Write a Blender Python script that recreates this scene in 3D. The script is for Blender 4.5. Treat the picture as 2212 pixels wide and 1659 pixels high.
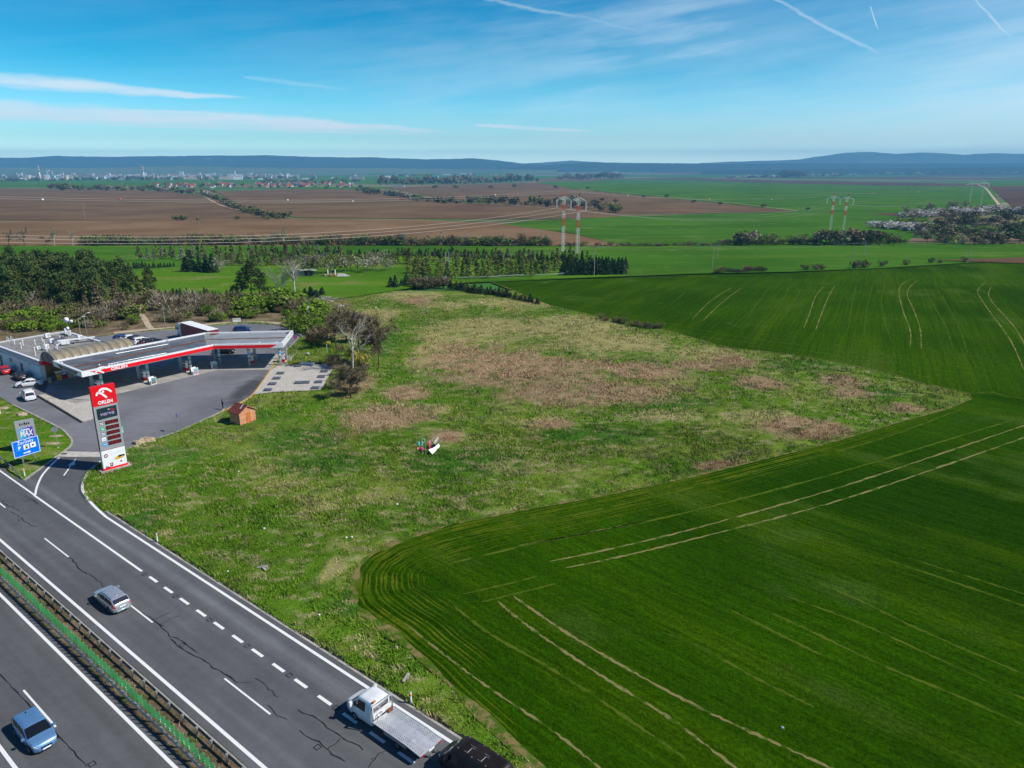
import bpy, bmesh, math, random
import numpy as np
from mathutils import Vector, Matrix, noise as mnoise
from mathutils.geometry import tessellate_polygon
for o in list(bpy.data.objects): bpy.data.objects.remove(o, do_unlink=True)
scene = bpy.context.scene
COL = scene.collection
R = math.radians

# ------------------------------------------------------------------ camera
CAM_H = 40.0                         # drone height above the forecourt, metres
F_PX, HOR = 735.0, 162.0             # focal length and horizon row of a 1024 px wide frame
TILT = math.atan((384 - HOR) / F_PX)
cam = bpy.data.cameras.new('camera'); camo = bpy.data.objects.new('camera', cam); COL.objects.link(camo)
camo.location = (0, 0, CAM_H); camo.rotation_euler = (math.pi / 2 - TILT, 0, 0)
cam.sensor_width = 36; cam.lens = 36 * F_PX / 1024; cam.clip_start = 0.5; cam.clip_end = 200000
scene.camera = camo
scene.render.resolution_x, scene.render.resolution_y = 1024, 768

# ------------------------------------------------------------------ exposure, sun
scene.view_settings.view_transform = 'Standard'; scene.view_settings.look = 'None'
scene.view_settings.exposure = 0.0; scene.view_settings.gamma = 1.0
SUN_EL = R(44.5); SUN_AZ = math.atan2(-0.2, 0.975)      # math angle of the direction towards the sun
sun = bpy.data.lights.new('sun', 'SUN'); sun.energy = 5.0; sun.angle = R(0.53); sun.color = (1.0, 0.955, 0.88)
suno = bpy.data.objects.new('sun', sun); COL.objects.link(suno)
SUN_DIR = Vector((math.cos(SUN_EL) * math.cos(SUN_AZ), math.cos(SUN_EL) * math.sin(SUN_AZ), math.sin(SUN_EL)))
suno.rotation_euler = SUN_DIR.to_track_quat('Z', 'Y').to_euler()
suno.location = (200, -60, 250)

# ------------------------------------------------------------------ node expression helper
class NT:
    def __init__(s, nt): s.nt = nt
    def n(s, t, **kw):
        x = s.nt.nodes.new(t)
        for k, v in kw.items(): setattr(x, k, v)
        return x
    def put(s, sock, v):
        if isinstance(v, E_): s.nt.links.new(v.s, sock)
        elif isinstance(v, bpy.types.NodeSocket): s.nt.links.new(v, sock)
        elif isinstance(v, (tuple, list)) and hasattr(sock.default_value, '__len__'):
            L = len(sock.default_value); v = list(v)
            sock.default_value = (v + [1.0])[:L] if len(v) < L else v[:L]
        else: sock.default_value = v
    def m(s, op, *a, clamp=False):
        x = s.n('ShaderNodeMath', operation=op, use_clamp=clamp)
        for i, v in enumerate(a): s.put(x.inputs[i], v)
        return E_(s, x.outputs[0])
    def smooth(s, v, a, b, lo=0., hi=1.):
        x = s.n('ShaderNodeMapRange', interpolation_type='SMOOTHSTEP')
        for i, q in enumerate((v, a, b, lo, hi)): s.put(x.inputs[i], q)
        return E_(s, x.outputs[0])
    def noise(s, vec, scale=1., detail=4., rough=.55, dist=0., out=0):
        x = s.n('ShaderNodeTexNoise')
        if vec is not None: s.put(x.inputs['Vector'], vec)
        x.inputs['Scale'].default_value = scale; x.inputs['Detail'].default_value = detail
        x.inputs['Roughness'].default_value = rough; x.inputs['Distortion'].default_value = dist
        return E_(s, x.outputs[out])
    def vor(s, vec, scale=1., feature='F1', out='Distance'):
        x = s.n('ShaderNodeTexVoronoi', feature=feature); s.put(x.inputs['Vector'], vec); x.inputs['Scale'].default_value = scale
        return E_(s, x.outputs[out])
    def mix(s, f, a, b, mode='MIX'):
        x = s.n('ShaderNodeMix', data_type='RGBA', blend_type=mode); s.put(x.inputs[0], f); s.put(x.inputs[6], a); s.put(x.inputs[7], b)
        return E_(s, x.outputs[2])
    def ramp(s, f, stops):
        x = s.n('ShaderNodeValToRGB'); s.put(x.inputs[0], f); e = x.color_ramp.elements
        while len(e) < len(stops): e.new(0.5)
        for el, (p, c) in zip(e, stops): el.position = p; el.color = (*c, 1)
        return E_(s, x.outputs[0])
    def vec(s, x_, y_, z_):
        x = s.n('ShaderNodeCombineXYZ'); s.put(x.inputs[0], x_); s.put(x.inputs[1], y_); s.put(x.inputs[2], z_)
        return E_(s, x.outputs[0])
    def along(s, ang, la, lb, z=0.0):
        """world position turned by ang (degrees) and scaled la along, lb across"""
        X, Y, Z = s.sep(s.pos); c, q = math.cos(R(ang)), math.sin(R(ang)); return s.vec((X * c + Y * q) * la, (Y * c - X * q) * lb, z)
    def sep(s, v):
        x = s.n('ShaderNodeSeparateXYZ'); s.put(x.inputs[0], v); return [E_(s, x.outputs[i]) for i in range(3)]
    def map(s, v, scale=(1, 1, 1), rot=(0, 0, 0), loc=(0, 0, 0)):
        x = s.n('ShaderNodeMapping'); s.put(x.inputs[0], v)
        x.inputs['Scale'].default_value = scale; x.inputs['Rotation'].default_value = rot; x.inputs['Location'].default_value = loc
        return E_(s, x.outputs[0])
class E_:
    def __init__(s, N, sock): s.N, s.s = N, sock
    def __add__(s, o): return s.N.m('ADD', s, o)
    __radd__ = __add__
    def __sub__(s, o): return s.N.m('SUBTRACT', s, o)
    def __rsub__(s, o): return s.N.m('SUBTRACT', o, s)
    def __mul__(s, o): return s.N.m('MULTIPLY', s, o)
    __rmul__ = __mul__
    def __truediv__(s, o): return s.N.m('DIVIDE', s, o)

# ------------------------------------------------------------------ pixel <-> place (2212 px wide copy of the photograph, flat-stepped terrain)
KN = [(-3000, 0), (185, 0), (240, -2), (320, -5.5), (420, -9.5), (600, -15), (800, -19), (1000, -22), (1500, -30), (2000, -37),
      (3000, -50), (4000, -62), (5000, -73), (6000, -83), (8000, -92), (12000, -92), (90000, -92)]
def hz(Y):
    for (a, za), (b, zb) in zip(KN, KN[1:]):
        if Y <= b: return za + (zb - za) * (Y - a) / (b - a)
    return KN[-1][1]
CT, ST = math.cos(TILT), math.sin(TILT)
def ray(x, y):
    dx = (x * 1024 / 2212 - 512) / F_PX; dy = (384 - y * 1024 / 2212) / F_PX
    return Vector((dx, CT + dy * ST, -ST + dy * CT))
def at(x, y, z=None):
    """the place on the ground (or at height z) that the photograph shows at x, y"""
    d = ray(x, y)
    if z is not None: k = (z - CAM_H) / d.z; return Vector((d.x * k, d.y * k, z))
    for (a, za), (b, zb) in zip(KN, KN[1:]):
        m = (zb - za) / (b - a); den = d.z - m * d.y
        if abs(den) < 1e-9: continue
        k = (za - m * a - CAM_H) / den
        if k > 0 and a - 1e-6 <= d.y * k <= b + 1e-6: return Vector((d.x * k, d.y * k, CAM_H + d.z * k))
    k = 45000 / d.y; return Vector((d.x * k, 45000, KN[-1][1]))
def spx(x, y):
    """metres that one pixel of the photograph covers at that place"""
    p = at(x, y) - Vector((0, 0, CAM_H)); return (p.y * CT - p.z * ST) / (F_PX * 2212 / 1024)
def azel(x, y):
    d = ray(x, y).normalized(); return math.atan2(d.x, d.y), math.asin(d.z)

# ------------------------------------------------------------------ sky
world = bpy.data.worlds.new('World'); scene.world = world; world.use_nodes = True
def build_sky():
    nt = world.node_tree; nt.nodes.clear(); N = NT(nt)
    sky = N.n('ShaderNodeTexSky', sky_type='NISHITA'); sky.sun_disc = False
    sky.sun_elevation = SUN_EL; sky.sun_rotation = math.pi / 2 - SUN_AZ
    sky.altitude = 250; sky.air_density = 1.0; sky.dust_density = 0.25; sky.ozone_density = 3.0
    tc = N.n('ShaderNodeTexCoord'); g = E_(N, tc.outputs['Generated'])
    X, Y, Z = N.sep(g)
    az = N.m('ARCTAN2', X, Y); el = N.m('ARCSINE', Z)
    # a richer blue than the model gives; upper sky darkened to cut fill light
    hs = N.n('ShaderNodeHueSaturation'); nt.links.new(sky.outputs[0], hs.inputs['Color'])
    hs.inputs['Hue'].default_value = 0.478; hs.inputs['Saturation'].default_value = SKY_SAT; hs.inputs['Value'].default_value = 1.0
    base = N.mix(1.0, E_(N, hs.outputs[0]), N.mix(N.smooth(el, 0.10, 0.42), N.mix(N.smooth(el, -0.02, 0.15), SKY_LOW, SKY_TINT), SKY_HIGH), 'MULTIPLY')
    glow = 1.0 + N.smooth(el, 0.032, -0.004) * 1.25                  # the sky brightens towards the horizon
    base = N.mix(1.0, base, N.vec(glow, glow, glow), 'MULTIPLY')
    # thin high cloud: fibres drawn out along the wind, thicker to the right (south-west)
    wv = N.vec(az * 1.0 + el * 0.9, el * 4.2 - az * 0.55, 0.3)
    fib = N.noise(wv, 2.6, 5, .58)
    fib2 = N.noise(N.map(wv, (2.2, 7.0, 1), (0, 0, 0.25)), 2.2, 3, .6)
    wob = N.noise(N.vec(az * 5.0, el * 9.0, 0), 1.6, 4, .6); tex = N.smooth(N.noise(N.vec(az * 6.0, el * 110.0, .5), 1.2, 5, .62), 0.25, 0.62, 0.45, 1.0)
    veil = N.smooth(az, -0.42, 0.62) * N.smooth(el, 0.62, 0.03) 
    big = N.smooth(fib + (fib2 - 0.5) * 0.45, 0.36, 0.80)
    haze_w = N.smooth(fib * .6 + .2 + az * 0.62, 0.40, 0.95) * N.smooth(el, 0.30, 0.05) * N.smooth(fib2, .2, .7, .55, 1.) * 0.66
    cir = N.m('MAXIMUM', big * (veil * 0.66 + 0.07), haze_w)
    cloud = cir
    # long lens-shaped clouds over the far ridge
    def streak(p0, p1, hw, amp, seed):
        a0, e0 = azel(*p0); a1, e1 = azel(*p1); L = math.hypot(a1 - a0, e1 - e0); ux, uy = (a1 - a0) / L, (e1 - e0) / L
        u = ((az - a0) * ux + (el - e0) * uy) / L; v = (el - e0) * ux - (az - a0) * uy
        v = v + (wob - 0.5) * (hw / 1588) * 1.5
        thick = N.m('POWER', N.m('MAXIMUM', u * (1.0 - u) * 4.0, 0.0001), 0.55) * (1.25 - u * 0.75) * (hw / 1588)
        body = N.smooth(N.m('ABSOLUTE', v) / thick, 1.1, 0.25)
        inside = N.smooth(u, 0.0, 0.04) * N.smooth(u, 1.0, 0.9)
        return body * inside * tex * amp
    for p0, p1, hw, amp, sd in (((-420, 132), (556, 215), 15, .86, 1.), ((-520, 205), (1000, 281), 22, .95, 2.), ((1020, 270), (1292, 285), 6, .8, 3.),
                                ((120, 263), (960, 290), 6, .65, 4.), ((520, 165), (770, 196), 7, .22, 6.), ((-300, 222), (480, 243), 8, .8, 7.)):
        cloud = N.m('MAXIMUM', cloud, streak(p0, p1, hw, amp, sd))
    # condensation trails
    def trail(p0, p1, w0, amp):
        a0, e0 = azel(*p0); a1, e1 = azel(*p1); L = math.hypot(a1 - a0, e1 - e0); ux, uy = (a1 - a0) / L, (e1 - e0) / L
        u = ((az - a0) * ux + (el - e0) * uy) / L; v = (el - e0) * ux - (az - a0) * uy
        v = v + (wob - 0.5) * (4.5 * w0 / 1588)
        return N.smooth(N.m('ABSOLUTE', v) / (w0 / 1588 * (0.6 + u * 0.6)), 1.3, 0.0) * N.smooth(u, 0, .08) * N.smooth(u, 1.0, .55) * N.smooth(wob, .2, .6, .5, 1.) * amp
    for p0, p1, w0, amp in (((1650, -12), (2010, 170), 7, .46), ((2092, -12), (2222, 118), 4.5, .62), ((1880, 10), (1902, 80), 2.2, .6),
                            ((1020, -8), (1560, 92), 7, .34), ((1280, 242), (1580, 196), 4, .26), ((1130, 90), (1320, 138), 10, .20), ((1395, 120), (1460, 90), 5, .22)):
        cloud = N.m('MAXIMUM', cloud, trail(p0, p1, w0, amp))
    cloud = cloud * N.smooth(el, -0.005, 0.02)
    col = N.mix(cloud, base, CLOUD_COL)
    bg = N.n('ShaderNodeBackground'); bg.inputs['Strength'].default_value = SKY_STR
    nt.links.new(col.s, bg.inputs['Color'])
    out = N.n('ShaderNodeOutputWorld'); nt.links.new(bg.outputs[0], out.inputs['Surface'])
SKY_STR = 0.078; SKY_SAT = 1.3; SKY_HIGH = (0.01, 0.42, 0.88); SKY_TINT = (0.07, 1.10, 1.52); SKY_LOW = (1.5, 2.15, 2.6); CLOUD_COL = (10.2, 11.9, 13.2)
build_sky()
world.cycles.sampling_method = 'MANUAL'; world.cycles.sample_map_resolution = 256

# ------------------------------------------------------------------ materials
MATS = {}
def material(name, build, rough=0.8, spec=0.3, metal=0.0):
    m = bpy.data.materials.new(name); m.use_nodes = True; nt = m.node_tree; N = NT(nt)
    b = nt.nodes['Principled BSDF']; b.inputs['Roughness'].default_value = rough; b.inputs['Metallic'].default_value = metal
    b.inputs['Specular IOR Level'].default_value = spec
    geo = N.n('ShaderNodeNewGeometry'); N.pos = E_(N, geo.outputs['Position']); N.isl = E_(N, geo.outputs['Random Per Island'])
    tc = N.n('ShaderNodeTexCoord'); N.obj = E_(N, tc.outputs['Object'])
    oi = N.n('ShaderNodeObjectInfo'); N.rnd = E_(N, oi.outputs['Random'])
    N.b = b
    c = build(N)
    if c is not None: N.put(b.inputs['Base Color'], c)
    MATS[name] = m; return m
def bump(N, h, strength=0.3, dist=0.05):
    x = N.n('ShaderNodeBump'); x.inputs['Strength'].default_value = strength; x.inputs['Distance'].default_value = dist
    N.put(x.inputs['Height'], h); N.nt.links.new(x.outputs[0], N.b.inputs['Normal'])
def plain(name, c, rough=0.5, spec=0.4, metal=0.0, var=0.12, scale=2.0):
    """a painted or cast surface: its colour with a little grime and fading"""
    def f(N):
        n = N.noise(N.obj, scale, 5, .6)
        N.put(N.b.inputs['Roughness'], N.smooth(n, .2, .8, max(rough - .08, .04), min(rough + .1, 1)))
        return N.mix(N.smooth(n, .3, .75), tuple(v * (1 - var) for v in c), tuple(min(v * (1 + var), .9) for v in c))
    return material(name, f, rough, spec, metal)
LEAF = 1.45
def leafy(name, a, b, c=None, rough=0.75):
    """foliage: every leaf clump its own tone, every plant a little different"""
    a, b = tuple(v * LEAF for v in a), tuple(v * LEAF for v in b)
    def f(N):
        col = N.mix(N.isl, a, b)
        if c is not None: col = N.mix(N.smooth(N.noise(N.pos, .45, 2), .48, .66), col, c)
        return N.mix(1.0, col, N.ramp(N.rnd, [(0, (.78, .78, .74)), (1, (1.2, 1.18, 1.2))]), 'MULTIPLY')
    return material(name, f, rough, .05)
def P(name): return MATS[name]

plain('white_paint', (.78, .79, .80), .35); plain('white_wall', (.74, .75, .77), .7, var=.06, scale=.6); plain('grey_paint', (.42, .44, .46), .4)
plain('silver_paint', (.52, .57, .60), .28, .5, .55, var=.03); plain('blue_paint', (.17, .36, .62), .25, .5, .5, var=.03)
plain('red_paint', (.50, .015, .02), .3); plain('black_paint', (.012, .012, .014), .35, .5); plain('dark_paint', (.02, .022, .026), .3, .5)
plain('brown_black_paint', (.022, .016, .014), .42, .35, var=.2, scale=.8)
plain('car_white', (.80, .81, .83), .25, .5, var=.03); plain('navy_paint', (.02, .05, .16), .3)
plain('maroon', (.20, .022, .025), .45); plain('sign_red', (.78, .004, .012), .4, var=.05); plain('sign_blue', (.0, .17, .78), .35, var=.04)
plain('sign_white', (.85, .86, .87), .4, var=.04); plain('sign_grey', (.40, .41, .43), .4, .5, .2, var=.05); plain('screen_black', (.012, .012, .014), .3)
plain('screen_dark', (.018, .035, .05), .3); plain('lilac', (.42, .33, .58), .5); plain('fuel_green', (.02, .40, .22), .5); plain('fuel_navy', (.02, .04, .22), .5)
plain('sky_blue', (.05, .38, .80), .5); plain('yellow_paint', (.75, .52, .03), .5); plain('food_yellow', (.70, .42, .06), .5); plain('dark_red', (.22, .01, .02), .5)
plain('pink', (.85, .10, .32), .6); plain('magenta', (.50, .02, .22), .6); plain('teal', (.22, .62, .50), .6); plain('mint', (.45, .85, .68), .6)
plain('rubber', (.018, .018, .018), .9, .2); plain('rim', (.40, .41, .42), .35, .5, .7); plain('steel', (.42, .43, .44), .4, .5, .6); plain('dark_steel', (.10, .105, .11), .5, .5, .4)
plain('galvanised', (.36, .36, .34), .55, .4, .35, var=.25, scale=1.2); plain('weathered_rail', (.20, .195, .175), .7, .3, .2, var=.35, scale=1.5)
plain('slat_green', (.11, .50, .14), .55, var=.18, scale=.7); plain('aluminium', (.62, .64, .66), .4, .5, .4)
plain('concrete', (.40, .375, .335), .9, .2, var=.25, scale=.9); plain('concrete_pale', (.50, .47, .42), .9, .2, var=.2, scale=1.1); plain('kerb_stone', (.36, .33, .28), .9, .2, var=.3)
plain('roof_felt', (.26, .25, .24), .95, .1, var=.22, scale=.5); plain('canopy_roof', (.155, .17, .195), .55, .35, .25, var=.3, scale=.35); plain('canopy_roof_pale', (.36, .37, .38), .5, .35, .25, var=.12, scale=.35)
plain('rust', (.20, .085, .045), .9, .1, var=.5, scale=2.5); plain('vault_frame', (.38, .38, .36), .5); plain('brown_wall', (.23, .12, .055), .85, .2, var=.25, scale=1.)
plain('lid_blue', (.10, .125, .165), .6, .35, .2, var=.2); plain('wood', (.66, .30, .165), .75, .2, var=.25, scale=2.); plain('wood_door', (.55, .18, .05), .7, .2, var=.2)
plain('roof_brown', (.155, .045, .04), .9, .1, var=.25, scale=3.); plain('stone', (.42, .33, .22), .95, .1, var=.35, scale=2.5); plain('stone_grey', (.40, .39, .37), .95, .1, var=.3, scale=2.)
plain('bark', (.085, .06, .042), .95, .1, var=.4, scale=3.); plain('pale_bark', (.52, .50, .46), .85, .1, var=.25, scale=3.); plain('grey_bark', (.20, .17, .14), .95, .1, var=.35, scale=3.)
plain('cloth_black', (.010, .010, .012), .9, .1); plain('skin', (.45, .25, .17), .6); plain('hair', (.015, .012, .01), .8); plain('jeans', (.014, .018, .03), .9, .1)
plain('cab_interior', (.03, .03, .03), .9); plain('lamp_red', (.55, .01, .015), .25); plain('lamp_clear', (.75, .77, .8), .15); plain('amber', (.75, .25, .03), .5)
plain('pylon_white', (.72, .75, .72), .6, .3, var=.15); plain('pylon_red', (.55, .07, .03), .7, .2, var=.25); plain('pylon_green', (.42, .55, .45), .6, .3, var=.2)
plain('wire', (.30, .29, .27), .5, .3, .2); plain('ball_white', (.82, .82, .84), .5); plain('ball_red', (.75, .06, .02), .5); plain('pole_wood', (.27, .24, .20), .95, .1, var=.3)
plain('tar', (.012, .012, .013), .75, .3, var=.3, scale=4.); plain('house_white', (.66, .64, .60), .9, .1); plain('house_cream', (.55, .46, .33), .9, .1); plain('house_grey', (.34, .33, .32), .9, .1)
plain('tile_red', (.36, .075, .045), .9, .1, var=.3); plain('tile_brown', (.15, .07, .05), .9, .1, var=.3); plain('tile_grey', (.20, .20, .21), .9, .1); plain('roof_blue', (.04, .16, .45), .7)
plain('city_white', (.86, .84, .82), .9, .1); plain('city_cream', (.60, .50, .40), .9, .1); plain('city_grey', (.42, .42, .43), .9, .1); plain('city_rose', (.50, .33, .27), .9, .1)
plain('plank_grey', (.40, .37, .34), .9, .1, var=.3); plain('tarp', (.45, .42, .42), .7); plain('brick', (.42, .22, .15), .95, .1, var=.3)

def glass(name, c, rough=.06):
    return material(name, lambda N: c, rough, .8)
glass('car_glass', (.008, .010, .012)); glass('window_glass', (.02, .03, .045), .1); glass('back_glass', (.035, .03, .05), .08)
def vault(N):
    n = N.noise(N.map(N.pos, (1, 1, .4)), 1.2, 5, .6)
    N.b.inputs['Transmission Weight'].default_value = .12
    return N.mix(N.smooth(n, .3, .7), (.27, .225, .145), (.36, .31, .215))
material('polycarbonate', vault, .35, .45)

def asphalt_col(N, base, spread=.16, streak=None):
    big = N.noise(N.pos, .09, 2, .55); mid = N.noise(N.pos, .9, 3, .6); fine = N.noise(N.pos, 22, 1, .7)
    k = N.smooth(big, .3, .7, 1 - spread, 1 + spread) * N.smooth(mid, .25, .75, .93, 1.07) * N.smooth(fine, .2, .8, .80, 1.20)
    if streak is not None: k = k * streak
    return N.mix(1.0, base, N.vec(k, k, k), 'MULTIPLY')
HD = Vector((0.7778, -0.6285, 0)); HN = Vector((0.6285, 0.7778, 0))      # along and across the motorway
def hoff(N): X, Y, Z = N.sep(N.pos); return X * HN.x + Y * HN.y
def motorway(N):
    off = hoff(N)
    bands = None                                        # polished wheel paths and paving joints
    for c, w, a in ((22.0, .5, -.10), (23.4, .5, -.10), (25.3, .5, -.11), (26.9, .5, -.11), (22.7, .4, .06), (26.1, .4, .06), (29.25, .95, .34), (11.2, .5, -.10), (12.6, .5, -.10), (14.6, .5, -.10), (16.2, .5, -.10)):
        t = N.smooth(N.m('ABSOLUTE', off - c), w, 0, 0, a); bands = t if bands is None else bands + t
    jit = N.noise(N.along(-38.94, .035, .9), 1, 3, .6)
    
    return asphalt_col(N, (.106, .109, .112), .12, (1.0 + bands * N.smooth(jit, .3, .7, .5, 1.3)) * N.smooth(jit, .25, .75, .90, 1.10))
material('motorway_asphalt', motorway, .88, .25)
def forecourt(N):
    X, Y, Z = N.sep(N.pos)
    p, e = at(536, 840), (at(576, 800) - at(492, 869)).normalized(); dx = X - p.x; dy = Y - p.y
    u = (dx * e.x + dy * e.y) / 11.0; v = (dx * e.y - dy * e.x) / 2.6
    m1 = N.smooth(N.m('SQRT', u * u + v * v) + (N.noise(N.pos, .55, 5, .7) - .5) * 1.3, 1.15, .35)     # oil and tyre smear
    sw = N.smooth(N.noise(N.map(N.pos, (.35, 2.2, 1), (0, 0, .45)), .45, 5, .6), .52, .72)
    k = N.mix(m1 * .85, asphalt_col(N, (.172, .174, .190), .16), (.045, .043, .046))
    
    return N.mix(sw * .28, k, (.07, .07, .08))
material('forecourt_asphalt', forecourt, .86, .25)
def marking(N):
    n = N.noise(N.pos, 6, 6, .75)
    return N.mix(N.smooth(n, .24, .44), (.30, .30, .31), (.80, .80, .79))
material('road_paint', marking, .6, .3)
def kerb_yellow(N): return N.mix(N.smooth(N.noise(N.pos, 4, 5, .7), .38, .56), (.36, .31, .25), (.62, .36, .07))
material('kerb_yellow', kerb_yellow, .8, .2)
def gravel(N):
    v = N.vor(N.pos, 9, out='Color'); g = N.sep(v)[0]; n = N.noise(N.pos, .5, 5, .6); st = N.noise(N.map(N.pos, (.25, 1.3, 1), (0, 0, .1)), .8, 5, .65)
    bump(N, g, .5, .03)
    c = N.mix(g, (.36, .33, .29), (.62, .58, .52))
    c = N.mix(N.smooth(n, .4, .75) * .35, c, (.30, .28, .25))
    return N.mix(N.smooth(st, .60, .75) * .55, c, (.17, .16, .15))
material('gravel', gravel, .95, .1)
def apron(N):
    n = N.noise(N.pos, .35, 5, .6); st = N.smooth(N.noise(N.pos, 1.3, 5, .7), .52, .75)
    c = N.mix(N.smooth(n, .3, .7), (.30, .285, .26), (.43, .41, .375))
    return N.mix(st * .5, c, (.15, .145, .14))
material('apron_concrete', apron, .85, .2)

# --- vegetation ground
def wheat_col(N, dark, mid, yel, pale, s=1.0, ang=-44.0):
    a = N.noise(N.pos, .020 * s, 2, .55); b = N.noise(N.along(ang, .012 * s, .09 * s), 1.0, 3, .6); f = N.noise(N.pos, 3.0, 3, .8); ff = N.noise(N.along(ang, .5, 2.6), 1.0, 2, .75); r = N.noise(N.along(ang, .03, 1.3), 1.0, 2, .6)
    c = N.mix(N.smooth(a, .36, .64), dark, mid)
    c = N.mix(N.smooth(b, .46, .70) * .7, c, yel)
    c = N.mix(N.smooth(N.noise(N.pos, .05, 3, .65) + (b - .5) * .5, .54, .74) * .9, c, pale)
    k = N.smooth(f, .15, .85, .50, 1.5) * N.smooth(ff, .2, .8, .72, 1.28) * N.smooth(r, .3, .7, .84, 1.16)
    return N.mix(1.0, c, N.vec(k, k, k * .9), 'MULTIPLY')
def wheat_near(N):
    bump(N, N.noise(N.pos, 4.5, 3, .8), 1.0, .35)
    return wheat_col(N, (.017, .060, .0003), (.033, .096, .0005), (.062, .124, .001), (.058, .118, .014))
material('wheat_near', wheat_near, .9, .0)
def wheat_slope(N):
    bump(N, N.noise(N.pos, 2.5, 3, .8), 1.0, .4)
    return wheat_col(N, (.022, .066, .0003), (.035, .094, .0005), (.055, .112, .001), (.056, .112, .012), .8, 64.)
material('wheat_slope', wheat_slope, .9, .0)
def wheat_far(N):
    bump(N, N.noise(N.pos, 1.2, 2, .7), .7, .4)
    return wheat_col(N, (.040, .118, .010), (.058, .158, .014), (.090, .175, .018), (.11, .185, .040), .35, 10.)
material('wheat_far', wheat_far, .9, .0)
def pasture(N):
    bump(N, N.noise(N.pos, 1.5, 3, .75), .8, .4)
    return wheat_col(N, (.058, .150, .010), (.088, .200, .014), (.14, .21, .025), (.18, .20, .06), .5, 5.)
material('pasture_grass', pasture, .9, .0)
def soil(name, a, b, c, sc=.02):
    def f(N):
        n = N.noise(N.pos, sc, 4, .55); r = N.noise(N.map(N.pos, (.9, .05, 1), (0, 0, .2)), .5, 4, .6); g = N.noise(N.pos, 1.2, 5, .7)
        bump(N, g, .6, .3)
        col = N.mix(N.smooth(n, .35, .65), a, b); col = N.mix(N.smooth(r, .5, .75) * .4, col, c)
        k = N.smooth(g, .2, .8, .78, 1.2); return N.mix(1.0, col, N.vec(k, k, k), 'MULTIPLY')
    return material(name, f, .98, .0)
soil('soil_red', (.165, .100, .052), (.225, .145, .080), (.115, .072, .044), .012)
soil('soil_mid', (.128, .080, .045), (.175, .115, .066), (.095, .060, .038), .010)
soil('soil_dark', (.080, .050, .038), (.115, .070, .048), (.07, .05, .045), .008)
soil('track_dirt', (.42, .34, .23), (.50, .41, .29), (.30, .26, .16), .3)
def litter(N):
    n = N.noise(N.pos, .16, 5, .6); f = N.noise(N.pos, 2.0, 6, .75); g = N.noise(N.pos, .33, 5, .65)
    c = N.mix(N.smooth(n, .4, .62), (.14, .105, .065), (.25, .19, .12))
    c = N.mix(N.smooth(g, .52, .68), c, (.085, .115, .022)); bump(N, f, 1, .3)
    k = N.smooth(f, .2, .8, .6, 1.4); return N.mix(1.0, c, N.vec(k, k, k), 'MULTIPLY')
material('scrub_floor', litter, .95, .0)
def tram(N):
    """bare wheel tracks in the crop: straw and soil with the crop closing over them here and there"""
    n = N.noise(N.pos, .55, 6, .72); f = N.noise(N.pos, 5, 4, .7)
    c = N.mix(f, (.13, .13, .035), (.27, .24, .10))
    return N.mix(N.smooth(n, .52, .39), c, (.032, .085, .001))
material('tramline', tram, .95, .0)
def tram_faint(N):
    n = N.noise(N.pos, .45, 6, .72); c = N.mix(N.noise(N.pos, 4, 4, .7), (.050, .100, .003), (.105, .135, .018))
    return N.mix(N.smooth(n, .54, .40), c, (.028, .074, .002))
material('tramline_faint', tram_faint, .95, .0)
material('drill_row', lambda N: N.mix(N.noise(N.pos, .5, 4, .7), (.016, .048, .001), (.040, .090, .006)), .95, .0)
def thin_crop(N):
    n = N.noise(N.pos, .35, 5, .7); f = N.noise(N.pos, 3.2, 3, .8); c = N.mix(N.smooth(n, .38, .66), (.034, .080, .001), (.088, .118, .006)); k = N.smooth(f, .15, .85, .55, 1.45); return N.mix(1.0, c, N.vec(k, k, k), 'MULTIPLY')
material('thin_crop', thin_crop, .95, .0)
def edge_strip(N):
    n = N.noise(N.pos, .8, 6, .7); f = N.noise(N.pos, 6, 4, .7)
    c = N.mix(f, (.13, .12, .035), (.29, .21, .10))
    return N.mix(N.smooth(n, .60, .44), c, (.060, .115, .010))
material('edge_strip', edge_strip, .95, .0)
def patchwork(N):
    """far farmland: strip fields, woods and villages too distant to tell apart"""
    v = N.map(N.pos, (.0011, .00055, 1), (0, 0, .32)); cl = N.vor(v, 1.0, out='Color'); r = N.sep(cl)[0]; g = N.sep(cl)[1]
    c = N.ramp(r, [(0, (.05, .17, .03)), (.30, (.07, .20, .04)), (.34, (.17, .11, .075)), (.55, (.22, .15, .10)), (.60, (.10, .16, .045)), (.80, (.30, .25, .17)), (.86, (.035, .065, .03)), (1, (.06, .15, .05))])
    w = N.noise(N.map(N.pos, (.0012, .0004, 1)), 1.0, 5, .6); c = N.mix(N.smooth(w, .56, .62), c, (.028, .048, .026))
    k = N.smooth(N.noise(N.pos, .02, 5, .7), .2, .8, .8, 1.2); return N.mix(1.0, c, N.vec(k, k, k), 'MULTIPLY')
material('farmland', patchwork, .95, .0)
def forest(N):
    n = N.noise(N.pos, .006, 6, .7); w = N.noise(N.map(N.pos, (.0011, .0006, .01)), 1.0, 4, .6)
    c = N.mix(N.smooth(n, .3, .7), (.018, .030, .018), (.045, .060, .030)); bump(N, n, 1, 30)
    return N.mix(N.smooth(w, .66, .70), c, (.17, .18, .09))
material('forest_hill', forest, .95, .0)
def mountain(N):
    n = N.noise(N.pos, .004, 5, .7); return N.mix(N.smooth(n, .35, .65), (.055, .075, .060), (.115, .135, .105))  # haze of a greater distance painted in as a paler slope colour
material('hazed_mountain', mountain, .95, .0)
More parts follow.
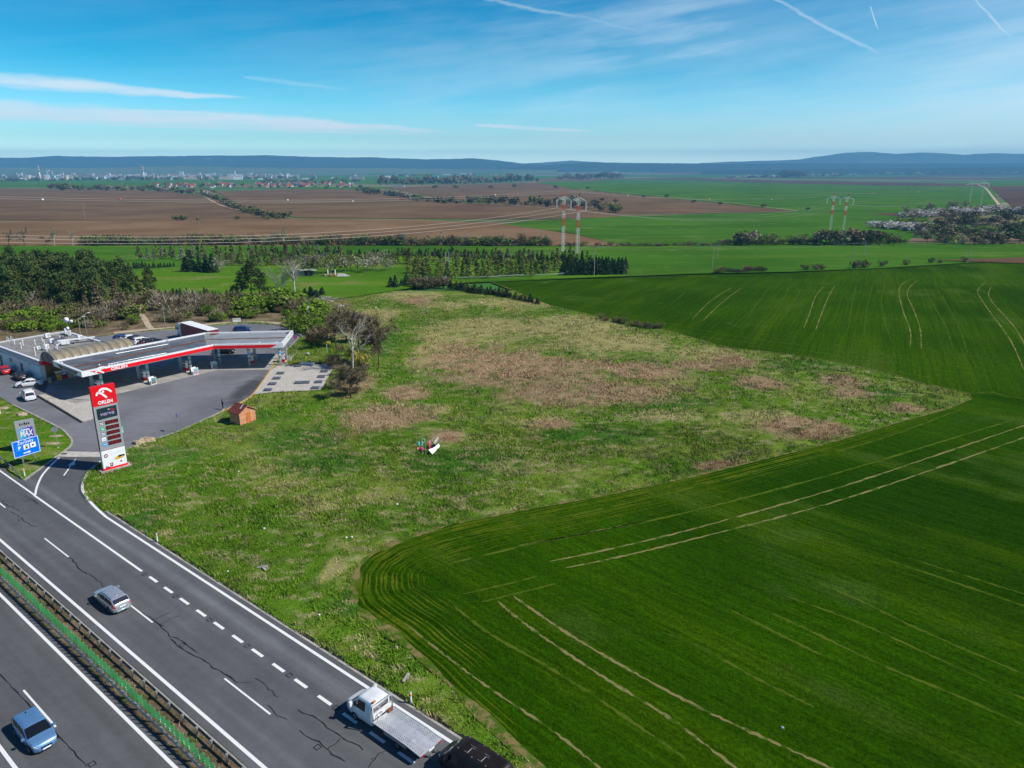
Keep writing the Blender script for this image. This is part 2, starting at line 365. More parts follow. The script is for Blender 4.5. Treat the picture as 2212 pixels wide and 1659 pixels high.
def attr_grass(N):
    a = N.n('ShaderNodeAttribute', attribute_name='tone'); c = E_(N, a.outputs['Color'])
    f = N.noise(N.pos, 3.5, 3, .78); f2 = N.noise(N.map(N.pos, (1, .5, 1), (0, 0, .3)), 9, 2, .7); bump(N, f2, .8, .12)
    k = N.smooth(f, .18, .82, .55, 1.45) * N.smooth(f2, .2, .8, .75, 1.25); return N.mix(1.0, c, N.vec(k, k, k), 'MULTIPLY')
material('meadow_turf', attr_grass, .95, .0)
def attr_blade(N):
    a = N.n('ShaderNodeAttribute', attribute_name='tone'); return E_(N, a.outputs['Color'])
material('grass_blade', attr_blade, .8, .03)

leafy('pine_needles', (.024, .052, .018), (.062, .094, .030), (.110, .130, .028)); leafy('spruce_needles', (.014, .036, .016), (.036, .066, .026))
leafy('larch_needles', (.115, .155, .035), (.19, .215, .060)); leafy('young_leaf', (.115, .165, .028), (.20, .22, .050)); leafy('ivy_leaf', (.055, .110, .010), (.125, .185, .018))
leafy('bush_green', (.060, .082, .020), (.125, .145, .036)); leafy('twig_brown', (.085, .070, .040), (.160, .132, .078)); leafy('twig_grey', (.15, .13, .09), (.25, .22, .155)); leafy('twig_rust', (.19, .09, .05), (.27, .13, .075))
leafy('blossom', (.27, .26, .23), (.46, .45, .42)); leafy('blossom_grey', (.13, .14, .09), (.23, .23, .17)); leafy('dry_grass', (.30, .24, .14), (.46, .38, .23)); leafy('yellow_leaf', (.30, .26, .05), (.42, .36, .08))
leafy('crown_far', (.062, .062, .030), (.125, .115, .058)); leafy('crown_far_green', (.052, .085, .030), (.10, .135, .045)); leafy('poplar_green', (.15, .21, .04), (.23, .27, .06))

# ------------------------------------------------------------------ mesh and object helpers
class MB:
    """collects boxes, bars, tubes and sheets; build() links them as one mesh object"""
    def __init__(s): s.v, s.f = [], []
    def add(s, vs, fs):
        o = len(s.v); s.v += [tuple(v) for v in vs]; s.f += [tuple(i + o for i in f) for f in fs]; return s
    def box(s, c, d, rz=0.0, M=None):
        x, y, z = d[0] / 2, d[1] / 2, d[2] / 2; ca, sa = math.cos(rz), math.sin(rz)
        vs = [Vector((c[0] + px * x * ca - py * y * sa, c[1] + px * x * sa + py * y * ca, c[2] + pz * z)) for pz in (-1, 1) for py in (-1, 1) for px in (-1, 1)]
        if M is not None: vs = [M @ v for v in vs]
        return s.add(vs, [(0, 2, 3, 1), (4, 5, 7, 6), (0, 1, 5, 4), (2, 6, 7, 3), (0, 4, 6, 2), (1, 3, 7, 5)])
    def tube(s, p, q, r, r2=None, n=6, cap=True):
        p, q = Vector(p), Vector(q); r2 = r if r2 is None else r2; d = (q - p)
        if d.length < 1e-9: return s
        d.normalize(); a = d.orthogonal().normalized(); b = d.cross(a)
        vs = [p + (a * math.cos(t) + b * math.sin(t)) * r for t in (2 * math.pi * i / n for i in range(n))] + [q + (a * math.cos(t) + b * math.sin(t)) * r2 for t in (2 * math.pi * i / n for i in range(n))]
        fs = [(i, (i + 1) % n, n + (i + 1) % n, n + i) for i in range(n)]
        if cap: fs += [tuple(range(n - 1, -1, -1)), tuple(range(n, 2 * n))]
        return s.add(vs, fs)
    def path(s, pts, r, n=5):
        for a, b in zip(pts, pts[1:]): s.tube(a, b, r, n=n, cap=False)
        return s
    def prism(s, poly, z0, z1):
        n = len(poly); A = sum(poly[i][0] * poly[(i + 1) % n][1] - poly[(i + 1) % n][0] * poly[i][1] for i in range(n))
        if A < 0: poly = poly[::-1]
        vs = [(p[0], p[1], z0) for p in poly] + [(p[0], p[1], z1) for p in poly]
        fs = [(i, (i + 1) % n, n + (i + 1) % n, n + i) for i in range(n)]
        tri = tessellate_polygon([[Vector((p[0], p[1], 0)) for p in poly]])
        for t in tri:
            a, b, c = (Vector((poly[i][0], poly[i][1])) for i in t); cw = (b - a).cross(c - a) < 0
            t = t[::-1] if cw else t; fs.append(tuple(n + i for i in t)); fs.append(tuple(i for i in t[::-1]))
        return s.add(vs, fs)
    def lathe(s, prof, n=10, c=(0, 0, 0)):
        vs = [(c[0] + r * math.cos(2 * math.pi * i / n), c[1] + r * math.sin(2 * math.pi * i / n), c[2] + z) for r, z in prof for i in range(n)]
        fs = [(k * n + i, k * n + (i + 1) % n, (k + 1) * n + (i + 1) % n, (k + 1) * n + i) for k in range(len(prof) - 1) for i in range(n)]
        fs += [tuple(range(n - 1, -1, -1)), tuple((len(prof) - 1) * n + i for i in range(n))]
        return s.add(vs, fs)
    def mesh(s, name='m'):
        me = bpy.data.meshes.new(name); me.from_pydata(s.v, [], s.f); me.update(); return me
    def build(s, name, mat, parent=None, smooth=False, loc=None):
        return link(name, s.mesh(name), mat, parent, smooth, loc)
def link(name, me, mat=None, parent=None, smooth=False, loc=None):
    if mat is not None and not me.materials: me.materials.append(P(mat) if isinstance(mat, str) else mat)
    if smooth: me.polygons.foreach_set('use_smooth', [True] * len(me.polygons))
    o = bpy.data.objects.new(name, me); COL.objects.link(o)
    if parent is not None: o.parent = parent
    if loc is not None: o.location = loc
    return o
def tag(o, label=None, cat=None, group=None, kind=None):
    for k, v in (('label', label), ('category', cat), ('group', group), ('kind', kind)):
        if v is not None: o[k] = v
    return o
def thing(name, loc, rz=0.0, label=None, cat=None, group=None):
    o = bpy.data.objects.new(name, None); COL.objects.link(o); o.empty_display_size = .3
    o.location = loc; o.rotation_euler = (0, 0, rz); return tag(o, label, cat, group)
def dup(root, loc, rz=None, label=None, group=None, scale=None):
    r = root.copy(); COL.objects.link(r); r.location = loc
    if rz is not None: r.rotation_euler = (0, 0, rz)
    if scale is not None: r.scale = scale if hasattr(scale, '__len__') else (scale,) * 3
    if label: r['label'] = label
    if group: r['group'] = group
    for ch in list(root.children):
        c = ch.copy(); COL.objects.link(c); c.parent = r
        for g in list(ch.children): d = g.copy(); COL.objects.link(d); d.parent = c
    return r
def np_mesh(name, V, F, tone=None):
    """mesh from numpy arrays; F is (n,3) or (n,4); tone = one colour for each vertex"""
    me = bpy.data.meshes.new(name); k = F.shape[1]
    me.vertices.add(len(V)); me.vertices.foreach_set('co', V.astype(np.float32).ravel())
    me.loops.add(F.size); me.loops.foreach_set('vertex_index', F.astype(np.int32).ravel())
    me.polygons.add(len(F)); me.polygons.foreach_set('loop_start', np.arange(0, F.size, k, dtype=np.int32)); me.polygons.foreach_set('loop_total', np.full(len(F), k, dtype=np.int32))
    me.update(calc_edges=True)
    if tone is not None:
        a = me.color_attributes.new('tone', 'FLOAT_COLOR', 'POINT'); c = np.ones((len(V), 4), np.float32); c[:, :3] = tone; a.data.foreach_set('color', c.ravel())
    return me
def drape(name, poly, mat, dz, parent=None, kind='structure'):
    """a sheet with this outline (X, Y) lying on the terrain, dz above it"""
    bm = bmesh.new(); vs = [bm.verts.new((p[0], p[1], 0)) for p in poly]
    for t in tessellate_polygon([[Vector((p[0], p[1], 0)) for p in poly]]):
        try: bm.faces.new([vs[i] for i in t])
        except ValueError: pass
    ys = [p[1] for p in poly]
    for y, _ in KN[1:-1]:
        if min(ys) < y < max(ys):
            bmesh.ops.bisect_plane(bm, geom=bm.verts[:] + bm.edges[:] + bm.faces[:], plane_co=(0, y, 0), plane_no=(0, 1, 0))
    for v in bm.verts: v.co.z = hz(v.co.y) + dz
    bmesh.ops.recalc_face_normals(bm, faces=bm.faces[:])
    for f in bm.faces:
        if f.normal.z < 0: f.normal_flip()
    me = bpy.data.meshes.new(name); bm.to_mesh(me); bm.free()
    o = link(name, me, mat, parent)
    if parent is None and kind: o['kind'] = kind
    return o
def pxpoly(pts): return [at(*p).xy for p in pts]
def smooth_line(pts, n=6):
    """Catmull-Rom through 2-D points"""
    P_ = [Vector(p) for p in pts]; P_ = [P_[0] * 2 - P_[1]] + P_ + [P_[-1] * 2 - P_[-2]]; out = []
    for i in range(1, len(P_) - 2):
        a, b, c, d = P_[i - 1:i + 3]
        for k in range(n):
            t = k / n; out.append(.5 * ((2 * b) + (c - a) * t + (2 * a - 5 * b + 4 * c - d) * t * t + (3 * b - a - 3 * c + d) * t ** 3))
    return out + [P_[-2]]
def ribbon_poly(line, w):
    """outline of a band of width w (number or function of 0..1) along a line"""
    n = len(line); L, Rr = [], []
    for i, p in enumerate(line):
        t = (line[min(i + 1, n - 1)] - line[max(i - 1, 0)]); t = Vector((t[0], t[1])).normalized(); nn = Vector((-t.y, t.x))
        ww = (w(i / (n - 1)) if callable(w) else w) / 2
        L.append(Vector((p[0], p[1])) + nn * ww); Rr.append(Vector((p[0], p[1])) - nn * ww)
    return L, Rr
def ribbon(name, line, w, mat, dz, parent=None, thick=0.0, kind='structure'):
    L, Rr = ribbon_poly(line, w); m = MB(); n = len(L)
    # split where the terrain bends
    vs = []; 
    for a, b in zip(L, Rr): vs += [(a.x, a.y, hz(a.y) + dz), (b.x, b.y, hz(b.y) + dz)]
    fs = [(2 * i, 2 * i + 1, 2 * i + 3, 2 * i + 2) for i in range(n - 1)]
    if thick:
        k = len(vs); vs += [(x, y, z - thick) for x, y, z in vs]
        fs += [(2 * i + 2, 2 * i, k + 2 * i, k + 2 * i + 2)[::-1] for i in range(n - 1)] + [(2 * i + 1, 2 * i + 3, k + 2 * i + 3, k + 2 * i + 1)[::-1] for i in range(n - 1)]
        fs += [(0, k, k + 1, 1), (2 * n - 2, 2 * n - 1, k + 2 * n - 1, k + 2 * n - 2)]
    m.add(vs, fs); me = m.mesh(name)
    bm = bmesh.new(); bm.from_mesh(me); bmesh.ops.recalc_face_normals(bm, faces=bm.faces[:])
    if not thick:
        for f in bm.faces:
            if f.normal.z < 0: f.normal_flip()
    bm.to_mesh(me); bm.free()
    o = link(name, me, mat, parent)
    if parent is None and kind: o['kind'] = kind
    return o
def inside(poly, X, Y):
    """which of the points (numpy) lie in the polygon"""
    r = np.zeros(X.shape, bool); n = len(poly)
    for i in range(n):
        x0, y0 = poly[i][0], poly[i][1]; x1, y1 = poly[(i + 1) % n][0], poly[(i + 1) % n][1]
        c = ((y0 > Y) != (y1 > Y)) & (X < (x1 - x0) * (Y - y0) / (y1 - y0 + 1e-12) + x0); r ^= c
    return r
def hw(s, off, z=0.0):
    """a point s metres along and off metres across the motorway"""
    return Vector((HD.x * s + HN.x * off, HD.y * s + HN.y * off, z))

# ================================================================== the land
def vnoise(X, Y, seed):
    rs = np.random.RandomState(seed); T = rs.rand(256, 256)
    xi = np.floor(X).astype(int); yi = np.floor(Y).astype(int); fx = X - xi; fy = Y - yi; fx = fx * fx * (3 - 2 * fx); fy = fy * fy * (3 - 2 * fy)
    g = lambda a, b: T[a & 255, b & 255]
    return (g(xi, yi) * (1 - fx) + g(xi + 1, yi) * fx) * (1 - fy) + (g(xi, yi + 1) * (1 - fx) + g(xi + 1, yi + 1) * fx) * fy
def fbm(X, Y, scale, octv=4, seed=1, gain=.5):
    r = 0; a = 1; t = 0
    for i in range(octv):
        c, q = math.cos(.6 + 1.1 * i), math.sin(.6 + 1.1 * i); r = r + a * vnoise((X * c + Y * q) / scale * 2 ** i + 17.3 * i + 300, (Y * c - X * q) / scale * 2 ** i + 9.1 * i + 300, seed + i); t += a; a *= gain
    return r / t
GX, GY = 15500, 16300
ground = drape('ground', [(-GX, -600), (GX, -600), (GX, GY), (-GX, GY)], 'farmland', -.35)

# --- fields, each a sheet on the terrain
FIELDS = [
 ('ploughed_field', [(-200, 408), (120, 407), (340, 411), (450, 424), (500, 446), (628, 471), (400, 475), (-200, 476)], 'soil_mid', .10),
 ('ploughed_field', [(-200, 478), (300, 476), (600, 472), (900, 474), (1090, 485), (1240, 506), (1345, 531), (900, 530), (-200, 533)], 'soil_red', .16),
 ('ploughed_field', [(470, 414), (620, 408), (810, 407), (880, 424), (1000, 438), (1180, 441), (1345, 464), (1330, 470), (1000, 473), (640, 470), (510, 446)], 'soil_mid', .12),
 ('ploughed_field', [(830, 405), (1000, 399), (1160, 394), (1240, 409), (1400, 424), (1560, 440), (1722, 457), (1500, 462), (1345, 463), (1180, 440), (1000, 436)], 'soil_mid', .14),
 ('wheat_field', [(1080, 484), (1180, 476), (1345, 468), (1560, 463), (1722, 460), (1900, 455), (2010, 462), (2000, 490), (1960, 522), (1880, 524), (1560, 530), (1345, 531), (1240, 505)], 'wheat_far', .18),
 ('wheat_field', [(1160, 393), (1330, 387), (1500, 384), (1800, 392), (2148, 405), (2152, 425), (2172, 452), (1990, 456), (1722, 457), (1560, 439), (1400, 423), (1240, 408)], 'wheat_far', .08),
 ('ploughed_field', [(1330, 386), (1500, 384), (1640, 389), (1900, 393), (2134, 398), (2134, 402), (1900, 401), (1640, 395), (1480, 389)], 'soil_dark', .30),
 ('ploughed_field', [(1500, 381), (1800, 383), (2300, 384), (2300, 388), (2100, 387), (1800, 386)], 'soil_dark', .32),
 ('wheat_field', [(1300, 378), (1800, 376), (2400, 374), (2400, 383), (1800, 382), (1450, 384)], 'wheat_far', .22),
 ('wheat_field', [(2136, 390), (2400, 389), (2400, 401), (2140, 402)], 'wheat_far', .24),
 ('ploughed_field', [(2136, 403), (2400, 402), (2400, 460), (2200, 462), (2180, 440), (2156, 420)], 'soil_dark', .26),
 ('wheat_field', [(-300, 391), (200, 388), (600, 388), (640, 392), (500, 398), (330, 402), (-300, 408)], 'wheat_far', .20),
 ('wheat_field', [(640, 381), (1140, 380), (1300, 382), (1180, 390), (1000, 396), (880, 398), (700, 396)], 'wheat_far', .19),
 ('ploughed_field', [(1140, 387), (1240, 384), (1340, 386), (1280, 391), (1190, 392)], 'soil_mid', .34),
 ('wheat_field', [(620, 405), (760, 403), (860, 405), (800, 409), (640, 409)], 'wheat_far', .36),
 ('ploughed_field', [(1390, 371), (1500, 369), (1800, 370), (1780, 374), (1500, 375)], 'soil_dark', .38),
 ('ploughed_field', [(1860, 384), (2060, 376), (2300, 375), (2300, 378), (2100, 381)], 'soil_dark', .39),
 ('wheat_field', [(-300, 532), (300, 531), (900, 531), (1345, 532), (1560, 531), (1900, 524), (2500, 530), (2500, 556), (2100, 568), (1900, 580), (1700, 588), (1500, 592), (1345, 598), (1000, 612), (-300, 660)], 'wheat_far', .20),
 ('ploughed_field', [(1880, 462), (2050, 458), (2060, 466), (1960, 470)], 'soil_dark', .30),
 ('ploughed_field', [(2030, 564), (2240, 556), (2500, 552), (2500, 566), (2240, 572), (2140, 568)], 'soil_mid', .45),
]
for nm, pts, mt, dz in FIELDS: drape(nm, pxpoly(pts), mt, dz)
drape('pasture', pxpoly([(235, 592), (420, 578), (700, 560), (860, 553), (1240, 566), (1352, 574), (1352, 598), (1060, 607), (900, 622), (742, 646), (500, 648), (300, 650)]), 'pasture_grass', .30)
drape('scrub_ground', pxpoly([(-120, 640), (120, 648), (340, 654), (560, 650), (742, 632), (762, 660), (720, 690), (668, 716), (636, 702), (560, 693), (470, 699), (400, 706), (250, 722), (-120, 775)]), 'scrub_floor', .10)
# the near crop, whose edge curls round the end of the meadow
WHEAT_EDGE = [(1600, 2080), (1250, 1752), (1102, 1605), (982, 1490), (899, 1413), (836, 1362), (786, 1325), (766, 1300), (761, 1262), (774, 1227), (800, 1201), (850, 1174), (930, 1146), (1030, 1121), (1200, 1090), (1400, 1050),
              (1500, 1028), (1700, 980), (1900, 925), (2040, 884), (2100, 862), (2096, 852), (2000, 830), (1900, 802), (1700, 765), (1560, 748), (1430, 711), (1300, 685), (1180, 657), (1110, 628), (1062, 610)]
we = [at(*p).xy for p in WHEAT_EDGE]
we_line = smooth_line(we[1:21], 6); we_line2 = smooth_line(we[21:], 5)
WHEAT = [we[0]] + we_line + we_line2 + [at(*p).xy for p in ((1350, 600), (1500, 594), (1700, 590), (1900, 581), (2100, 569), (2330, 558), (3300, 590))] + [Vector((150, 24))]
drape('wheat_field', WHEAT, 'wheat_near', .06)
drape('wheat_field', we_line2 + [at(*p).xy for p in ((1350, 600), (1500, 594), (1700, 590), (1900, 581), (2100, 569), (2330, 558), (3300, 590), (3300, 900), (2400, 866))], 'wheat_slope', .064)
ribbon('field_margin', we_line[:70], lambda t: .8 + .35 * math.sin(t * 23) + .25 * math.sin(t * 61), 'edge_strip', .082)
ribbon('field_margin', we_line[70:], lambda t: .55 + .25 * math.sin(t * 31), 'edge_strip', .082)
ribbon('field_margin', we_line2, lambda t: .5 + .3 * math.sin(t * 29), 'edge_strip', .082)
# wheel tracks in the crop
def tracks(pts, w, mt, n=7):
    ln = smooth_line([at(*p).xy for p in pts], n * 3); ln = [p + Vector((.05 * math.sin(i * 1.7 + pts[0][0]), .05 * math.sin(i * 2.3))) for i, p in enumerate(ln)]
    ribbon('wheel_track', ln, lambda t: w * (1 + .3 * math.sin(t * 41) + .2 * math.sin(t * 97)) * min(1, 8 * t + .3, 8 * (1 - t) + .3), mt, .078)
tracks([(1188, 1214), (1300, 1191), (1500, 1143), (1800, 1058), (2050, 975), (2300, 890)], .27, 'tramline')
tracks([(1222, 1228), (1330, 1206), (1500, 1165), (1800, 1086), (2050, 1003), (2300, 915)], .27, 'tramline')
tracks([(955, 1222), (1050, 1200), (1150, 1176), (1300, 1147), (1500, 1104), (1800, 1025), (2050, 950), (2240, 892)], .34, 'tramline_faint')
tracks([(1120, 1180), (1250, 1156), (1400, 1126)], .26, 'tramline')
tracks([(860, 1200), (950, 1172), (1050, 1150), (1200, 1122), (1400, 1078), (1700, 1002), (1900, 950), (2120, 868)], .25, 'tramline_faint')
tracks([(1075, 1300), (1110, 1330), (1180, 1382), (1300, 1462), (1450, 1556), (1640, 1700)], .27, 'tramline')
tracks([(1110, 1290), (1150, 1318), (1220, 1366), (1330, 1432), (1500, 1525), (1660, 1600), (1860, 1690)], .27, 'tramline')
tracks([(880, 1352), (960, 1416), (1060, 1490), (1200, 1585), (1330, 1690)], .2, 'tramline')
tracks([(980, 1310), (1060, 1372), (1180, 1440), (1320, 1530), (1480, 1640)], .30, 'tramline_faint')
tracks([(1430, 1366), (1520, 1404), (1640, 1470), (1760, 1530)], .28, 'tramline_faint')
tracks([(1580, 1320), (1660, 1360), (1780, 1420)], .30, 'tramline_faint')
tracks([(1620, 1308), (1720, 1350), (1900, 1436), (2080, 1510), (2260, 1590)], .30, 'tramline_faint')
tracks([(1770, 1262), (1860, 1300), (2000, 1368), (2240, 1470)], .30, 'tramline_faint')
tracks([(1920, 1212), (2040, 1252), (2240, 1320)], .32, 'tramline_faint')
tracks([(1700, 1290), (1850, 1345), (2060, 1440), (2250, 1530)], .24, 'tramline_faint')
tracks([(1960, 1205), (2100, 1250), (2250, 1296)], .24, 'tramline_faint')
for pts in ([(1000, 1285), (1100, 1262), (1160, 1246)], [(1040, 1302), (1150, 1275), (1200, 1262)]): tracks(pts, .22, 'tramline_faint')
for k in range(13):       # drill rows sweeping round the headland
    d = .7 + k * .52 + .1 * math.sin(k * 2.3); L_, R_ = ribbon_poly(we_line[6 + k:112 - 2 * k], 2 * d); ln = L_ if L_[20].x > R_[20].x else R_
    ribbon('drill_row', [p + Vector((.06 * math.sin(i * .9 + k), .06 * math.cos(i * .7 + k))) for i, p in enumerate(ln)], lambda t, k=k: (.42 - .026 * k) * (.75 + .35 * math.sin(t * 43 + k)) * min(1, 6 * t + .2, 6 * (1 - t) + .2), 'thin_crop', .064 + .0004 * k)
# tracks on the far slope of the crop
for pts, mt in (([(1495, 690), (1530, 655), (1565, 630), (1582, 622)], 0), ([(1518, 694), (1552, 660), (1588, 632), (1602, 622)], 0), ([(1736, 710), (1748, 680), (1762, 640), (1780, 618)], 0), ([(1762, 714), (1774, 680), (1788, 645), (1804, 616)], 0),
                ([(1966, 750), (1966, 715), (1950, 670), (1942, 630), (1952, 612), (1978, 600)], 0), ([(1990, 754), (1988, 715), (1974, 670), (1960, 638), (1966, 620), (1984, 604)], 0), ([(2212, 800), (2185, 740), (2150, 690), (2122, 650), (2112, 628), (2130, 608)], 0), ([(2230, 780), (2200, 720), (2160, 672), (2136, 640), (2140, 620)], 0),
                ([(1612, 690), (1640, 650), (1668, 616)], 1), ([(1664, 696), (1690, 650), (1706, 618)], 1), ([(1448, 660), (1480, 632)], 1), ([(1368, 640), (1392, 634)], 1), ([(1535, 668), (1566, 640)], 1), ([(1866, 720), (1872, 670), (1884, 620)], 1), ([(1926, 738), (1910, 690), (1904, 640), (1912, 614)], 1),
                ([(1832, 716), (1840, 660), (1850, 616)], 1), ([(2060, 760), (2040, 700), (2010, 650), (1996, 624)], 1), ([(2092, 770), (2076, 720), (2046, 660), (2024, 628)], 1)):
    tracks(pts, .25 if mt == 0 else .22, 'tramline' if mt == 0 else 'tramline_faint')
for pts in ([(1200, 655), (1320, 682), (1480, 720), (1700, 752), (1900, 782), (2200, 822)], [(1230, 652), (1400, 690), (1560, 722), (1800, 756), (2212, 812)], [(1300, 690), (1460, 726), (1640, 750), (1860, 790), (2060, 826)]):
    tracks(pts, .28, 'tramline_faint')
tracks([(2100, 851), (2140, 848), (2180, 858), (2230, 862)], .35, 'tramline_faint')

# farm tracks
ribbon('farm_track', smooth_line([at(*p).xy for p in ((2112, 398), (2128, 406), (2140, 420), (2160, 445), (2172, 456))], 5), 5.5, 'track_dirt', .5)
ribbon('farm_track', smooth_line([at(*p).xy for p in ((440, 424), (480, 445), (540, 458), (620, 471))], 5), 3.2, 'track_dirt', .5)
ribbon('farm_track', smooth_line([at(*p).xy for p in ((1060, 440), (1180, 450), (1345, 464), (1500, 461), (1722, 458))], 5), 2.6, 'track_dirt', .5)
ribbon('farm_track', smooth_line([at(*p).xy for p in ((1240, 406), (1400, 421), (1560, 437), (1722, 456))], 5), 3.0, 'track_dirt', .5)
ribbon('farm_track', smooth_line([at(*p).xy for p in ((1350, 386), (1480, 395), (1700, 403), (2100, 407), (2300, 408))], 5), 4.0, 'track_dirt', .5)
ribbon('dirt_path', smooth_line([at(*p).xy for p in ((298, 664), (306, 680), (314, 692), (322, 706), (332, 714))], 5), 1.4, 'track_dirt', .16)
ribbon('dirt_verge', smooth_line([at(*p).xy for p in ((246, 720), (330, 712), (400, 706), (466, 700), (528, 695), (590, 698), (630, 705), (648, 716))], 5), lambda t: 1.7 + .7 * math.sin(t * 19), 'track_dirt', .13)

# --- hills closing the view
def ridge(name, prof, D, depth, mat, amp, seed, mid=.5):
    xs = np.linspace(prof[0][0], prof[-1][0], 260); rows = np.interp(xs, [p[0] for p in prof], [p[1] for p in prof])
    az = (xs * 1024 / 2212 - 512) / F_PX; dep = np.array([-1, -.75, -.5, -.3, -.15, 0, .25, .6, 1.]) ; V = []
    top = CAM_H + (350 - rows) / 1588 * D; base = -96
    for j, q in enumerate(dep):
        Y = D + q * depth; X = az * Y
        k = {-1: 0, -.75: .16, -.5: .36, -.3: .62, -.15: .86, 0: 1., .25: .85, .6: .4, 1.: 0}[q]
        n = fbm(xs / 30 + j * 3.1, xs * 0 + j * 1.7, 1.0, 4, seed) - .5
        V.append(np.stack([X, np.full_like(X, Y) + n * depth * .12, base + (top - base) * k + n * amp * (1 if 0 < abs(q) < 1 else .8 if q == 0 else 0)], 1))
    V = np.concatenate(V); n = len(xs); F = np.array([(j * n + i, j * n + i + 1, (j + 1) * n + i + 1, (j + 1) * n + i) for j in range(len(dep) - 1) for i in range(n - 1)])
    o = link(name, np_mesh(name, V, F), mat, smooth=True); o['kind'] = 'structure'; return o
ridge('hills', [(-500, 344), (-150, 342), (0, 341), (90, 342), (160, 338), (260, 340), (400, 338), (540, 337), (620, 337), (700, 340), (830, 341), (930, 345), (1020, 343), (1075, 346), (1130, 353), (1200, 358), (1300, 361)], 13400, 2200, 'forest_hill', 24, 3)
ridge('hills', [(-500, 362), (-200, 359), (0, 360), (200, 362), (420, 358), (560, 361), (800, 362), (1000, 364), (1200, 366)], 10200, 1300, 'farmland', 10, 9)
ridge('hills', [(1080, 357), (1180, 356), (1240, 352), (1285, 350), (1330, 353), (1420, 353), (1560, 354), (1700, 352), (1800, 353), (2000, 353), (2250, 353), (2700, 354)], 12000, 1400, 'forest_hill', 12, 15)
ridge('hills', [(1440, 356), (1520, 351), (1620, 348), (1700, 345), (1740, 339), (1790, 332), (1850, 330), (1900, 334), (1945, 331), (2000, 333), (2040, 336), (2090, 332), (2140, 334), (2212, 334), (2400, 336), (2700, 340)], 15000, 1200, 'hazed_mountain', 24, 21)
ridge('hills', [(1120, 354), (1180, 350), (1230, 347), (1265, 349), (1300, 351), (1400, 352), (1500, 353)], 15400, 800, 'hazed_mountain', 14, 27)
ridge('hills', [(1500, 367), (1700, 365), (1900, 364), (2050, 361), (2200, 360), (2500, 360)], 9000, 800, 'forest_hill', 10, 33)

# --- air: pale blue haze that the far hills fade into
hb = MB().box((0, 7600, 82), (31400, 17600, 356)).build('haze', None)
hm = bpy.data.materials.new('haze_air'); hm.use_nodes = True; hn = hm.node_tree; hn.nodes.clear()
pv = hn.nodes.new('ShaderNodeVolumePrincipled'); pv.inputs['Density'].default_value = 8.5e-5; pv.inputs['Color'].default_value = (.22, .62, 1.0, 1); pv.inputs['Anisotropy'].default_value = 0.0
ho = hn.nodes.new('ShaderNodeOutputMaterial'); hn.links.new(pv.outputs[0], ho.inputs['Volume']); hb.data.materials.append(hm); hb['kind'] = 'stuff'
hb['label'] = 'pale blue haze over the far plain and hills'

# ================================================================== roads
mw = [hw(-260, 5.5).xy, hw(60, 5.5).xy, hw(60, 17.85).xy, hw(-260, 17.85).xy]
road_l = drape('motorway_carriageway', mw, 'motorway_asphalt', .03)
MAIN = [hw(-260, 20.35).xy, hw(60, 20.35).xy, hw(60, 31.45).xy, hw(-86.5, 31.45).xy, hw(-90, 31.0).xy, hw(-108, 28.3).xy, hw(-260, 28.3).xy]
road_r = drape('motorway_carriageway', MAIN, 'motorway_asphalt', .03)
RAMP = [at(*p).xy for p in ((52, 1039), (97, 1006), (121, 986), (140, 978), (217, 978), (232, 990), (214, 1000), (192, 1018), (178, 1039), (174.5, 1060), (184, 1077))] + [hw(-88, 31.25).xy, hw(-84, 31.4).xy, hw(-84, 27.9).xy, hw(-97, 27.9).xy, hw(-106, 27.95).xy]
ramp = drape('exit_ramp', RAMP, 'motorway_asphalt', .036)
FORE = [at(*p).xy for p in ((-260, 830), (-120, 770), (120, 737), (247, 724), (330, 717), (399, 711), (466, 704.5), (528, 699.5), (590, 702.5), (627, 710), (640, 721), (641, 732), (632, 742), (620, 753), (603, 775), (584, 799), (566, 826), (545, 853), (524, 868), (500, 880), (479, 889), (440, 907), (382, 933), (330, 950), (274, 970), (232, 989), (217, 984), (125, 984), (140, 973), (153, 962), (154, 951), (146, 941), (135, 929), (105, 913), (75, 898), (50, 886), (26, 874), (0, 858), (-60, 835), (-120, 850))]
FORE_S = FORE
fore = drape('forecourt', FORE, 'forecourt_asphalt', .042)
# concrete gutter across the ramp
drape('drain_strip', [at(*p).xy for p in ((124, 987), (140, 975.5), (214, 977), (218, 988))], 'concrete_pale', .05)
MB().box((0, 0, .03), (1.2, .5, .03)).build('drain_grate', 'dark_steel', loc=at(135, 981) + Vector((0, 0, .04)))['kind'] = 'structure'

def line_mark(name, s0, s1, off, w, parent):
    m = MB(); a, b, c, d = hw(s0, off - w / 2), hw(s1, off - w / 2), hw(s1, off + w / 2), hw(s0, off + w / 2)
    m.add([(p.x, p.y, .038) for p in (a, b, c, d)], [(0, 1, 2, 3)]); o = m.build(name, 'road_paint', parent)
    if o.data.polygons[0].normal.z < 0: o.data.flip_normals()
    return o
line_mark('edge_line', -240, 50, 21.05, .26, road_r); line_mark('edge_line', -86.5, 50, 30.85, .27, road_r)
line_mark('edge_line', -240, 50, 17.2, .25, road_l); line_mark('edge_line', -240, 50, 10.25, .25, road_l)
line_mark('edge_line', -240, -99.5, 27.85, .22, road_r); line_mark('divider_line', -99.5, -71.0, 27.8, .24, road_r)
for k in range(-8, 6): line_mark('lane_dash', -86.3 + 18.4 * k, -79.9 + 18.4 * k, 24.28, .15, road_r)
for k in range(0, 36): line_mark('divider_dash', -69.4 + 3.05 * k, -67.8 + 3.05 * k, 27.8, .27, road_r)
for k in range(-8, 6): line_mark('lane_dash', -60.6 + 18.4 * k, -54.3 + 18.4 * k, 13.55, .15, road_l)
def curve_mark(name, pts, w, parent, dz=.05): ribbon(name, smooth_line(pts, 6), w, 'road_paint', dz, parent)
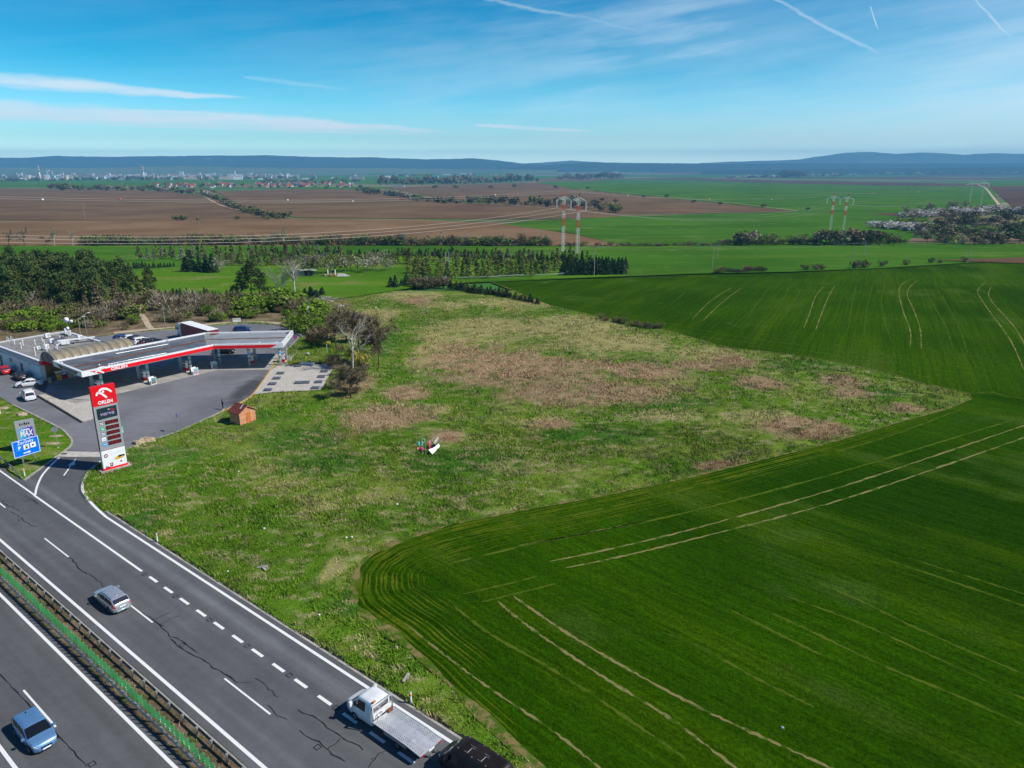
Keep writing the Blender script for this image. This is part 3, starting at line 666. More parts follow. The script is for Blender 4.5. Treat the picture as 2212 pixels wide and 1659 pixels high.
curve_mark('edge_line', [hw(-86.4, 30.85).xy, hw(-90.3, 31.2).xy] + [at(*p).xy for p in ((187.5, 1075), (178.5, 1058), (181, 1039), (193.5, 1017.5), (217, 996.5))], .30, ramp, .046)
curve_mark('edge_line', [hw(-99.3, 27.8).xy] + [at(*p).xy for p in ((76.5, 1068), (80, 1052), (91, 1028), (109, 1007), (128, 989))], .26, ramp, .046)
# direction arrow on the ramp
a0, a1 = at(138, 1028), at(164, 991.5); ad = (a1 - a0).normalized(); an = Vector((-ad.y, ad.x, 0))
m = MB(); L = (a1 - a0).length; q = lambda u, v: (a0 + ad * u + an * v + Vector((0, 0, .048)))
m.add([q(0, -.09), q(L * .6, -.09), q(L * .6, .09), q(0, .09)], [(0, 1, 2, 3)]); m.add([q(L * .58, -.42), q(L, 0), q(L * .58, .42)], [(0, 1, 2)])
m.build('arrow_marking', 'road_paint', ramp)
for i, (x, y) in enumerate(((232, 800), (256, 806))): pass
# sealed cracks: thin bands of tar
random.seed(5)
def crack(pts, w, parent, f, jag=.12):
    ln = []
    P2 = [at(*f(*p)).xy for p in pts]
    for a, b in zip(P2, P2[1:]):
        n = max(2, int((b - a).length / .5)); ln += [a + (b - a) * (i / n) + Vector((random.uniform(-jag, jag), random.uniform(-jag, jag))) * (0 if i == 0 else 1) for i in range(n)]
    ln.append(P2[-1]); ribbon('crack_seal', ln, lambda t: w * .78 * (1 + .4 * math.sin(t * 37)), 'tar', .0345, parent)
f3 = lambda x, y: (x * .26043, 960.1 + y * .26043); f4 = lambda x, y: (x * .26043, 1227.2 + y * .26043); f5 = lambda x, y: (576 + x * .26043, 1227.2 + y * .26043)
for pts, w, f in (([(0, 460), (60, 510), (110, 520), (160, 555)], .12, f3), ([(90, 560), (150, 590), (200, 640), (250, 670), (315, 683)], .10, f3), ([(155, 590), (200, 572), (280, 540)], .08, f3), ([(205, 428), (260, 455), (325, 500)], .13, f3), ([(230, 470), (310, 470)], .1, f3),
                  ([(570, 942), (630, 985), (650, 1030), (690, 1060), (720, 1080)], .15, f3), ([(740, 1075), (790, 1110), (840, 1145), (872, 1190)], .11, f3), ([(1180, 370), (1270, 430), (1320, 470), (1365, 485)], .11, f4), ([(1270, 435), (1340, 405), (1415, 370)], .08, f4), ([(1330, 470), (1400, 425), (1500, 397)], .08, f4),
                  ([(1320, 465), (1370, 520), (1400, 565), (1460, 580), (1560, 650), (1635, 705)], .12, f4), ([(1415, 590), (1470, 650), (1530, 685), (1620, 735), (1700, 775), (1760, 830), (1860, 880), (1930, 915)], .13, f4), ([(1870, 885), (1960, 955), (2085, 950)], .1, f4), ([(2110, 915), (2212, 980)], .1, f4), ([(1050, 272), (1090, 290)], .1, f4), ([(730, 315), (770, 295)], .1, f4),
                  ([(0, 985), (50, 1020), (95, 1075)], .1, f5), ([(15, 1140), (70, 1210), (125, 1240), (170, 1258)], .1, f5), ([(260, 1178), (330, 1215), (430, 1260), (500, 1330), (600, 1385), (640, 1420), (720, 1455), (800, 1512)], .12, f5), ([(275, 1348), (370, 1420), (470, 1480), (540, 1550), (650, 1608)], .12, f5), ([(500, 1510), (560, 1470), (612, 1415)], .09, f5), ([(845, 1658), (900, 1590), (930, 1540), (985, 1520)], .09, f5), ([(865, 1590), (930, 1545)], .09, f5),
                  ([(0, 880), (120, 1010), (250, 1150), (500, 1410), (720, 1650)], .10, f4)):
    crack(pts, w, road_r if f is not f4 or pts[0][0] > 700 else road_l, f, .05 if pts[0] == (0, 880) else .12)
def small_frame(x, y, f, parent):        # cored test squares in the paving
    c = at(*f(x, y)); mm = MB()
    for dx, dy, a, b in ((-.2, 0, .07, .46), (.2, 0, .07, .46), (0, -.2, .46, .07), (0, .2, .46, .07)): mm.box((dx, dy, 0), (a, b, .004))
    o = mm.build('test_patch', 'tar', parent, loc=(c.x, c.y, .0365)); o.rotation_euler.z = math.atan2(HD.y, HD.x)
for x, y in ((1195, 1080), (1455, 1262), (1738, 1458), (168, 625)): small_frame(x, y, f3, road_r)
for x, y in ((1510, 640), (2050, 650)): small_frame(x, y, f4, road_r)
for x, y in ((188, 890), (577, 1163), (422, 1488)): small_frame(x, y, f5, road_r)
small_frame(763, 1628, f4, road_l)

# kerbs
def kerb(pts, w=.22, mat='kerb_stone', name='kerb', h=.14):
    return ribbon(name, smooth_line([at(*p).xy for p in pts], 4), w, mat, h, None, h + .05)
kerb(((26, 874), (50, 886), (75, 898), (105, 913), (135, 929), (147, 941), (155, 951), (154, 962), (141, 974), (124, 986), (97, 1006), (52, 1039)), .30)
kerb(((247, 723), (330, 716), (399, 710), (466, 703.5), (528, 698.7), (590, 701.5), (627, 709), (641, 721), (643, 731), (634, 742), (621, 754)), .25)
kerb(((621, 754), (604, 775), (585, 799)), .25, 'kerb_yellow'); kerb(((585, 799), (567, 826), (546, 853), (525, 868), (500, 880.5), (479, 889.5)), .28, 'kerb_yellow')
kerb(((479, 889.5), (440, 907.5), (382, 933.5), (330, 951), (274, 971), (235, 990)), .24)
kerb([(184.5, 1078), (173, 1060), (176, 1039), (190, 1017), (213, 999)], .16, 'dark_steel', 'kerb', .10)
ribbon('gutter', [hw(s, 31.55).xy for s in range(-88, 60, 4)], .22, 'concrete', .02, None, .05)
ribbon('gutter', [hw(s, 31.85).xy for s in range(-88, 60, 4)], .42, 'tar', .012, None, .02)
ribbon('gutter', [hw(s, 20.05).xy for s in range(-200, 60, 4)], .5, 'concrete', .035, None, .04)

# ================================================================== meadow: relief, turf and standing grass
GRAVEL = [at(*p).xy for p in ((545.5, 853.5), (566, 827), (586, 800), (600, 791), (611, 789), (720, 787), (722, 792), (694, 843), (585, 848))]
def ell(px, py, rx, ry):
    c = at(px, py); u = at(px + rx, py); v = at(px, py - ry); w = at(px, py + ry)
    return c.x, c.y, (u - c).length, (v - w).length / 2
BROWN = [ell(*e) for e in ((1130, 806, 240, 52), (1290, 850, 170, 34), (1000, 778, 110, 36), (1180, 842, 150, 38), (830, 905, 120, 38), (965, 945, 45, 18), (885, 850, 70, 20), (1640, 832, 62, 18), (1822, 826, 60, 16), (1740, 925, 110, 22), (1960, 882, 50, 13), (1560, 1008, 70, 14), (1850, 850, 50, 10), (900, 650, 50, 9), (1400, 800, 120, 22), (1500, 790, 90, 14), (770, 830, 45, 26), (690, 720, 40, 14), (1200, 915, 50, 12), (1580, 780, 60, 12), (735, 790, 36, 12))]
STRAW = [ell(*e) for e in ((1060, 708, 210, 34), (1290, 745, 190, 30), (930, 770, 60, 50), (1240, 700, 120, 24), (1500, 770, 130, 24), (1180, 912, 60, 16), (1120, 655, 160, 16), (800, 690, 60, 40), (930, 885, 70, 16), (720, 1230, 40, 40), (1420, 900, 140, 18), (880, 640, 120, 12), (960, 660, 80, 10), (1650, 900, 100, 16))]
FAINT = [ell(*e) for e in ((440, 1085, 150, 40), (560, 1030, 150, 36), (790, 1085, 180, 30), (720, 1180, 70, 40), (260, 1070, 60, 26), (1100, 1010, 160, 20))]
LUSH = [ell(*e) for e in ((840, 740, 36, 40), (1115, 808, 38, 12), (1330, 812, 30, 9), (340, 990, 120, 30), (650, 950, 110, 30), (1000, 1000, 160, 40), (1450, 870, 130, 14), (1300, 940, 160, 22), (1750, 790, 120, 14), (1900, 850, 90, 12), (560, 900, 60, 18), (700, 1000, 120, 30), (900, 620, 160, 12), (300, 1130, 70, 40), (760, 1300, 40, 40), (640, 830, 60, 14))]
def field_mask(lst, X, Y):
    r = np.zeros_like(X)
    for cx, cy, rx, ry in lst: r = np.maximum(r, np.exp(-1.1 * (((X - cx) / rx) ** 2 + ((Y - cy) / ry) ** 2) ** 1.3))
    return r
def meadow_tone(X, Y):
    n1 = fbm(X, Y, 9, 4, 11); n2 = fbm(X, Y, 2.2, 4, 21, .6); n3 = fbm(X, Y, 26, 3, 31); n4 = fbm(X * .7 + Y * .3, Y * 1.6, 1.1, 3, 41, .6)
    sm = lambda v, a, b: np.clip((v - a) / (b - a), 0, 1) ** 2 * (3 - 2 * np.clip((v - a) / (b - a), 0, 1))
    A = lambda *c: np.array(c)[None, :] if X.ndim == 1 else np.array(c)
    mixc = lambda c, d, t: c * (1 - t[..., None]) + d * t[..., None]
    c = mixc(np.broadcast_to(A(.080, .162, .011), X.shape + (3,)), A(.138, .195, .028), sm(n1 * .6 + n2 * .4, .40, .60))
    c = mixc(c, A(.050, .135, .014), sm(field_mask(LUSH, X, Y) + (n1 - .5) * .8, .3, .8) * .8)
    st = np.maximum(field_mask(STRAW, X, Y), field_mask(FAINT, X, Y) * .48) + (n1 - .5) * .9 + (n2 - .5) * 1.1
    c = mixc(c, A(.33, .29, .125), sm(st, .28, .85) * .78)
    br = field_mask(BROWN, X, Y) + (n1 - .5) * .8 + (n2 - .5) * .9 + (n3 - .5) * .4
    c = mixc(c, A(.285, .195, .115), sm(br, .14, .80) * .92)
    c = mixc(c, A(.34, .28, .16), sm(n4, .54, .74) * .55)
    c = mixc(c, A(.040, .100, .012), sm(n2, .56, .72) * .5)
    return c * (.92 + .30 * n3[..., None])
def blocked(X, Y, pad=0.0):
    off = X * HN.x + Y * HN.y
    r = (off < 31.65) & ((X * HD.x + Y * HD.y) > -92)
    r |= (off < 28.2) | inside(FORE, X, Y) | inside(RAMP, X, Y) | inside(GRAVEL, X, Y)
    return r
STEP = .42
gx = np.arange(-104, 106, STEP); gy = np.arange(36, 252, STEP); XX, YY = np.meshgrid(gx, gy)
blk = blocked(XX, YY)
inw = inside([(p[0], p[1]) for p in WHEAT], XX, YY)
er = inw.copy()                                     # keep a rim of meadow under the edge of the crop
for _ in range(3): er[1:-1, 1:-1] = er[1:-1, 1:-1] & er[:-2, 1:-1] & er[2:, 1:-1] & er[1:-1, :-2] & er[1:-1, 2:]
scrub = inside(pxpoly([(-160, 640), (120, 650), (340, 656), (560, 652), (700, 650), (668, 716), (560, 693), (400, 706), (250, 722), (-160, 775)]), XX, YY)
drop = er | scrub | (XX < -100) & False
HH = np.vectorize(hz)(gy)[:, None] + (fbm(XX, YY, 1.3, 4, 5, .62) - .5) * .34 + (fbm(XX, YY, 7, 3, 8) - .5) * .30 + .03
wd_ = inw.copy()
for _ in range(2): wd_[1:-1, 1:-1] |= wd_[:-2, 1:-1] | wd_[2:, 1:-1] | wd_[1:-1, :-2] | wd_[1:-1, 2:]
HH = np.where(wd_, np.minimum(HH, np.vectorize(hz)(gy)[:, None] + .05), HH)
HH = np.where(inw, np.minimum(HH, np.vectorize(hz)(gy)[:, None] - .06), HH)
dl = blk.copy(); dl[1:-1, 1:-1] |= blk[:-2, 1:-1] | blk[2:, 1:-1] | blk[1:-1, :-2] | blk[1:-1, 2:]
HH = np.where(dl, np.minimum(HH, .0), HH); HH = np.where(blk, -.12, HH)
idx = np.arange(XX.size).reshape(XX.shape)
bad = drop | False; allblk = blk
q4 = lambda a: np.stack([a[:-1, :-1], a[:-1, 1:], a[1:, 1:], a[1:, :-1]], -1)
keep = ~(q4(allblk).all(-1) | q4(bad).all(-1))
Fq = q4(idx)[keep]; V = np.stack([XX.ravel(), YY.ravel(), HH.ravel()], 1)
used = np.unique(Fq); remap = np.full(len(V), -1); remap[used] = np.arange(len(used))
tone = meadow_tone(XX.ravel()[used], YY.ravel()[used])
meadow = link('meadow', np_mesh('meadow', V[used], remap[Fq], tone), 'meadow_turf', smooth=True); meadow['kind'] = 'structure'

def grass_blades(name, n, seed, xr, yr, hgt, wid, ok, label, lean=.55, tone_f=meadow_tone, gain=1.15):
    rs = np.random.RandomState(seed); X = rs.uniform(*xr, n); Y = rs.uniform(*yr, n)
    clump = fbm(X, Y, 1.6, 3, seed + 3)
    k = ok(X, Y) & (clump + rs.rand(n) * .35 > .52); X, Y = X[k], Y[k]; n = len(X); clump = clump[k]
    Z = np.interp(Y, [a for a, _ in KN], [b for _, b in KN]) - .02
    h = hgt * rs.uniform(.5, 1.35, n) * (.5 + clump); a = rs.uniform(0, 2 * np.pi, n); w = wid * rs.uniform(.6, 1.5, n); l = lean * rs.uniform(.2, 1.3, n) * h; b = rs.uniform(0, 2 * np.pi, n)
    p0 = np.stack([X - np.cos(a) * w, Y - np.sin(a) * w, Z], 1); p1 = np.stack([X + np.cos(a) * w, Y + np.sin(a) * w, Z], 1)
    p2 = np.stack([X + np.cos(b) * l - .25 * h, Y + np.sin(b) * l + .06 * h, Z + h], 1)
    V = np.stack([p0, p1, p2], 1).reshape(-1, 3); F = np.arange(3 * n).reshape(-1, 3)
    t = tone_f(X, Y) * (gain * rs.uniform(.45, 1.75, (n, 1))); t[:, 0] *= rs.uniform(.75, 1.35, n); t = np.repeat(t, 3, 0)
    o = link(name, np_mesh(name, V, F, t), 'grass_blade'); tag(o, label, 'grass', kind='stuff'); return o
free = lambda X, Y: ~(blocked(X, Y) | inside(WHEAT, X, Y))
grass_blades('meadow_grass', 640000, 4, (-60, 66), (40, 110), .26, .05, lambda X, Y: free(X, Y), 'rough grass and dead straw tufts standing in the meadow')
grass_blades('meadow_grass', 420000, 5, (-76, 100), (110, 240), .32, .07, lambda X, Y: free(X, Y) & ~inside(pxpoly([(-160, 640), (560, 652), (700, 650), (668, 716), (560, 693), (250, 722), (-160, 775)]), X, Y), 'taller dry grass tufts on the far half of the meadow')
# lawn beside the ramp
lawn_tone = lambda X, Y: np.stack([.060 + .03 * fbm(X, Y, 5, 3, 3), .165 + .03 * fbm(X, Y, 5, 3, 3), .012 + 0 * X], 1)
LAWN = [at(*p).xy for p in ((-60, 838), (0, 861), (26, 876), (75, 900), (135, 931), (152, 948), (152, 962), (122, 985), (97, 1005), (52, 1037), (30, 1018), (-60, 960))]
drape('lawn', LAWN, 'pasture_grass', .05)
grass_blades('lawn_grass', 90000, 6, (-100, -62), (76, 132), .16, .05, lambda X, Y: inside(LAWN, X, Y), 'short bright lawn grass on the island beside the ramp', tone_f=lawn_tone)
# planted central reserve
med = ribbon('central_reserve', [hw(s, 18.95).xy for s in range(-200, 61, 3)], 2.3, 'scrub_floor', .045)
med_tone = lambda X, Y: np.where((fbm(X, Y, 2.2, 3, 77) > .5)[:, None], np.array([[.085, .125, .020]]), np.array([[.17, .13, .08]]))
grass_blades('reserve_grass', 160000, 7, (-75, 40), (5, 75), .22, .05, lambda X, Y: np.abs(X * HN.x + Y * HN.y - 18.95) < 1.05, 'patchy grass and dead weeds between the two guardrails', tone_f=med_tone)
verge = ribbon('verge', [hw(s, 29.8).xy for s in range(-200, -107, 3)], 3.0, 'scrub_floor', .02)

# ================================================================== vehicles
def lerp_tab(tab):
    xs = [p[0] for p in tab]; zs = [p[1] for p in tab]
    return lambda x: float(np.interp(x, xs, zs))
WHEEL_CACHE = {}
def wheel(parent, x, y, r=.32, w=.22, rim='rim'):
    key = (r, w, rim, y > 0)
    if key not in WHEEL_CACHE:
        t = MB(); n = 18; s = 1 if y > 0 else -1
        prof = [(r * .62, -w / 2), (r * .93, -w / 2), (r, -w * .35), (r, w * .35), (r * .93, w / 2), (r * .62, w / 2)]
        for i in range(n):
            for j, (rr, yy) in enumerate(prof): t.v.append((rr * math.cos(2 * math.pi * i / n), yy, rr * math.sin(2 * math.pi * i / n)))
        k = len(prof)
        for i in range(n):
            for j in range(k): t.f.append((i * k + j, i * k + (j + 1) % k, ((i + 1) % n) * k + (j + 1) % k, ((i + 1) % n) * k + j))
        tm = t.mesh('tyre'); tm.materials.append(P('rubber'))
        m = MB(); m.tube((0, -w * .2, 0), (0, s * w * .40, 0), r * .30, r * .2, 8)
        for i in range(5):
            a = 2 * math.pi * i / 5; d = Vector((math.cos(a), 0, math.sin(a))); m.tube(Vector((0, s * w * .38, 0)) + d * .04, Vector((0, s * w * .40, 0)) + d * r * .6, .03, .045, 4)
        m.tube((0, -w * .1, 0), (0, s * w * .30, 0), r * .64, r * .63, 14)
        rm = m.mesh('rim'); rm.materials.append(P(rim)); WHEEL_CACHE[key] = (tm, rm)
    tm, rm = WHEEL_CACHE[key]
    o = link('wheel', tm, None, parent, True, (x, y, r)); link('rim', rm, None, o, False); return o
class Body:
    """car body lofted over cross-sections: top line, belt line and plan give its shape"""
    def __init__(s, top, belt, plan, zb, tumble=.33, edge=.05, crown=.02):
        s.top, s.belt, s.plan, s.zb = lerp_tab(top), lerp_tab(belt), lerp_tab(plan), lerp_tab(zb); s.x0, s.x1 = top[0][0], top[-1][0]; s.tum, s.edge, s.crown = tumble, edge, crown
        s.br = sorted({round(p[0], 3) for t in (top, belt, plan, zb) for p in t})
    def sec(s, x):
        w, zt, zb = s.plan(x), s.top(x), s.zb(x); zs = max(min(s.belt(x), zt - .03), zb + .1); g = min(1, (zt - zs) / .3)
        wr = max((w - .03) - s.tum * (zt - zs), .12)
        return [(w - .10, zb), (w - .015, zb + .10), (w, zb + (zs - zb) * .55), (w - .03, zs), (wr, zt - s.edge * g - .01), (wr - .10 * min(1, wr / .4), zt - .004), (wr * .5, zt + s.crown * .7), (0.0, zt + s.crown)]
    def at(s, x, t, side):
        S = s.sec(x); i = min(int(t), len(S) - 2); f = t - i
        return Vector((x, side * (S[i][0] + (S[i + 1][0] - S[i][0]) * f), S[i][1] + (S[i + 1][1] - S[i][1]) * f))
    def mesh(s):
        xs = sorted(set(s.br) | {round(v, 3) for v in np.linspace(s.x0, s.x1, 22)}); m = MB(); k = 8; n = 2 * k - 1
        for x in xs:
            S = s.sec(x); m.v += [(x, p[0], p[1]) for p in S] + [(x, -p[0], p[1]) for p in S[-2::-1]]
        for i in range(len(xs) - 1):
            for j in range(n - 1): m.f.append((i * n + j, i * n + j + 1, (i + 1) * n + j + 1, (i + 1) * n + j))
            m.f.append((i * n + n - 1, i * n, (i + 1) * n, (i + 1) * n + n - 1))
        m.f.append(tuple(range(n - 1, -1, -1))); m.f.append(tuple((len(xs) - 1) * n + j for j in range(n)))
        me = m.mesh('body'); bm = bmesh.new(); bm.from_mesh(me); bmesh.ops.recalc_face_normals(bm, faces=bm.faces[:]); bm.to_mesh(me); bm.free(); return me
    def patch(s, x0, x1, t0, t1, sides, off, nx=6, nt=4):
        """a pane or lamp that follows the body, standing 'off' proud of it"""
        m = MB(); cols = []
        ts = [t0 + (t1 - t0) * j / nt for j in range(nt + 1)]
        if sides == 0: pts = [(t, 1) for t in ts] + [(t, -1) for t in ts[-2::-1]] if abs(t1 - 7) < 1e-6 else []
        else: pts = [(t, sides) for t in ts]
        for i in range(nx + 1):
            x = x0 + (x1 - x0) * i / nx
            for t, sd in pts:
                p = s.at(x, t, sd); e = .01; a = s.at(min(x + e, s.x1), t, sd) - s.at(max(x - e, s.x0), t, sd)
                tt = max(min(t, 6.95), .05); b = s.at(x, tt + .04, sd) - s.at(x, tt - .04, sd); nn = a.cross(b) * (sd)
                if nn.length < 1e-9: nn = Vector((0, 0, 1))
                nn.normalize()
                c = Vector((0, 0, (s.zb(x) + s.top(x)) / 2)); 
                if nn.dot(p - Vector((x * .8, 0, c.z))) < 0: nn = -nn
                m.v.append(p + nn * off)
        k = len(pts)
        for i in range(nx):
            for j in range(k - 1): m.f.append((i * k + j, i * k + j + 1, (i + 1) * k + j + 1, (i + 1) * k + j))
        me = m.mesh('patch'); bm = bmesh.new(); bm.from_mesh(me); bmesh.ops.recalc_face_normals(bm, faces=bm.faces[:])
        cen = Vector((0, 0, .7))
        if sum((f.calc_center_median() - cen).dot(f.normal) for f in bm.faces) < 0: bmesh.ops.reverse_faces(bm, faces=bm.faces[:])
        bm.to_mesh(me); bm.free(); return me
def car(name, loc, heading, paint, label, kind='hatch', cat='car', group=None, rails=None, glass_='car_glass'):
    K = {
     'estate': dict(top=[(-2.32, .62), (-2.29, .92), (-2.22, 1.06), (-1.78, 1.41), (-1.5, 1.45), (-.5, 1.48), (.25, 1.44), (.42, 1.40), (1.12, 1.00), (1.25, .97), (1.85, .88), (2.18, .74), (2.32, .48)], belt=[(-2.32, .9), (-1.2, .98), (.8, .93), (2.32, .8)],
                    plan=[(-2.32, .62), (-2.2, .82), (-1.7, .92), (0, .93), (1.5, .91), (2.1, .78), (2.32, .50)], ws=(.42, 1.10), rw=(-2.20, -1.84), side=[(-1.95, -.62), (-.54, .35), (.42, .92)], wb=2.78),
     'hatch': dict(top=[(-2.16, .60), (-2.13, .92), (-2.02, 1.06), (-1.62, 1.39), (-1.35, 1.44), (-.4, 1.48), (.3, 1.43), (.42, 1.40), (1.18, 1.00), (1.3, .97), (1.8, .88), (2.06, .74), (2.18, .46)], belt=[(-2.16, .95), (-1.2, .99), (.8, .93), (2.18, .8)],
                   plan=[(-2.16, .60), (-2.05, .80), (-1.5, .90), (0, .905), (1.35, .89), (1.95, .76), (2.18, .46)], ws=(.42, 1.16), rw=(-2.00, -1.66), side=[(-1.55, -.62), (-.54, .35), (.42, .95)], wb=2.66),
     'fastback': dict(top=[(-2.24, .58), (-2.2, .95), (-1.95, 1.05), (-1.05, 1.36), (-.5, 1.42), (.2, 1.40), (.38, 1.36), (1.15, .98), (1.3, .95), (1.9, .84), (2.15, .70), (2.26, .44)], belt=[(-2.24, .95), (-1.2, .97), (.8, .90), (2.26, .78)],
                      plan=[(-2.24, .62), (-2.1, .82), (-1.5, .90), (0, .90), (1.45, .88), (2.05, .74), (2.26, .46)], ws=(.38, 1.13), rw=(-1.85, -1.12), side=[(-1.35, -.55), (-.47, .35), (.42, .92)], wb=2.65),
     'mpv': dict(top=[(-2.0, .62), (-1.98, 1.02), (-1.86, 1.62), (-1.66, 1.76), (-.6, 1.80), (.35, 1.74), (.55, 1.68), (1.25, 1.12), (1.4, 1.08), (1.85, .98), (2.06, .80), (2.16, .46)], belt=[(-2.0, 1.08), (-1.2, 1.08), (.8, 1.02), (2.16, .86)],
                 plan=[(-2.0, .78), (-1.9, .86), (-1.5, .91), (0, .915), (1.35, .90), (1.9, .80), (2.16, .56)], ws=(.55, 1.23), rw=(-1.975, -1.87), side=[(-1.6, -.65), (-.57, .42), (.5, 1.0)], wb=2.70),
     'suv': dict(top=[(-2.2, .70), (-2.17, 1.08), (-2.05, 1.22), (-1.75, 1.56), (-1.4, 1.62), (-.4, 1.66), (.3, 1.60), (.45, 1.55), (1.15, 1.12), (1.3, 1.08), (1.9, 1.0), (2.12, .84), (2.22, .5)], belt=[(-2.2, 1.1), (-1.2, 1.12), (.8, 1.06), (2.22, .9)],
                 plan=[(-2.2, .66), (-2.05, .84), (-1.5, .93), (0, .935), (1.45, .92), (2.0, .80), (2.22, .52)], ws=(.45, 1.13), rw=(-2.03, -1.79), side=[(-1.7, -.6), (-.52, .38), (.45, .95)], wb=2.68),
    }[kind]
    x0, x1 = K['top'][0][0], K['top'][-1][0]
    B = Body(K['top'], K['belt'], K['plan'], [(x0, .34), (x0 + .25, .22), (x1 - .25, .20), (x1, .28)])
    t = thing(name, loc, math.atan2(heading[1], heading[0]), label, cat, group)
    link('body', B.mesh(), paint, t, True)
    link('windscreen', B.patch(K['ws'][0], K['ws'][1], 4.35, 7, 0, .014), glass_, t, True)
    link('rear_window', B.patch(K['rw'][0], K['rw'][1], 4.9, 7, 0, .03, 14), 'back_glass', t, True)
    for sd in (1, -1):
        for a, b in K['side']: link('side_window', B.patch(a, b, 3.10, 3.88, sd, .012), glass_, t, True)
        link('headlight', B.patch(x1 - .38, x1 - .08, 2.75, 3.9 if kind != 'mpv' else 3.6, sd, .012, 4, 2), 'lamp_clear', t)
        link('taillight', B.patch(x0 + .02, x0 + .34, 2.45, 3.75 if kind in ('mpv', 'estate') else 3.2, sd, .014, 4, 2), 'lamp_red', t)
        w = B.plan(1.0); xm = K['ws'][1] - .25
        MB().box((xm, sd * (w + .10), B.belt(xm) + .08), (.16, .22, .15), sd * .15).build('mirror', paint, t)
        wbx = K['wb'] / 2; r = .33 if kind != 'suv' else .36
        for sx in (1, -1):
            yy = B.plan(sx * wbx); arch = MB(); n = 14
            arch.v = [(sx * wbx, sd * (yy + .006), r)] + [(sx * wbx + (r + .055) * math.cos(math.pi * i / n), sd * (yy + .006), max(.2, r + (r + .055) * math.sin(math.pi * i / n))) for i in range(-2, n + 3)]
            arch.f = [(0, i, i + 1) if sd < 0 else (0, i + 1, i) for i in range(1, len(arch.v) - 1)]; arch.build('wheel_arch', 'black_paint', t)
            wheel(t, sx * wbx, sd * (yy - .085), r)
    link('grille', B.patch(x1 - .14, x1 - .03, 2.3, 2.95, 0, .015) if False else MB().box((x1 - .02, 0, .52), (.06, .72, .10)).mesh(), 'black_paint', t)
    MB().box((x1 + .005, 0, .40), (.03, .52, .11)).build('number_plate', 'sign_white', t); MB().box((x0 - .012, 0, .72 if kind != 'mpv' else .80), (.03, .52, .11)).build('number_plate', 'sign_white', t)
    MB().box((x0 + .02, 0, .36), (.08, 1.1, .12)).build('bumper', 'black_paint' if kind == 'suv' else paint, t)
    if rails:
        for sd in (1, -1):
            ps = [B.at(x, 4.6, sd) + Vector((0, 0, .035)) for x in np.linspace(K['side'][0][0] + .25, .3, 7)]; MB().path(ps, .022).build('roof_rail', rails, t)
    MB().box((-1.25, 0, B.top(-1.25) + .05), (.16, .05, .07)).build('antenna', paint if paint != 'blue_paint' else 'black_paint', t)
    return t
car('estate_car', hw(-67.4, 23.35, .036), -HD, 'silver_paint', 'silver estate car with roof rails driving away beside the lane dashes', 'estate', rails='dark_steel')
car('hatchback_car', hw(-54.3, 12.25, .036), HD, 'blue_paint', 'metallic blue hatchback coming towards the camera on the near carriageway', 'hatch')
zz = Vector((0, 0, .046))
car('hatchback_car', at(64, 834.5) + zz, (-.93, -.37), 'car_white', 'white fastback hatchback seen from its side beside the shop corner', 'fastback')
car('small_van', at(63, 862) + zz, (-.66, .75), 'car_white', 'white boxy small van driving in just below the white fastback', 'mpv', 'van')
car('hatchback_car', at(46, 819) + zz, (-.72, .69), 'dark_paint', 'black car parked between the red car and the shop wall', 'hatch')
car('hatchback_car', at(10, 806) + zz, (-.72, .69), 'red_paint', 'red hatchback parked at the left edge beside the shop wall', 'hatch')
for i, (x, y, kd, pt, lb) in enumerate(((267, 735, 'hatch', 'navy_paint', 'dark blue hatchback, leftmost of the cars parked behind the vaulted roof'), (283, 736, 'fastback', 'car_white', 'white saloon second from the left among the cars parked behind the vaulted roof'),
        (296, 739.5, 'suv', 'black_paint', 'large black car between two white ones behind the vaulted roof'), (308, 743, 'suv', 'car_white', 'white off-roader in front of the row parked behind the vaulted roof'), (322, 744.5, 'fastback', 'dark_paint', 'dark saloon right of the white off-roader behind the canopy'), (333, 744, 'hatch', 'black_paint', 'black hatchback at the right end of the row behind the canopy'))):
    car('parked_car', at(x, y) + zz, (.60, .80), pt, lb, kd, group='cars parked behind the canopy')
car('parked_car', at(524, 717) + zz, (.95, .2), 'navy_paint', 'dark blue car alone on the loop road behind the canopy roof', 'hatch')
car('parked_car', at(486, 764) + zz, (.98, .1), 'black_paint', 'black car half hidden under the red canopy edge', 'hatch')

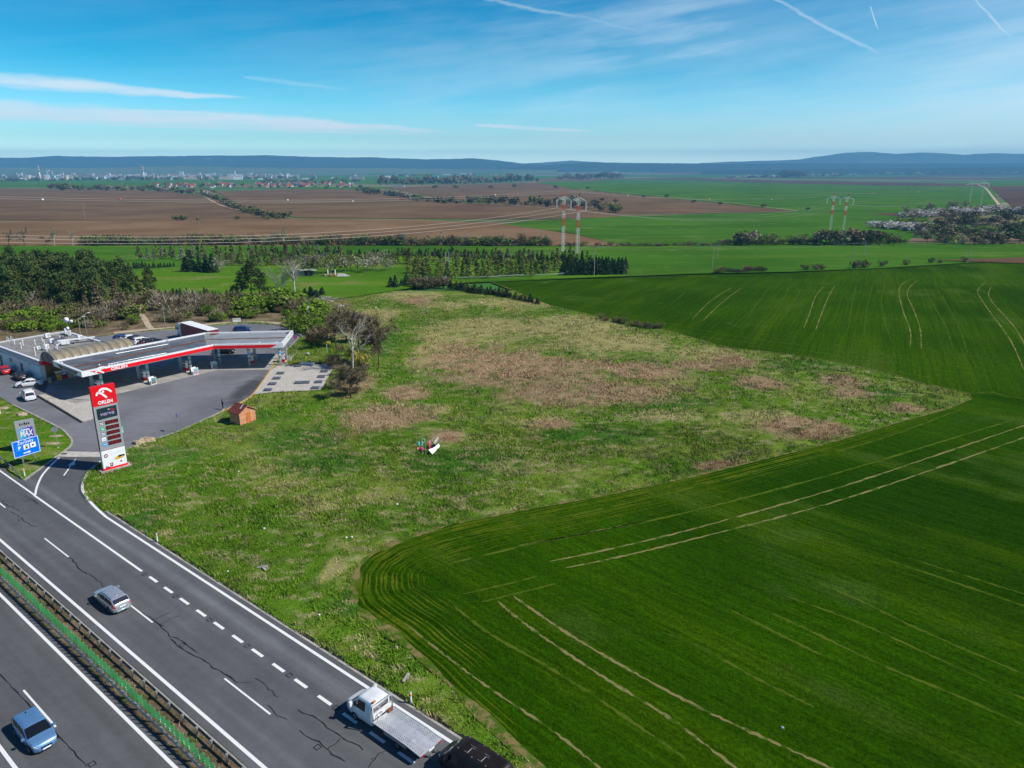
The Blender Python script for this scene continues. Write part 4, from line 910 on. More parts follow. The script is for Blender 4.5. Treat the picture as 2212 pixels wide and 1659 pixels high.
# --- flatbed recovery truck
def recovery_truck():
    # local frame: x forward, origin under the middle of the loading deck
    t = thing('recovery_truck', hw(-33.05, 28.9, .036), math.atan2(-HD.y, -HD.x), 'white flatbed recovery truck with an empty perforated deck on the slip lane', 'truck')
    x1 = 5.95
    B = Body([(2.72, 2.05), (2.80, 2.22), (3.3, 2.26), (4.1, 2.22), (4.3, 2.14), (5.15, 1.36), (5.3, 1.30), (5.7, 1.12), (5.88, .9), (5.95, .55)], [(2.72, 1.25), (4.5, 1.25), (5.95, 1.0)],
             [(2.72, .98), (4.6, .99), (5.3, .93), (5.7, .8), (5.95, .55)], [(2.72, .38), (5.7, .32), (5.95, .40)], .17, .08, .03)
    link('cab', B.mesh(), 'white_paint', t, True); link('windscreen', B.patch(4.32, 5.12, 4.3, 7, 0, .015), 'car_glass', t, True)
    for sd in (1, -1):
        link('side_window', B.patch(3.45, 4.75, 3.06, 3.84, sd, .014), 'car_glass', t, True)
        link('headlight', B.patch(5.55, 5.86, 2.6, 3.8, sd, .012, 4, 2), 'lamp_clear', t)
        m = MB(); m.box((4.72, sd * 1.20, 1.52), (.14, .24, .40)); m.tube((4.70, sd * .98, 1.40), (4.70, sd * 1.12, 1.45), .03); m.build('mirror', 'white_paint', t)
        wheel(t, 4.60, sd * .90, .35, .22)
    MB().box((2.70, 0, 1.72), (.03, 1.4, .46)).build('rear_window', 'back_glass', t)
    # deck: slightly dropped tail, raised edges, rows of holes
    dm = MB(); W = 1.02
    pts = [(-2.45, .86), (-1.05, 1.0), (2.46, 1.0)]
    for (xa, za), (xb, zb) in zip(pts, pts[1:]): dm.add([(xa, -W, za), (xb, -W, zb), (xb, W, zb), (xa, W, za), (xa, -W, za - .07), (xb, -W, zb - .07), (xb, W, zb - .07), (xa, W, za - .07)], [(0, 1, 2, 3), (7, 6, 5, 4), (0, 4, 5, 1), (3, 2, 6, 7), (0, 3, 7, 4), (1, 5, 6, 2)])
    deck = dm.build('deck', 'aluminium', t); zt = lambda x: float(np.interp(x, [p[0] for p in pts], [p[1] for p in pts]))
    hm_ = MB()
    for i in range(34):
        x = -2.25 + i * .135
        for y in (-.86, -.70, -.54, .54, .70, .86):
            yy = y + (.05 if i % 2 else 0); z = zt(x) + .004; hm_.add([(x - .028, yy - .028, z), (x + .028, yy - .028, z), (x + .028, yy + .028, z), (x - .028, yy + .028, z)], [(0, 1, 2, 3)])
    h = hm_.build('deck_hole', 'dark_steel', deck); h['kind'] = 'stuff'
    for sd in (1, -1):
        e = MB()
        for (xa, za), (xb, zb) in zip(pts, pts[1:]): e.tube((xa, sd * (W + .03), za + .01), (xb, sd * (W + .03), zb + .01), .045, n=6)
        e.build('side_rail', 'aluminium', t)
        MB().box((.2, sd * .98, .70), (2.3, .05, .22)).build('underrun_guard', 'steel', t)
        wheel(t, .0, sd * .88, .34, .26)
        MB().box((-2.49, sd * .82, .80), (.05, .24, .10)).build('taillight', 'lamp_red', t)
        MB().tube((2.58, sd * .98, .98), (2.58, sd * .94, 2.16), .05, n=6).build('headboard_post', 'steel', t)
    MB().box((2.58, 0, 2.17), (.16, 1.96, .10)).build('headboard_beam', 'aluminium', t); MB().box((2.60, 0, 1.24), (.06, 1.7, .38)).build('headboard_panel', 'white_paint', t)
    m = MB(); m.box((2.36, -.55, 1.12), (.22, .42, .20)); m.tube((2.36, -.78, 1.12), (2.36, -.32, 1.12), .12, n=8); m.build('winch', 'rust', t)
    m = MB(); m.tube((2.45, .15, 1.02), (2.45, .15, 1.42), .03); m.tube((2.45, .15, 1.42), (2.45, .62, 1.42), .03); m.tube((2.45, .62, 1.42), (2.45, .62, 1.02), .03); m.build('lashing_rack', 'dark_steel', t)
    MB().box((2.75, .55, 2.34), (.14, .20, .12)).build('beacon', 'amber', t); MB().box((1.6, 0, .62), (6.2, .7, .2)).build('chassis', 'dark_steel', t); MB().box((-2.50, 0, .80), (.05, .52, .11)).build('number_plate', 'sign_white', t)
recovery_truck()
m = MB(); p, q = hw(-30.5, 29.0, .62), hw(-29.6, 29.25, .55); m.tube(p, q, .05, n=6); m.tube(p + Vector((.25, .1, 0)), q + Vector((-.2, -.1, 0)), .035, n=6); m.box((p.x, p.y, p.z), (.2, .2, .16))
tag(m.build('tow_bar', 'dark_steel'), 'short steel tow bar between the recovery truck and the dark van', 'tow bar')
# --- dark panel van behind it
def panel_van():
    t = thing('panel_van', hw(-27.0, 29.45, .036), math.atan2(-HD.y, -HD.x), 'dark brown-black panel van with ribbed roof at the bottom edge of the picture', 'van')
    B = Body([(-2.7, 1.9), (-2.66, 2.30), (-2.5, 2.42), (0, 2.46), (1.15, 2.40), (1.35, 2.28), (2.15, 1.42), (2.3, 1.32), (2.68, 1.10), (2.82, .85), (2.88, .5)], [(-2.7, 1.3), (1.5, 1.3), (2.88, 1.0)], [(-2.7, .94), (0, .99), (1.8, .98), (2.4, .88), (2.7, .74), (2.88, .5)],
             [(-2.7, .34), (2.6, .30), (2.88, .40)], .13, .10, .02)
    link('body', B.mesh(), 'brown_black_paint', t, True); link('windscreen', B.patch(1.38, 2.12, 4.3, 7, 0, .015), 'car_glass', t, True)
    for sd in (1, -1):
        link('side_window', B.patch(.75, 1.75, 3.08, 3.8, sd, .014), 'car_glass', t, True); link('headlight', B.patch(2.45, 2.78, 2.7, 3.7, sd, .012, 4, 2), 'lamp_clear', t)
        MB().box((1.65, sd * 1.16, 1.45), (.14, .22, .34)).build('mirror', 'black_paint', t)
        for x in (1.85, -1.65): wheel(t, x, sd * .90, .34, .22)
    for y in (-.62, -.45, -.3, -.15, 0, .15, .3, .45, .62): MB().box((-.75, y, 2.468), (3.2, .035, .03)).build('roof_rib', 'brown_black_paint', t)
    for x0 in (.15, -1.05):
        m = MB(); m.path([Vector(p) for p in ((x0 + .3, .55, 2.51), (x0, .55, 2.52), (x0, .05, 2.53), (x0 - .25, .02, 2.53))], .018); m.path([Vector(p) for p in ((x0 + .28, -.1, 2.53), (x0 - .2, -.1, 2.53))], .018); m.build('roof_bracket', 'steel', t)
    for x, y in ((.95, .6), (.95, -.6), (-.3, .62), (-.3, -.62), (-1.5, .62), (-1.5, -.62)): MB().box((x, y, 2.48), (.07, .07, .05)).build('roof_mount', 'steel', t)
panel_van()
# --- articulated lorry parked behind the canopy
def lorry():
    t = thing('articulated_lorry', (-77.2, 170.2, .046), math.atan2(.66, -.75), 'articulated lorry with white ribbed roof and dark red sides behind the canopy', 'lorry')
    MB().box((-6.9, 0, 2.55), (13.2, 2.5, 2.7)).build('trailer_box', 'maroon', t)
    MB().box((-6.9, 0, 3.925), (13.3, 2.56, .05)).build('trailer_roof', 'white_paint', t)
    for i in range(22): MB().box((-.6 - i * .6, 0, 3.96), (.05, 2.54, .03)).build('roof_rib', 'white_paint', t)
    m = MB(); pts = [Vector((-9.2 + 1.1 * k, 1.257, 1.35 + 2.3 * math.sin(k / 8 * 1.5))) for k in range(8)]; m.path(pts, .07); m.build('side_stripe', 'dark_steel', t)
    MB().box((-6.9, 0, .95), (12.8, 2.3, .3)).build('chassis', 'dark_steel', t)
    B = Body([(.25, 3.5), (.4, 3.62), (1.5, 3.55), (1.9, 3.3), (2.28, 2.2), (2.36, 1.2), (2.38, .6)], [(.25, 2.0), (2.38, 1.8)], [(.25, 1.20), (1.6, 1.23), (2.1, 1.15), (2.38, 1.0)], [(.25, .5), (2.38, .45)], .05, .1, .02)
    link('cab', B.mesh(), 'white_paint', t, True); MB().box((2.26, 0, 2.42), (.12, 2.05, .85)).build('windscreen', 'car_glass', t); MB().box((2.36, 0, 1.3), (.1, 1.8, .9)).build('grille', 'maroon', t)
    for sd in (1, -1):
        link('side_window', B.patch(1.15, 1.95, 3.1, 3.5, sd, .02), 'car_glass', t); MB().box((1.9, sd * 1.42, 2.3), (.12, .25, .7)).build('mirror', 'black_paint', t)
        for x in (1.3, -2.2, -9.2, -10.5, -11.8): wheel(t, x, sd * 1.08, .5, .32)
lorry()

# ================================================================== lettering and flat print
def text_mesh(s, size=1.0, bold=0.0, shear=0.0, align='CENTER', spacing=1.0):
    cu = bpy.data.curves.new('lettering', 'FONT'); cu.body = s; cu.size = size; cu.offset = bold; cu.shear = shear; cu.align_x = align; cu.align_y = 'CENTER'; cu.space_character = spacing
    cu.extrude = .004; cu.resolution_u = 3
    ob = bpy.data.objects.new('lettering', cu); COL.objects.link(ob); bpy.context.view_layer.update()
    me = bpy.data.meshes.new_from_object(ob.evaluated_get(bpy.context.evaluated_depsgraph_get())); bpy.data.objects.remove(ob, do_unlink=True); me.materials.clear()
    return me
FACE = Matrix.Rotation(math.pi / 2, 4, 'X')          # upright, readable from -y
def put_text(s, x, z, y, size, mat, parent, name='lettering', width=None, **kw):
    me = text_mesh(s, size, **kw)
    if width:
        xs = [v.co.x for v in me.vertices]; k = width / max(max(xs) - min(xs), 1e-6); me.transform(Matrix.Diagonal((k, 1, 1, 1)))
    me.transform(FACE); return link(name, me, mat, parent, loc=(x, y, z))
def slab(pts, y, th, mat, parent, name):
    """a flat piece with outline pts (x, z) on a face that looks towards -y"""
    m = MB().prism([(p[0], p[1]) for p in pts], 0, th); m.v = [(x, y - z, y_) for x, y_, z in m.v]; return m.build(name, mat, parent)
def rect(x0, z0, x1, z1): return [(x0, z0), (x1, z0), (x1, z1), (x0, z1)]
def stroke(pts, w, n=5):
    """outline of a thick line with round ends"""
    P_ = [Vector(p) for p in pts]; L, Rr = ribbon_poly(P_, w); d0 = (P_[0] - P_[1]).normalized(); d1 = (P_[-1] - P_[-2]).normalized()
    arc = lambda c, d: [c + (Matrix.Rotation(math.pi / 2 - math.pi * k / (n + 1), 2) @ d) * (w / 2) for k in range(1, n + 1)]
    out = list(L) + arc(P_[-1], d1) + list(reversed(Rr)) + arc(P_[0], d0); return [(p[0], p[1]) for p in out]
def disc(x, z, r, n=20, k=1.0): return [(x + r * math.cos(2 * math.pi * i / n), z + k * r * math.sin(2 * math.pi * i / n)) for i in range(n)]
def inv_bilinear(c, p):
    u = v = .5
    for _ in range(12):
        P0 = [c[0][i] * (1 - u) * (1 - v) + c[1][i] * u * (1 - v) + c[2][i] * u * v + c[3][i] * (1 - u) * v for i in (0, 1)]
        du = [(c[1][i] - c[0][i]) * (1 - v) + (c[2][i] - c[3][i]) * v for i in (0, 1)]; dv = [(c[3][i] - c[0][i]) * (1 - u) + (c[2][i] - c[1][i]) * u for i in (0, 1)]
        e = [p[i] - P0[i] for i in (0, 1)]; D = du[0] * dv[1] - du[1] * dv[0]; u += (e[0] * dv[1] - e[1] * dv[0]) / D; v += (du[0] * e[1] - du[1] * e[0]) / D
    return u, v
def eagle(place, mat, parent, y, th=.012):
    """the winged emblem, drawn in the units of 'place'"""
    for nm, pts in (('emblem_wing', [(222, 218), (240, 190), (268, 172), (310, 166), (352, 170), (388, 186), (422, 206)]), ('emblem_wing', [(182, 266), (192, 242), (216, 230), (248, 236), (300, 268), (345, 300)])):
        ln = smooth_line([Vector(p) for p in pts], 4); slab([place(*p) for p in stroke(ln, 34)], y, th, mat, parent, nm)
    slab([place(*p) for p in disc(289, 213, 19)], y - .002, th, mat, parent, 'emblem_head')

# ================================================================== price pylon
PY_W, PY_H, PY_D = 3.0, 11.9, .55
py = thing('price_pylon', (-54.02, 92.52, 0), math.atan2(2.17, 2.05), 'tall red and grey fuel price pylon with red ORLEN head beside the ramp', 'sign')
PC = [(70, 150), (480, 80), (714, 1446), (333, 1548)]
def pp(x, y): u, v = inv_bilinear(PC, (x, y)); return ((u - .5) * PY_W, PY_H * (1 - v))
def pr(u0, v0, u1, v1): return rect((u0 - .5) * PY_W, PY_H * (1 - v1), (u1 - .5) * PY_W, PY_H * (1 - v0))
yf = -PY_D / 2
MB().box((0, 0, .12), (3.9, 1.3, .26)).build('footing', 'concrete', py)
MB().box((0, 0, .34), (3.16, .66, .34)).build('base', 'sign_red', py)
MB().box((0, 0, (.5 + 3.02) / 2), (PY_W, PY_D, 2.52)).build('lower_box', 'sign_white', py)
MB().box((0, 0, (3.04 + 9.22) / 2), (PY_W - .01, PY_D - .01, 6.16)).build('middle_box', 'sign_grey', py)
MB().box((0, 0, (9.23 + 11.9) / 2), (PY_W, PY_D, 2.67)).build('head_box', 'sign_red', py)
MB().box((-PY_W / 2 - .012, 0, 6.1), (.02, PY_D - .08, 6.1)).build('side_panel', 'dark_steel', py)
slab(rect(-1.5, 3.0, 1.5, 3.06), yf, .01, 'dark_red', py, 'trim_line')
eagle(pp, 'sign_white', py, yf - .002)
x, z = pp(331, 377); put_text('ORLEN', x, z, yf - .012, .62, 'sign_white', py, width=1.82, bold=.022)
sc_ = slab([pp(*p) for p in ((180, 495), (510, 425), (537, 597), (212, 674))], yf, .03, 'screen_dark', py, 'screen')
x, z = pp(356, 560); put_text('verva', x, z, yf - .036, .74, 'lilac', sc_, width=1.72, bold=.008, shear=.25)
slab([pp(*p) for p in stroke([Vector((415, 502)), Vector((470, 492))], 16)], yf - .03, .008, 'lamp_red', sc_, 'print'); slab([pp(*p) for p in stroke([Vector((372, 496)), Vector((396, 491))], 8)], yf - .03, .008, 'sign_white', sc_, 'print')
SEG = {'0': 'abcdef', '1': 'bc', '2': 'abged', '3': 'abgcd', '4': 'fgbc', '5': 'afgcd', '9': 'abfgcd'}
def digits(s, x0, z0, w, h, y, parent):
    n = len(s.replace('.', '')); cw = w / (n + .25); x = x0; t = .038
    for ch in s:
        if ch == '.': slab(rect(x - .05, z0, x + .01, z0 + .06), y, .006, 'led_red', parent, 'decimal_point'); x += cw * .18; continue
        a, b = cw * .66, h; R_ = {'a': rect(0, b - t, a, b), 'd': rect(0, 0, a, t), 'g': rect(0, b / 2 - t / 2, a, b / 2 + t / 2), 'f': rect(0, b / 2, t, b), 'e': rect(0, 0, t, b / 2), 'b': rect(a - t, b / 2, a, b), 'c': rect(a - t, 0, a, b / 2)}
        m = MB()
        for k, sname in enumerate(SEG[ch]):
            q = MB().prism([(x + p[0], z0 + p[1]) for p in R_[sname]], 0, .006 + .0004 * k); m.add([(vx, y - vz, vy) for vx, vy, vz in q.v], q.f)
        m.build('digit', 'led_red', parent); x += cw
def led(N): N.b.inputs['Emission Color'].default_value = (1, .02, .02, 1); N.b.inputs['Emission Strength'].default_value = .22; return (.30, .01, .012)
material('led_red', led, .5)
rows = [((322, 690), (540, 640), (545, 706), (330, 750)), ((336, 775), (555, 727), (560, 792), (344, 836)), ((350, 862), (568, 812), (573, 877), (358, 920)), ((366, 945), (582, 895), (588, 960), (374, 1006)), ((380, 1030), (596, 976), (602, 1044), (388, 1090))]
icons = [(269, 734), (285, 818), (301, 903), (315, 990), (332, 1076)]
for k, (rw_, tx) in enumerate(zip(rows, ('40.90', '40.90', '43.90', '43.90', '29.90'))):
    q = [pp(*p) for p in rw_]; x0, x1 = q[0][0], q[1][0]; z0, z1 = q[3][1], q[0][1]
    d = slab(rect(x0, z0, x1, z1), yf, .02, 'screen_black', py, 'price_display'); digits(tx, x0 + .10, z0 + .09, x1 - x0 - .12, z1 - z0 - .18, yf - .021, d)
    ix, iz = pp(*icons[k]); hw_, hh = .26, .24
    if k in (0, 2):
        f = slab(rect(ix - hw_, iz - hh, ix + hw_, iz + hh), yf, .016, 'screen_black' if k == 0 else 'fuel_navy', py, 'fuel_badge')
        for dz in (-.11, .10): slab(rect(ix - hw_ + .03, iz + dz - .055, ix + hw_ - .03, iz + dz + .055), yf - .016, .006, 'sign_white', f, 'print')
        slab(rect(ix - hw_, iz - .26, ix + hw_, iz - .245), yf, .017, 'sign_white', f, 'print')
    elif k == 1:
        f = slab(rect(ix - hw_, iz - hh, ix + hw_, iz + hh), yf, .016, 'fuel_green', py, 'fuel_badge'); slab(rect(ix - .22, iz + .09, ix + .22, iz + .13), yf - .016, .006, 'sign_white', f, 'print'); slab(disc(ix + .02, iz - .08, .15, 16, .7), yf - .016, .006, 'sign_white', f, 'print'); put_text('95', ix + .02, iz - .08, yf - .03, .2, 'fuel_green', f)
    elif k == 3:
        f = slab(rect(ix - hw_, iz - hh, ix + hw_, iz + hh), yf, .016, 'sign_white', py, 'fuel_badge'); put_text('100', ix, iz - .05, yf - .022, .22, 'sky_blue', f)
    else:
        f = slab(rect(ix - hw_, iz - hh, ix + hw_, iz + hh), yf, .016, 'sky_blue', py, 'fuel_badge'); slab(rect(ix - .18, iz - .03, ix + .18, iz + .03), yf - .016, .006, 'sign_white', f, 'print')
# snack advertisement on the foot
ad = slab(rect(-1.46, .56, 1.46, 2.96), yf, .012, 'sign_white', py, 'advert'); ya = yf - .012
c_ = pp(352, 1268); b_ = slab(disc(*c_, .26), ya, .006, 'dark_red', ad, 'print'); slab(rect(c_[0] - .15, c_[1] - .08, c_[0] + .15, c_[1] + .08), ya - .006, .004, 'sign_white', ad, 'print')
sq = [Vector(pp(420 + 9 * i, 1250 - 1.95 * 9 * i * .22 + 11 * math.sin(i * 1.9))) for i in range(25)]; slab(stroke(sq, .022), ya, .005, 'grey_paint', ad, 'script_lettering')
slab([pp(*p) for p in ((497, 1308), (520, 1282), (600, 1255), (660, 1245), (662, 1268), (600, 1308), (520, 1332), (500, 1325))], ya, .005, 'food_yellow', ad, 'print')
slab([pp(*p) for p in ((545, 1268), (580, 1248), (655, 1236), (660, 1258), (600, 1272), (560, 1290))], ya - .004, .004, 'screen_black', ad, 'print')
slab([pp(*p) for p in disc(602, 1356, 19, 14, .7)], ya, .005, 'dark_red', ad, 'print')
for pts in (((352, 1448), (396, 1432), (398, 1468), (360, 1478)), ((420, 1392), (470, 1375), (474, 1438), (432, 1450)), ((395, 1455), (432, 1446), (428, 1478), (405, 1482))): slab([pp(*p) for p in pts], ya, .005, 'dark_red', ad, 'print')
slab([pp(*p) for p in disc(447, 1408, 12, 10)], ya - .004, .003, 'sign_white', ad, 'print'); slab([pp(*p) for p in disc(378, 1450, 8, 10)], ya - .004, .003, 'sign_white', ad, 'print')

# ================================================================== blue services sign
bs0, bs1 = at(53.5, 1009), at(79, 1001)
bl = thing('services_sign', (bs0 + bs1) / 2, math.atan2((bs1 - bs0).y, (bs1 - bs0).x), 'blue road sign reading Žerůvky with parking and fuel symbols and arrow', 'sign')
bl.scale = (.63, .63, .63); BW, BZ0, BZ1 = 5.4, 2.45, 6.25
BC = [(5, 860), (625, 705), (715, 1115), (100, 1285)]
def bp(x, y): u, v = inv_bilinear(BC, (x, y)); return ((u - .5) * BW - .15, BZ1 - v * (BZ1 - BZ0))
bx = -.15
pan = MB().box((bx, 0, (BZ0 + BZ1) / 2), (BW, .07, BZ1 - BZ0)).build('panel', 'sign_blue', bl)
m = MB(); w_ = .10; i_ = .07
for x0, z0, x1, z1 in ((-BW / 2 + i_, BZ0 + i_, BW / 2 - i_, BZ0 + i_ + w_), (-BW / 2 + i_, BZ1 - i_ - w_, BW / 2 - i_, BZ1 - i_), (-BW / 2 + i_, BZ0 + i_ + w_, -BW / 2 + i_ + w_, BZ1 - i_ - w_), (BW / 2 - i_ - w_, BZ0 + i_ + w_, BW / 2 - i_, BZ1 - i_ - w_)):
    q = MB().prism(rect(x0 + bx, z0, x1 + bx, z1), 0, .008); m.add([(a, -.035 - c, b) for a, b, c in q.v], q.f)
m.build('border', 'sign_white', pan)
x, z = bp(335, 862); put_text('Žerůvky', x, z, -.045, 1.0, 'sign_white', pan, width=3.3, bold=.006)
def bsq(c, s, mat, nm): x, z = bp(*c); return slab(rect(x - s, z - s, x + s, z + s), -.035, .008, mat, pan, nm)
x, z = bp(205, 1025); fr = MB()
for r_ in (rect(x - .58, z - .58, x + .58, z - .53), rect(x - .58, z + .53, x + .58, z + .58), rect(x - .58, z - .53, x - .53, z + .53), rect(x + .53, z - .53, x + .58, z + .53)):
    q = MB().prism(r_, 0, .006); fr.add([(a, -.035 - c, b) for a, b, c in q.v], q.f)
fr.build('symbol_frame', 'sky_blue', pan); put_text('P', x, z, -.045, 1.05, 'sign_white', pan, bold=.03)
s1 = bsq((362, 985), .56, 'sign_white', 'symbol'); x, z = bp(366, 985); slab(rect(x - .20, z - .40, x + .16, z + .34), -.044, .006, 'screen_black', s1, 'print'); slab(rect(x - .13, z + .08, x + .09, z + .26), -.051, .004, 'sign_white', s1, 'print'); slab(stroke([Vector((x + .18, z - .25)), Vector((x + .30, z - .1)), Vector((x + .30, z + .3))], .06), -.044, .006, 'screen_black', s1, 'print')
s2 = bsq((518, 940), .56, 'sign_white', 'symbol'); x, z = bp(520, 940); slab([(x - .26, z + .18), (x + .16, z + .18), (x + .10, z - .22), (x - .18, z - .22)], -.044, .006, 'screen_black', s2, 'print'); slab(stroke([Vector((x + .14, z + .1)), Vector((x + .28, z + .05)), Vector((x + .12, z - .08))], .05), -.044, .006, 'screen_black', s2, 'print')
x0, z0 = bp(303, 1143); x1, z1 = bp(480, 1108); zm = (z0 + z1) / 2
slab([(x0, zm - .11), (x1 - .5, zm - .11), (x1 - .5, zm - .30), (x1, zm), (x1 - .5, zm + .30), (x1 - .5, zm + .11), (x0, zm + .11)], -.035, .008, 'sign_white', pan, 'arrow')
for px_ in (-1.21, 1.21):
    m = MB(); m.tube((px_ - .14, .08, 0), (px_ - .14, .08, BZ1 - .2), .055, n=6); m.tube((px_ + .14, .30, 0), (px_ + .14, .12, BZ1 - .2), .055, n=6)
    for k in range(6): m.tube((px_ - .14, .08, .3 + k * .8), (px_ + .14, .24, .7 + k * .8), .02, n=4)
    m.build('post', 'galvanised', bl); MB().box((px_, .16, .05), (.7, .6, .12)).build('footing', 'concrete', bl)

# ================================================================== poster totem with the word MAX
mt = thing('poster_totem', at(64, 973), math.atan2(1.3, 1.5), 'grey advertising totem with a blue poster reading MAX behind the blue road sign', 'sign'); mt.scale = (.85, .85, 1.17)
MB().box((0, 0, 2.0), (2.75, .35, 4.0)).build('cabinet', 'sign_grey', mt); MB().box((0, 0, .1), (3.0, .7, .2)).build('footing', 'concrete', mt)
def poster(N):
    X, Y, Z = N.sep(N.obj); return N.mix(N.smooth(X + Z * .25, -.9, 1.5), (.10, .52, .80), (.09, .05, .42))
material('poster_blue', poster, .4, .4)
po = slab(rect(-1.05, .5, 1.05, 3.05), -.175, .02, 'poster_blue', mt, 'poster')
put_text('MAX', 0, 2.28, -.2, 1.05, 'sign_white', po, bold=.02, shear=.15, width=1.85); slab(rect(-.62, 2.74, .58, 2.86), -.196, .004, 'sign_white', po, 'print')
for k in range(4): slab(rect(.15, 1.70 - k * .17, .85 - .12 * (k % 2), 1.78 - k * .17), -.196, .004, 'sign_white', po, 'print')
slab([(-.55, .5), (-.1, .5), (-.15, 1.55), (-.45, 1.75)], -.196, .004, 'fuel_navy', po, 'print'); slab(disc(-.3, 1.85, .22, 12, .6), -.196, .004, 'sky_blue', po, 'print')
for k, (a, b) in enumerate(((-.75, .16), (-.48, .10), (-.30, .06), (-.12, .26), (.22, .18), (.50, .22))): slab(rect(a, 3.38 + .03 * (k % 2), a + b, 3.70 - .04 * (k % 3)), -.176, .006, 'screen_black', mt, 'lettering')

# ================================================================== filling station
SO = Vector((-74.01, 121.50, 0)); SA = math.atan2(.79951, .60066); E1 = Vector((.60066, .79951, 0)); E2 = Vector((-.79951, .60066, 0))
def st(a, b, z=0.0): return SO + E1 * a + E2 * b + Vector((0, 0, z))
ap = drape('canopy_apron', [st(*p).xy for p in ((-1.5, .35), (25.2, .35), (31.9, -7.9), (36.6, -7.2), (43, -1.5), (31, 12.2), (20, 18.6), (1.5, 18.6), (-2.6, 10.6))], 'apron_concrete', .050)
for a in np.arange(2, 26, 4.0): ribbon('expansion_joint', [st(a, .5).xy, st(a, 11).xy], .05, 'tar', .054, ap)
ribbon('expansion_joint', [st(-1, 5.6).xy, st(27, 5.6).xy], .05, 'tar', .0545, ap)
isl = drape('gravel_island', [st(*p).xy for p in ((-3.4, 10.8), (-5.1, -10.3), (-3.0, -9.8), (-.2, -6.2), (3.2, .3), (-1.6, .38), (-2.7, 10.5))], 'gravel', .11)
ribbon('kerb', [st(*p).xy for p in ((-3.4, 10.9), (-4.25, 0), (-5.15, -10.4))], .2, 'kerb_stone', .16, isl, .2); ribbon('kerb', [st(*p).xy for p in ((-3.75, 10.9), (-4.6, 0), (-5.45, -10.4))], .35, 'tar', .052, isl)
ribbon('kerb', [st(*p).xy for p in ((-5.1, -10.4), (-2.9, -9.9), (0, -6.2), (3.3, .2))], .2, 'kerb_stone', .16, isl, .2)
ribbon('expansion_joint', smooth_line([st(*p).xy for p in ((-3.0, 7.5), (-.5, 3.0), (.8, -1), (-1.0, -8.0))], 4), .10, 'tar', .125, isl)
grv = drape('tank_field', GRAVEL, 'gravel', .07)

cn = thing('filling_canopy', SO, SA, 'bent filling station canopy with red edge and ORLEN lettering', 'canopy')
OUT = [(0, 0), (24.8, 0), (33.9, -10.0), (42.4, -2.0), (29.9, 11.3), (.3, 12.0)]
def inset(poly, d):
    n = len(poly); out = []
    for i in range(n):
        p0, p1, p2 = (Vector(poly[(i + k) % n]) for k in (-1, 0, 1)); a = (p1 - p0).normalized(); b = (p2 - p1).normalized(); na, nb = Vector((-a.y, a.x)), Vector((-b.y, b.x)); m_ = (na + nb).normalized(); out.append(tuple(p1 + m_ * (d / max(m_.dot(na), .2))))
    return out
CZ0, CZ1 = 4.5, 5.45
def ring(poly, d, z0, z1, mat, name, parent):
    q = inset(poly, d); n = len(poly); m = MB(); m.v = [(*p, z0) for p in poly] + [(*p, z1) for p in poly] + [(*p, z0) for p in q] + [(*p, z1) for p in q]
    for i in range(n):
        j = (i + 1) % n; m.f += [(i, j, n + j, n + i), (n + i, n + j, 3 * n + j, 3 * n + i), (2 * n + j, 2 * n + i, 3 * n + i, 3 * n + j), (j, i, 2 * n + i, 2 * n + j)]
    return m.build(name, mat, parent)
ring(OUT, .45, CZ0, CZ1, 'white_paint', 'fascia', cn)
IN = inset(OUT, .45)
MB().prism(inset(OUT, .44), CZ0 + .05, CZ0 + .12).build('soffit', 'grey_paint', cn)
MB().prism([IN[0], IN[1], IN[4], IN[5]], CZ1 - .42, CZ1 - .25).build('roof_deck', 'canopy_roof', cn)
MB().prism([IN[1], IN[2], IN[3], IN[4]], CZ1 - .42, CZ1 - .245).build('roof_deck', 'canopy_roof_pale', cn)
MB().prism([(24.2, 1.4), (26.0, .2), (30.6, 10.0), (29.2, 10.6)], CZ1 - .24, CZ1 - .20).build('flashing', 'galvanised', cn)
gm = [Vector(p) for p in ((1.0, 5.3), (13, 5.6), (27.2, 5.4), (38.2, -6.1))]
for a, b in zip(gm, gm[1:]): L_, R_ = ribbon_poly([a, b], .42); MB().prism([tuple(p) for p in (L_[0], L_[1], R_[1], R_[0])], CZ1 - .23, CZ1 - .15).build('gutter', 'rust', cn)
for a, b in (((.9, 2.2), (7.0, 2.4)),): L_, R_ = ribbon_poly([Vector(a), Vector(b)], .22); MB().prism([tuple(p) for p in (L_[0], L_[1], R_[1], R_[0])], CZ1 - .23, CZ1 - .17).build('gutter', 'rust', cn)
MB().prism([(29.5, 9.0), (30.6, 10.2), (31.8, 8.8), (30.4, 8.2)], CZ1 - .23, CZ1 - .16).build('rust_patch', 'rust', cn)
MB().prism([(40.2, -2.4), (41.4, -2.2), (41.2, -3.3), (40.4, -3.3)], CZ1 - .22, CZ1 - .06).build('roof_hatch', 'rust', cn)
for p, q in (((30.9, 3.5), (36.5, -2.2)), ((36.5, -2.2), (38.2, -3.3)), ((9, 2.0), (16, 1.4)), ((10, 8.6), (20, 8.0))): MB().tube((*p, CZ1 - .12), (*q, CZ1 - .12), .035, n=5).build('cable_run', 'aluminium', cn)
for p in ((4.2, 2.6), (.9, 9.6), (31.5, -5.6), (33.6, -8.3), (12, 11.2), (21.5, 10.9)): MB().lathe([(.12, 0), (.14, .25), (.05, .32)], 8, (*p, CZ1 - .25)).build('roof_vent', 'white_paint', cn)
for k in range(4): MB().box((5.2 + k * .5, 1.2, CZ1 - .05), (.26, .18, .35)).build('roof_bracket', 'white_paint', cn)
MB().tube((5.0, 1.0, CZ1 + .12), (9.6, .9, CZ1 + .12), .05, n=5).build('roof_rail', 'white_paint', cn)
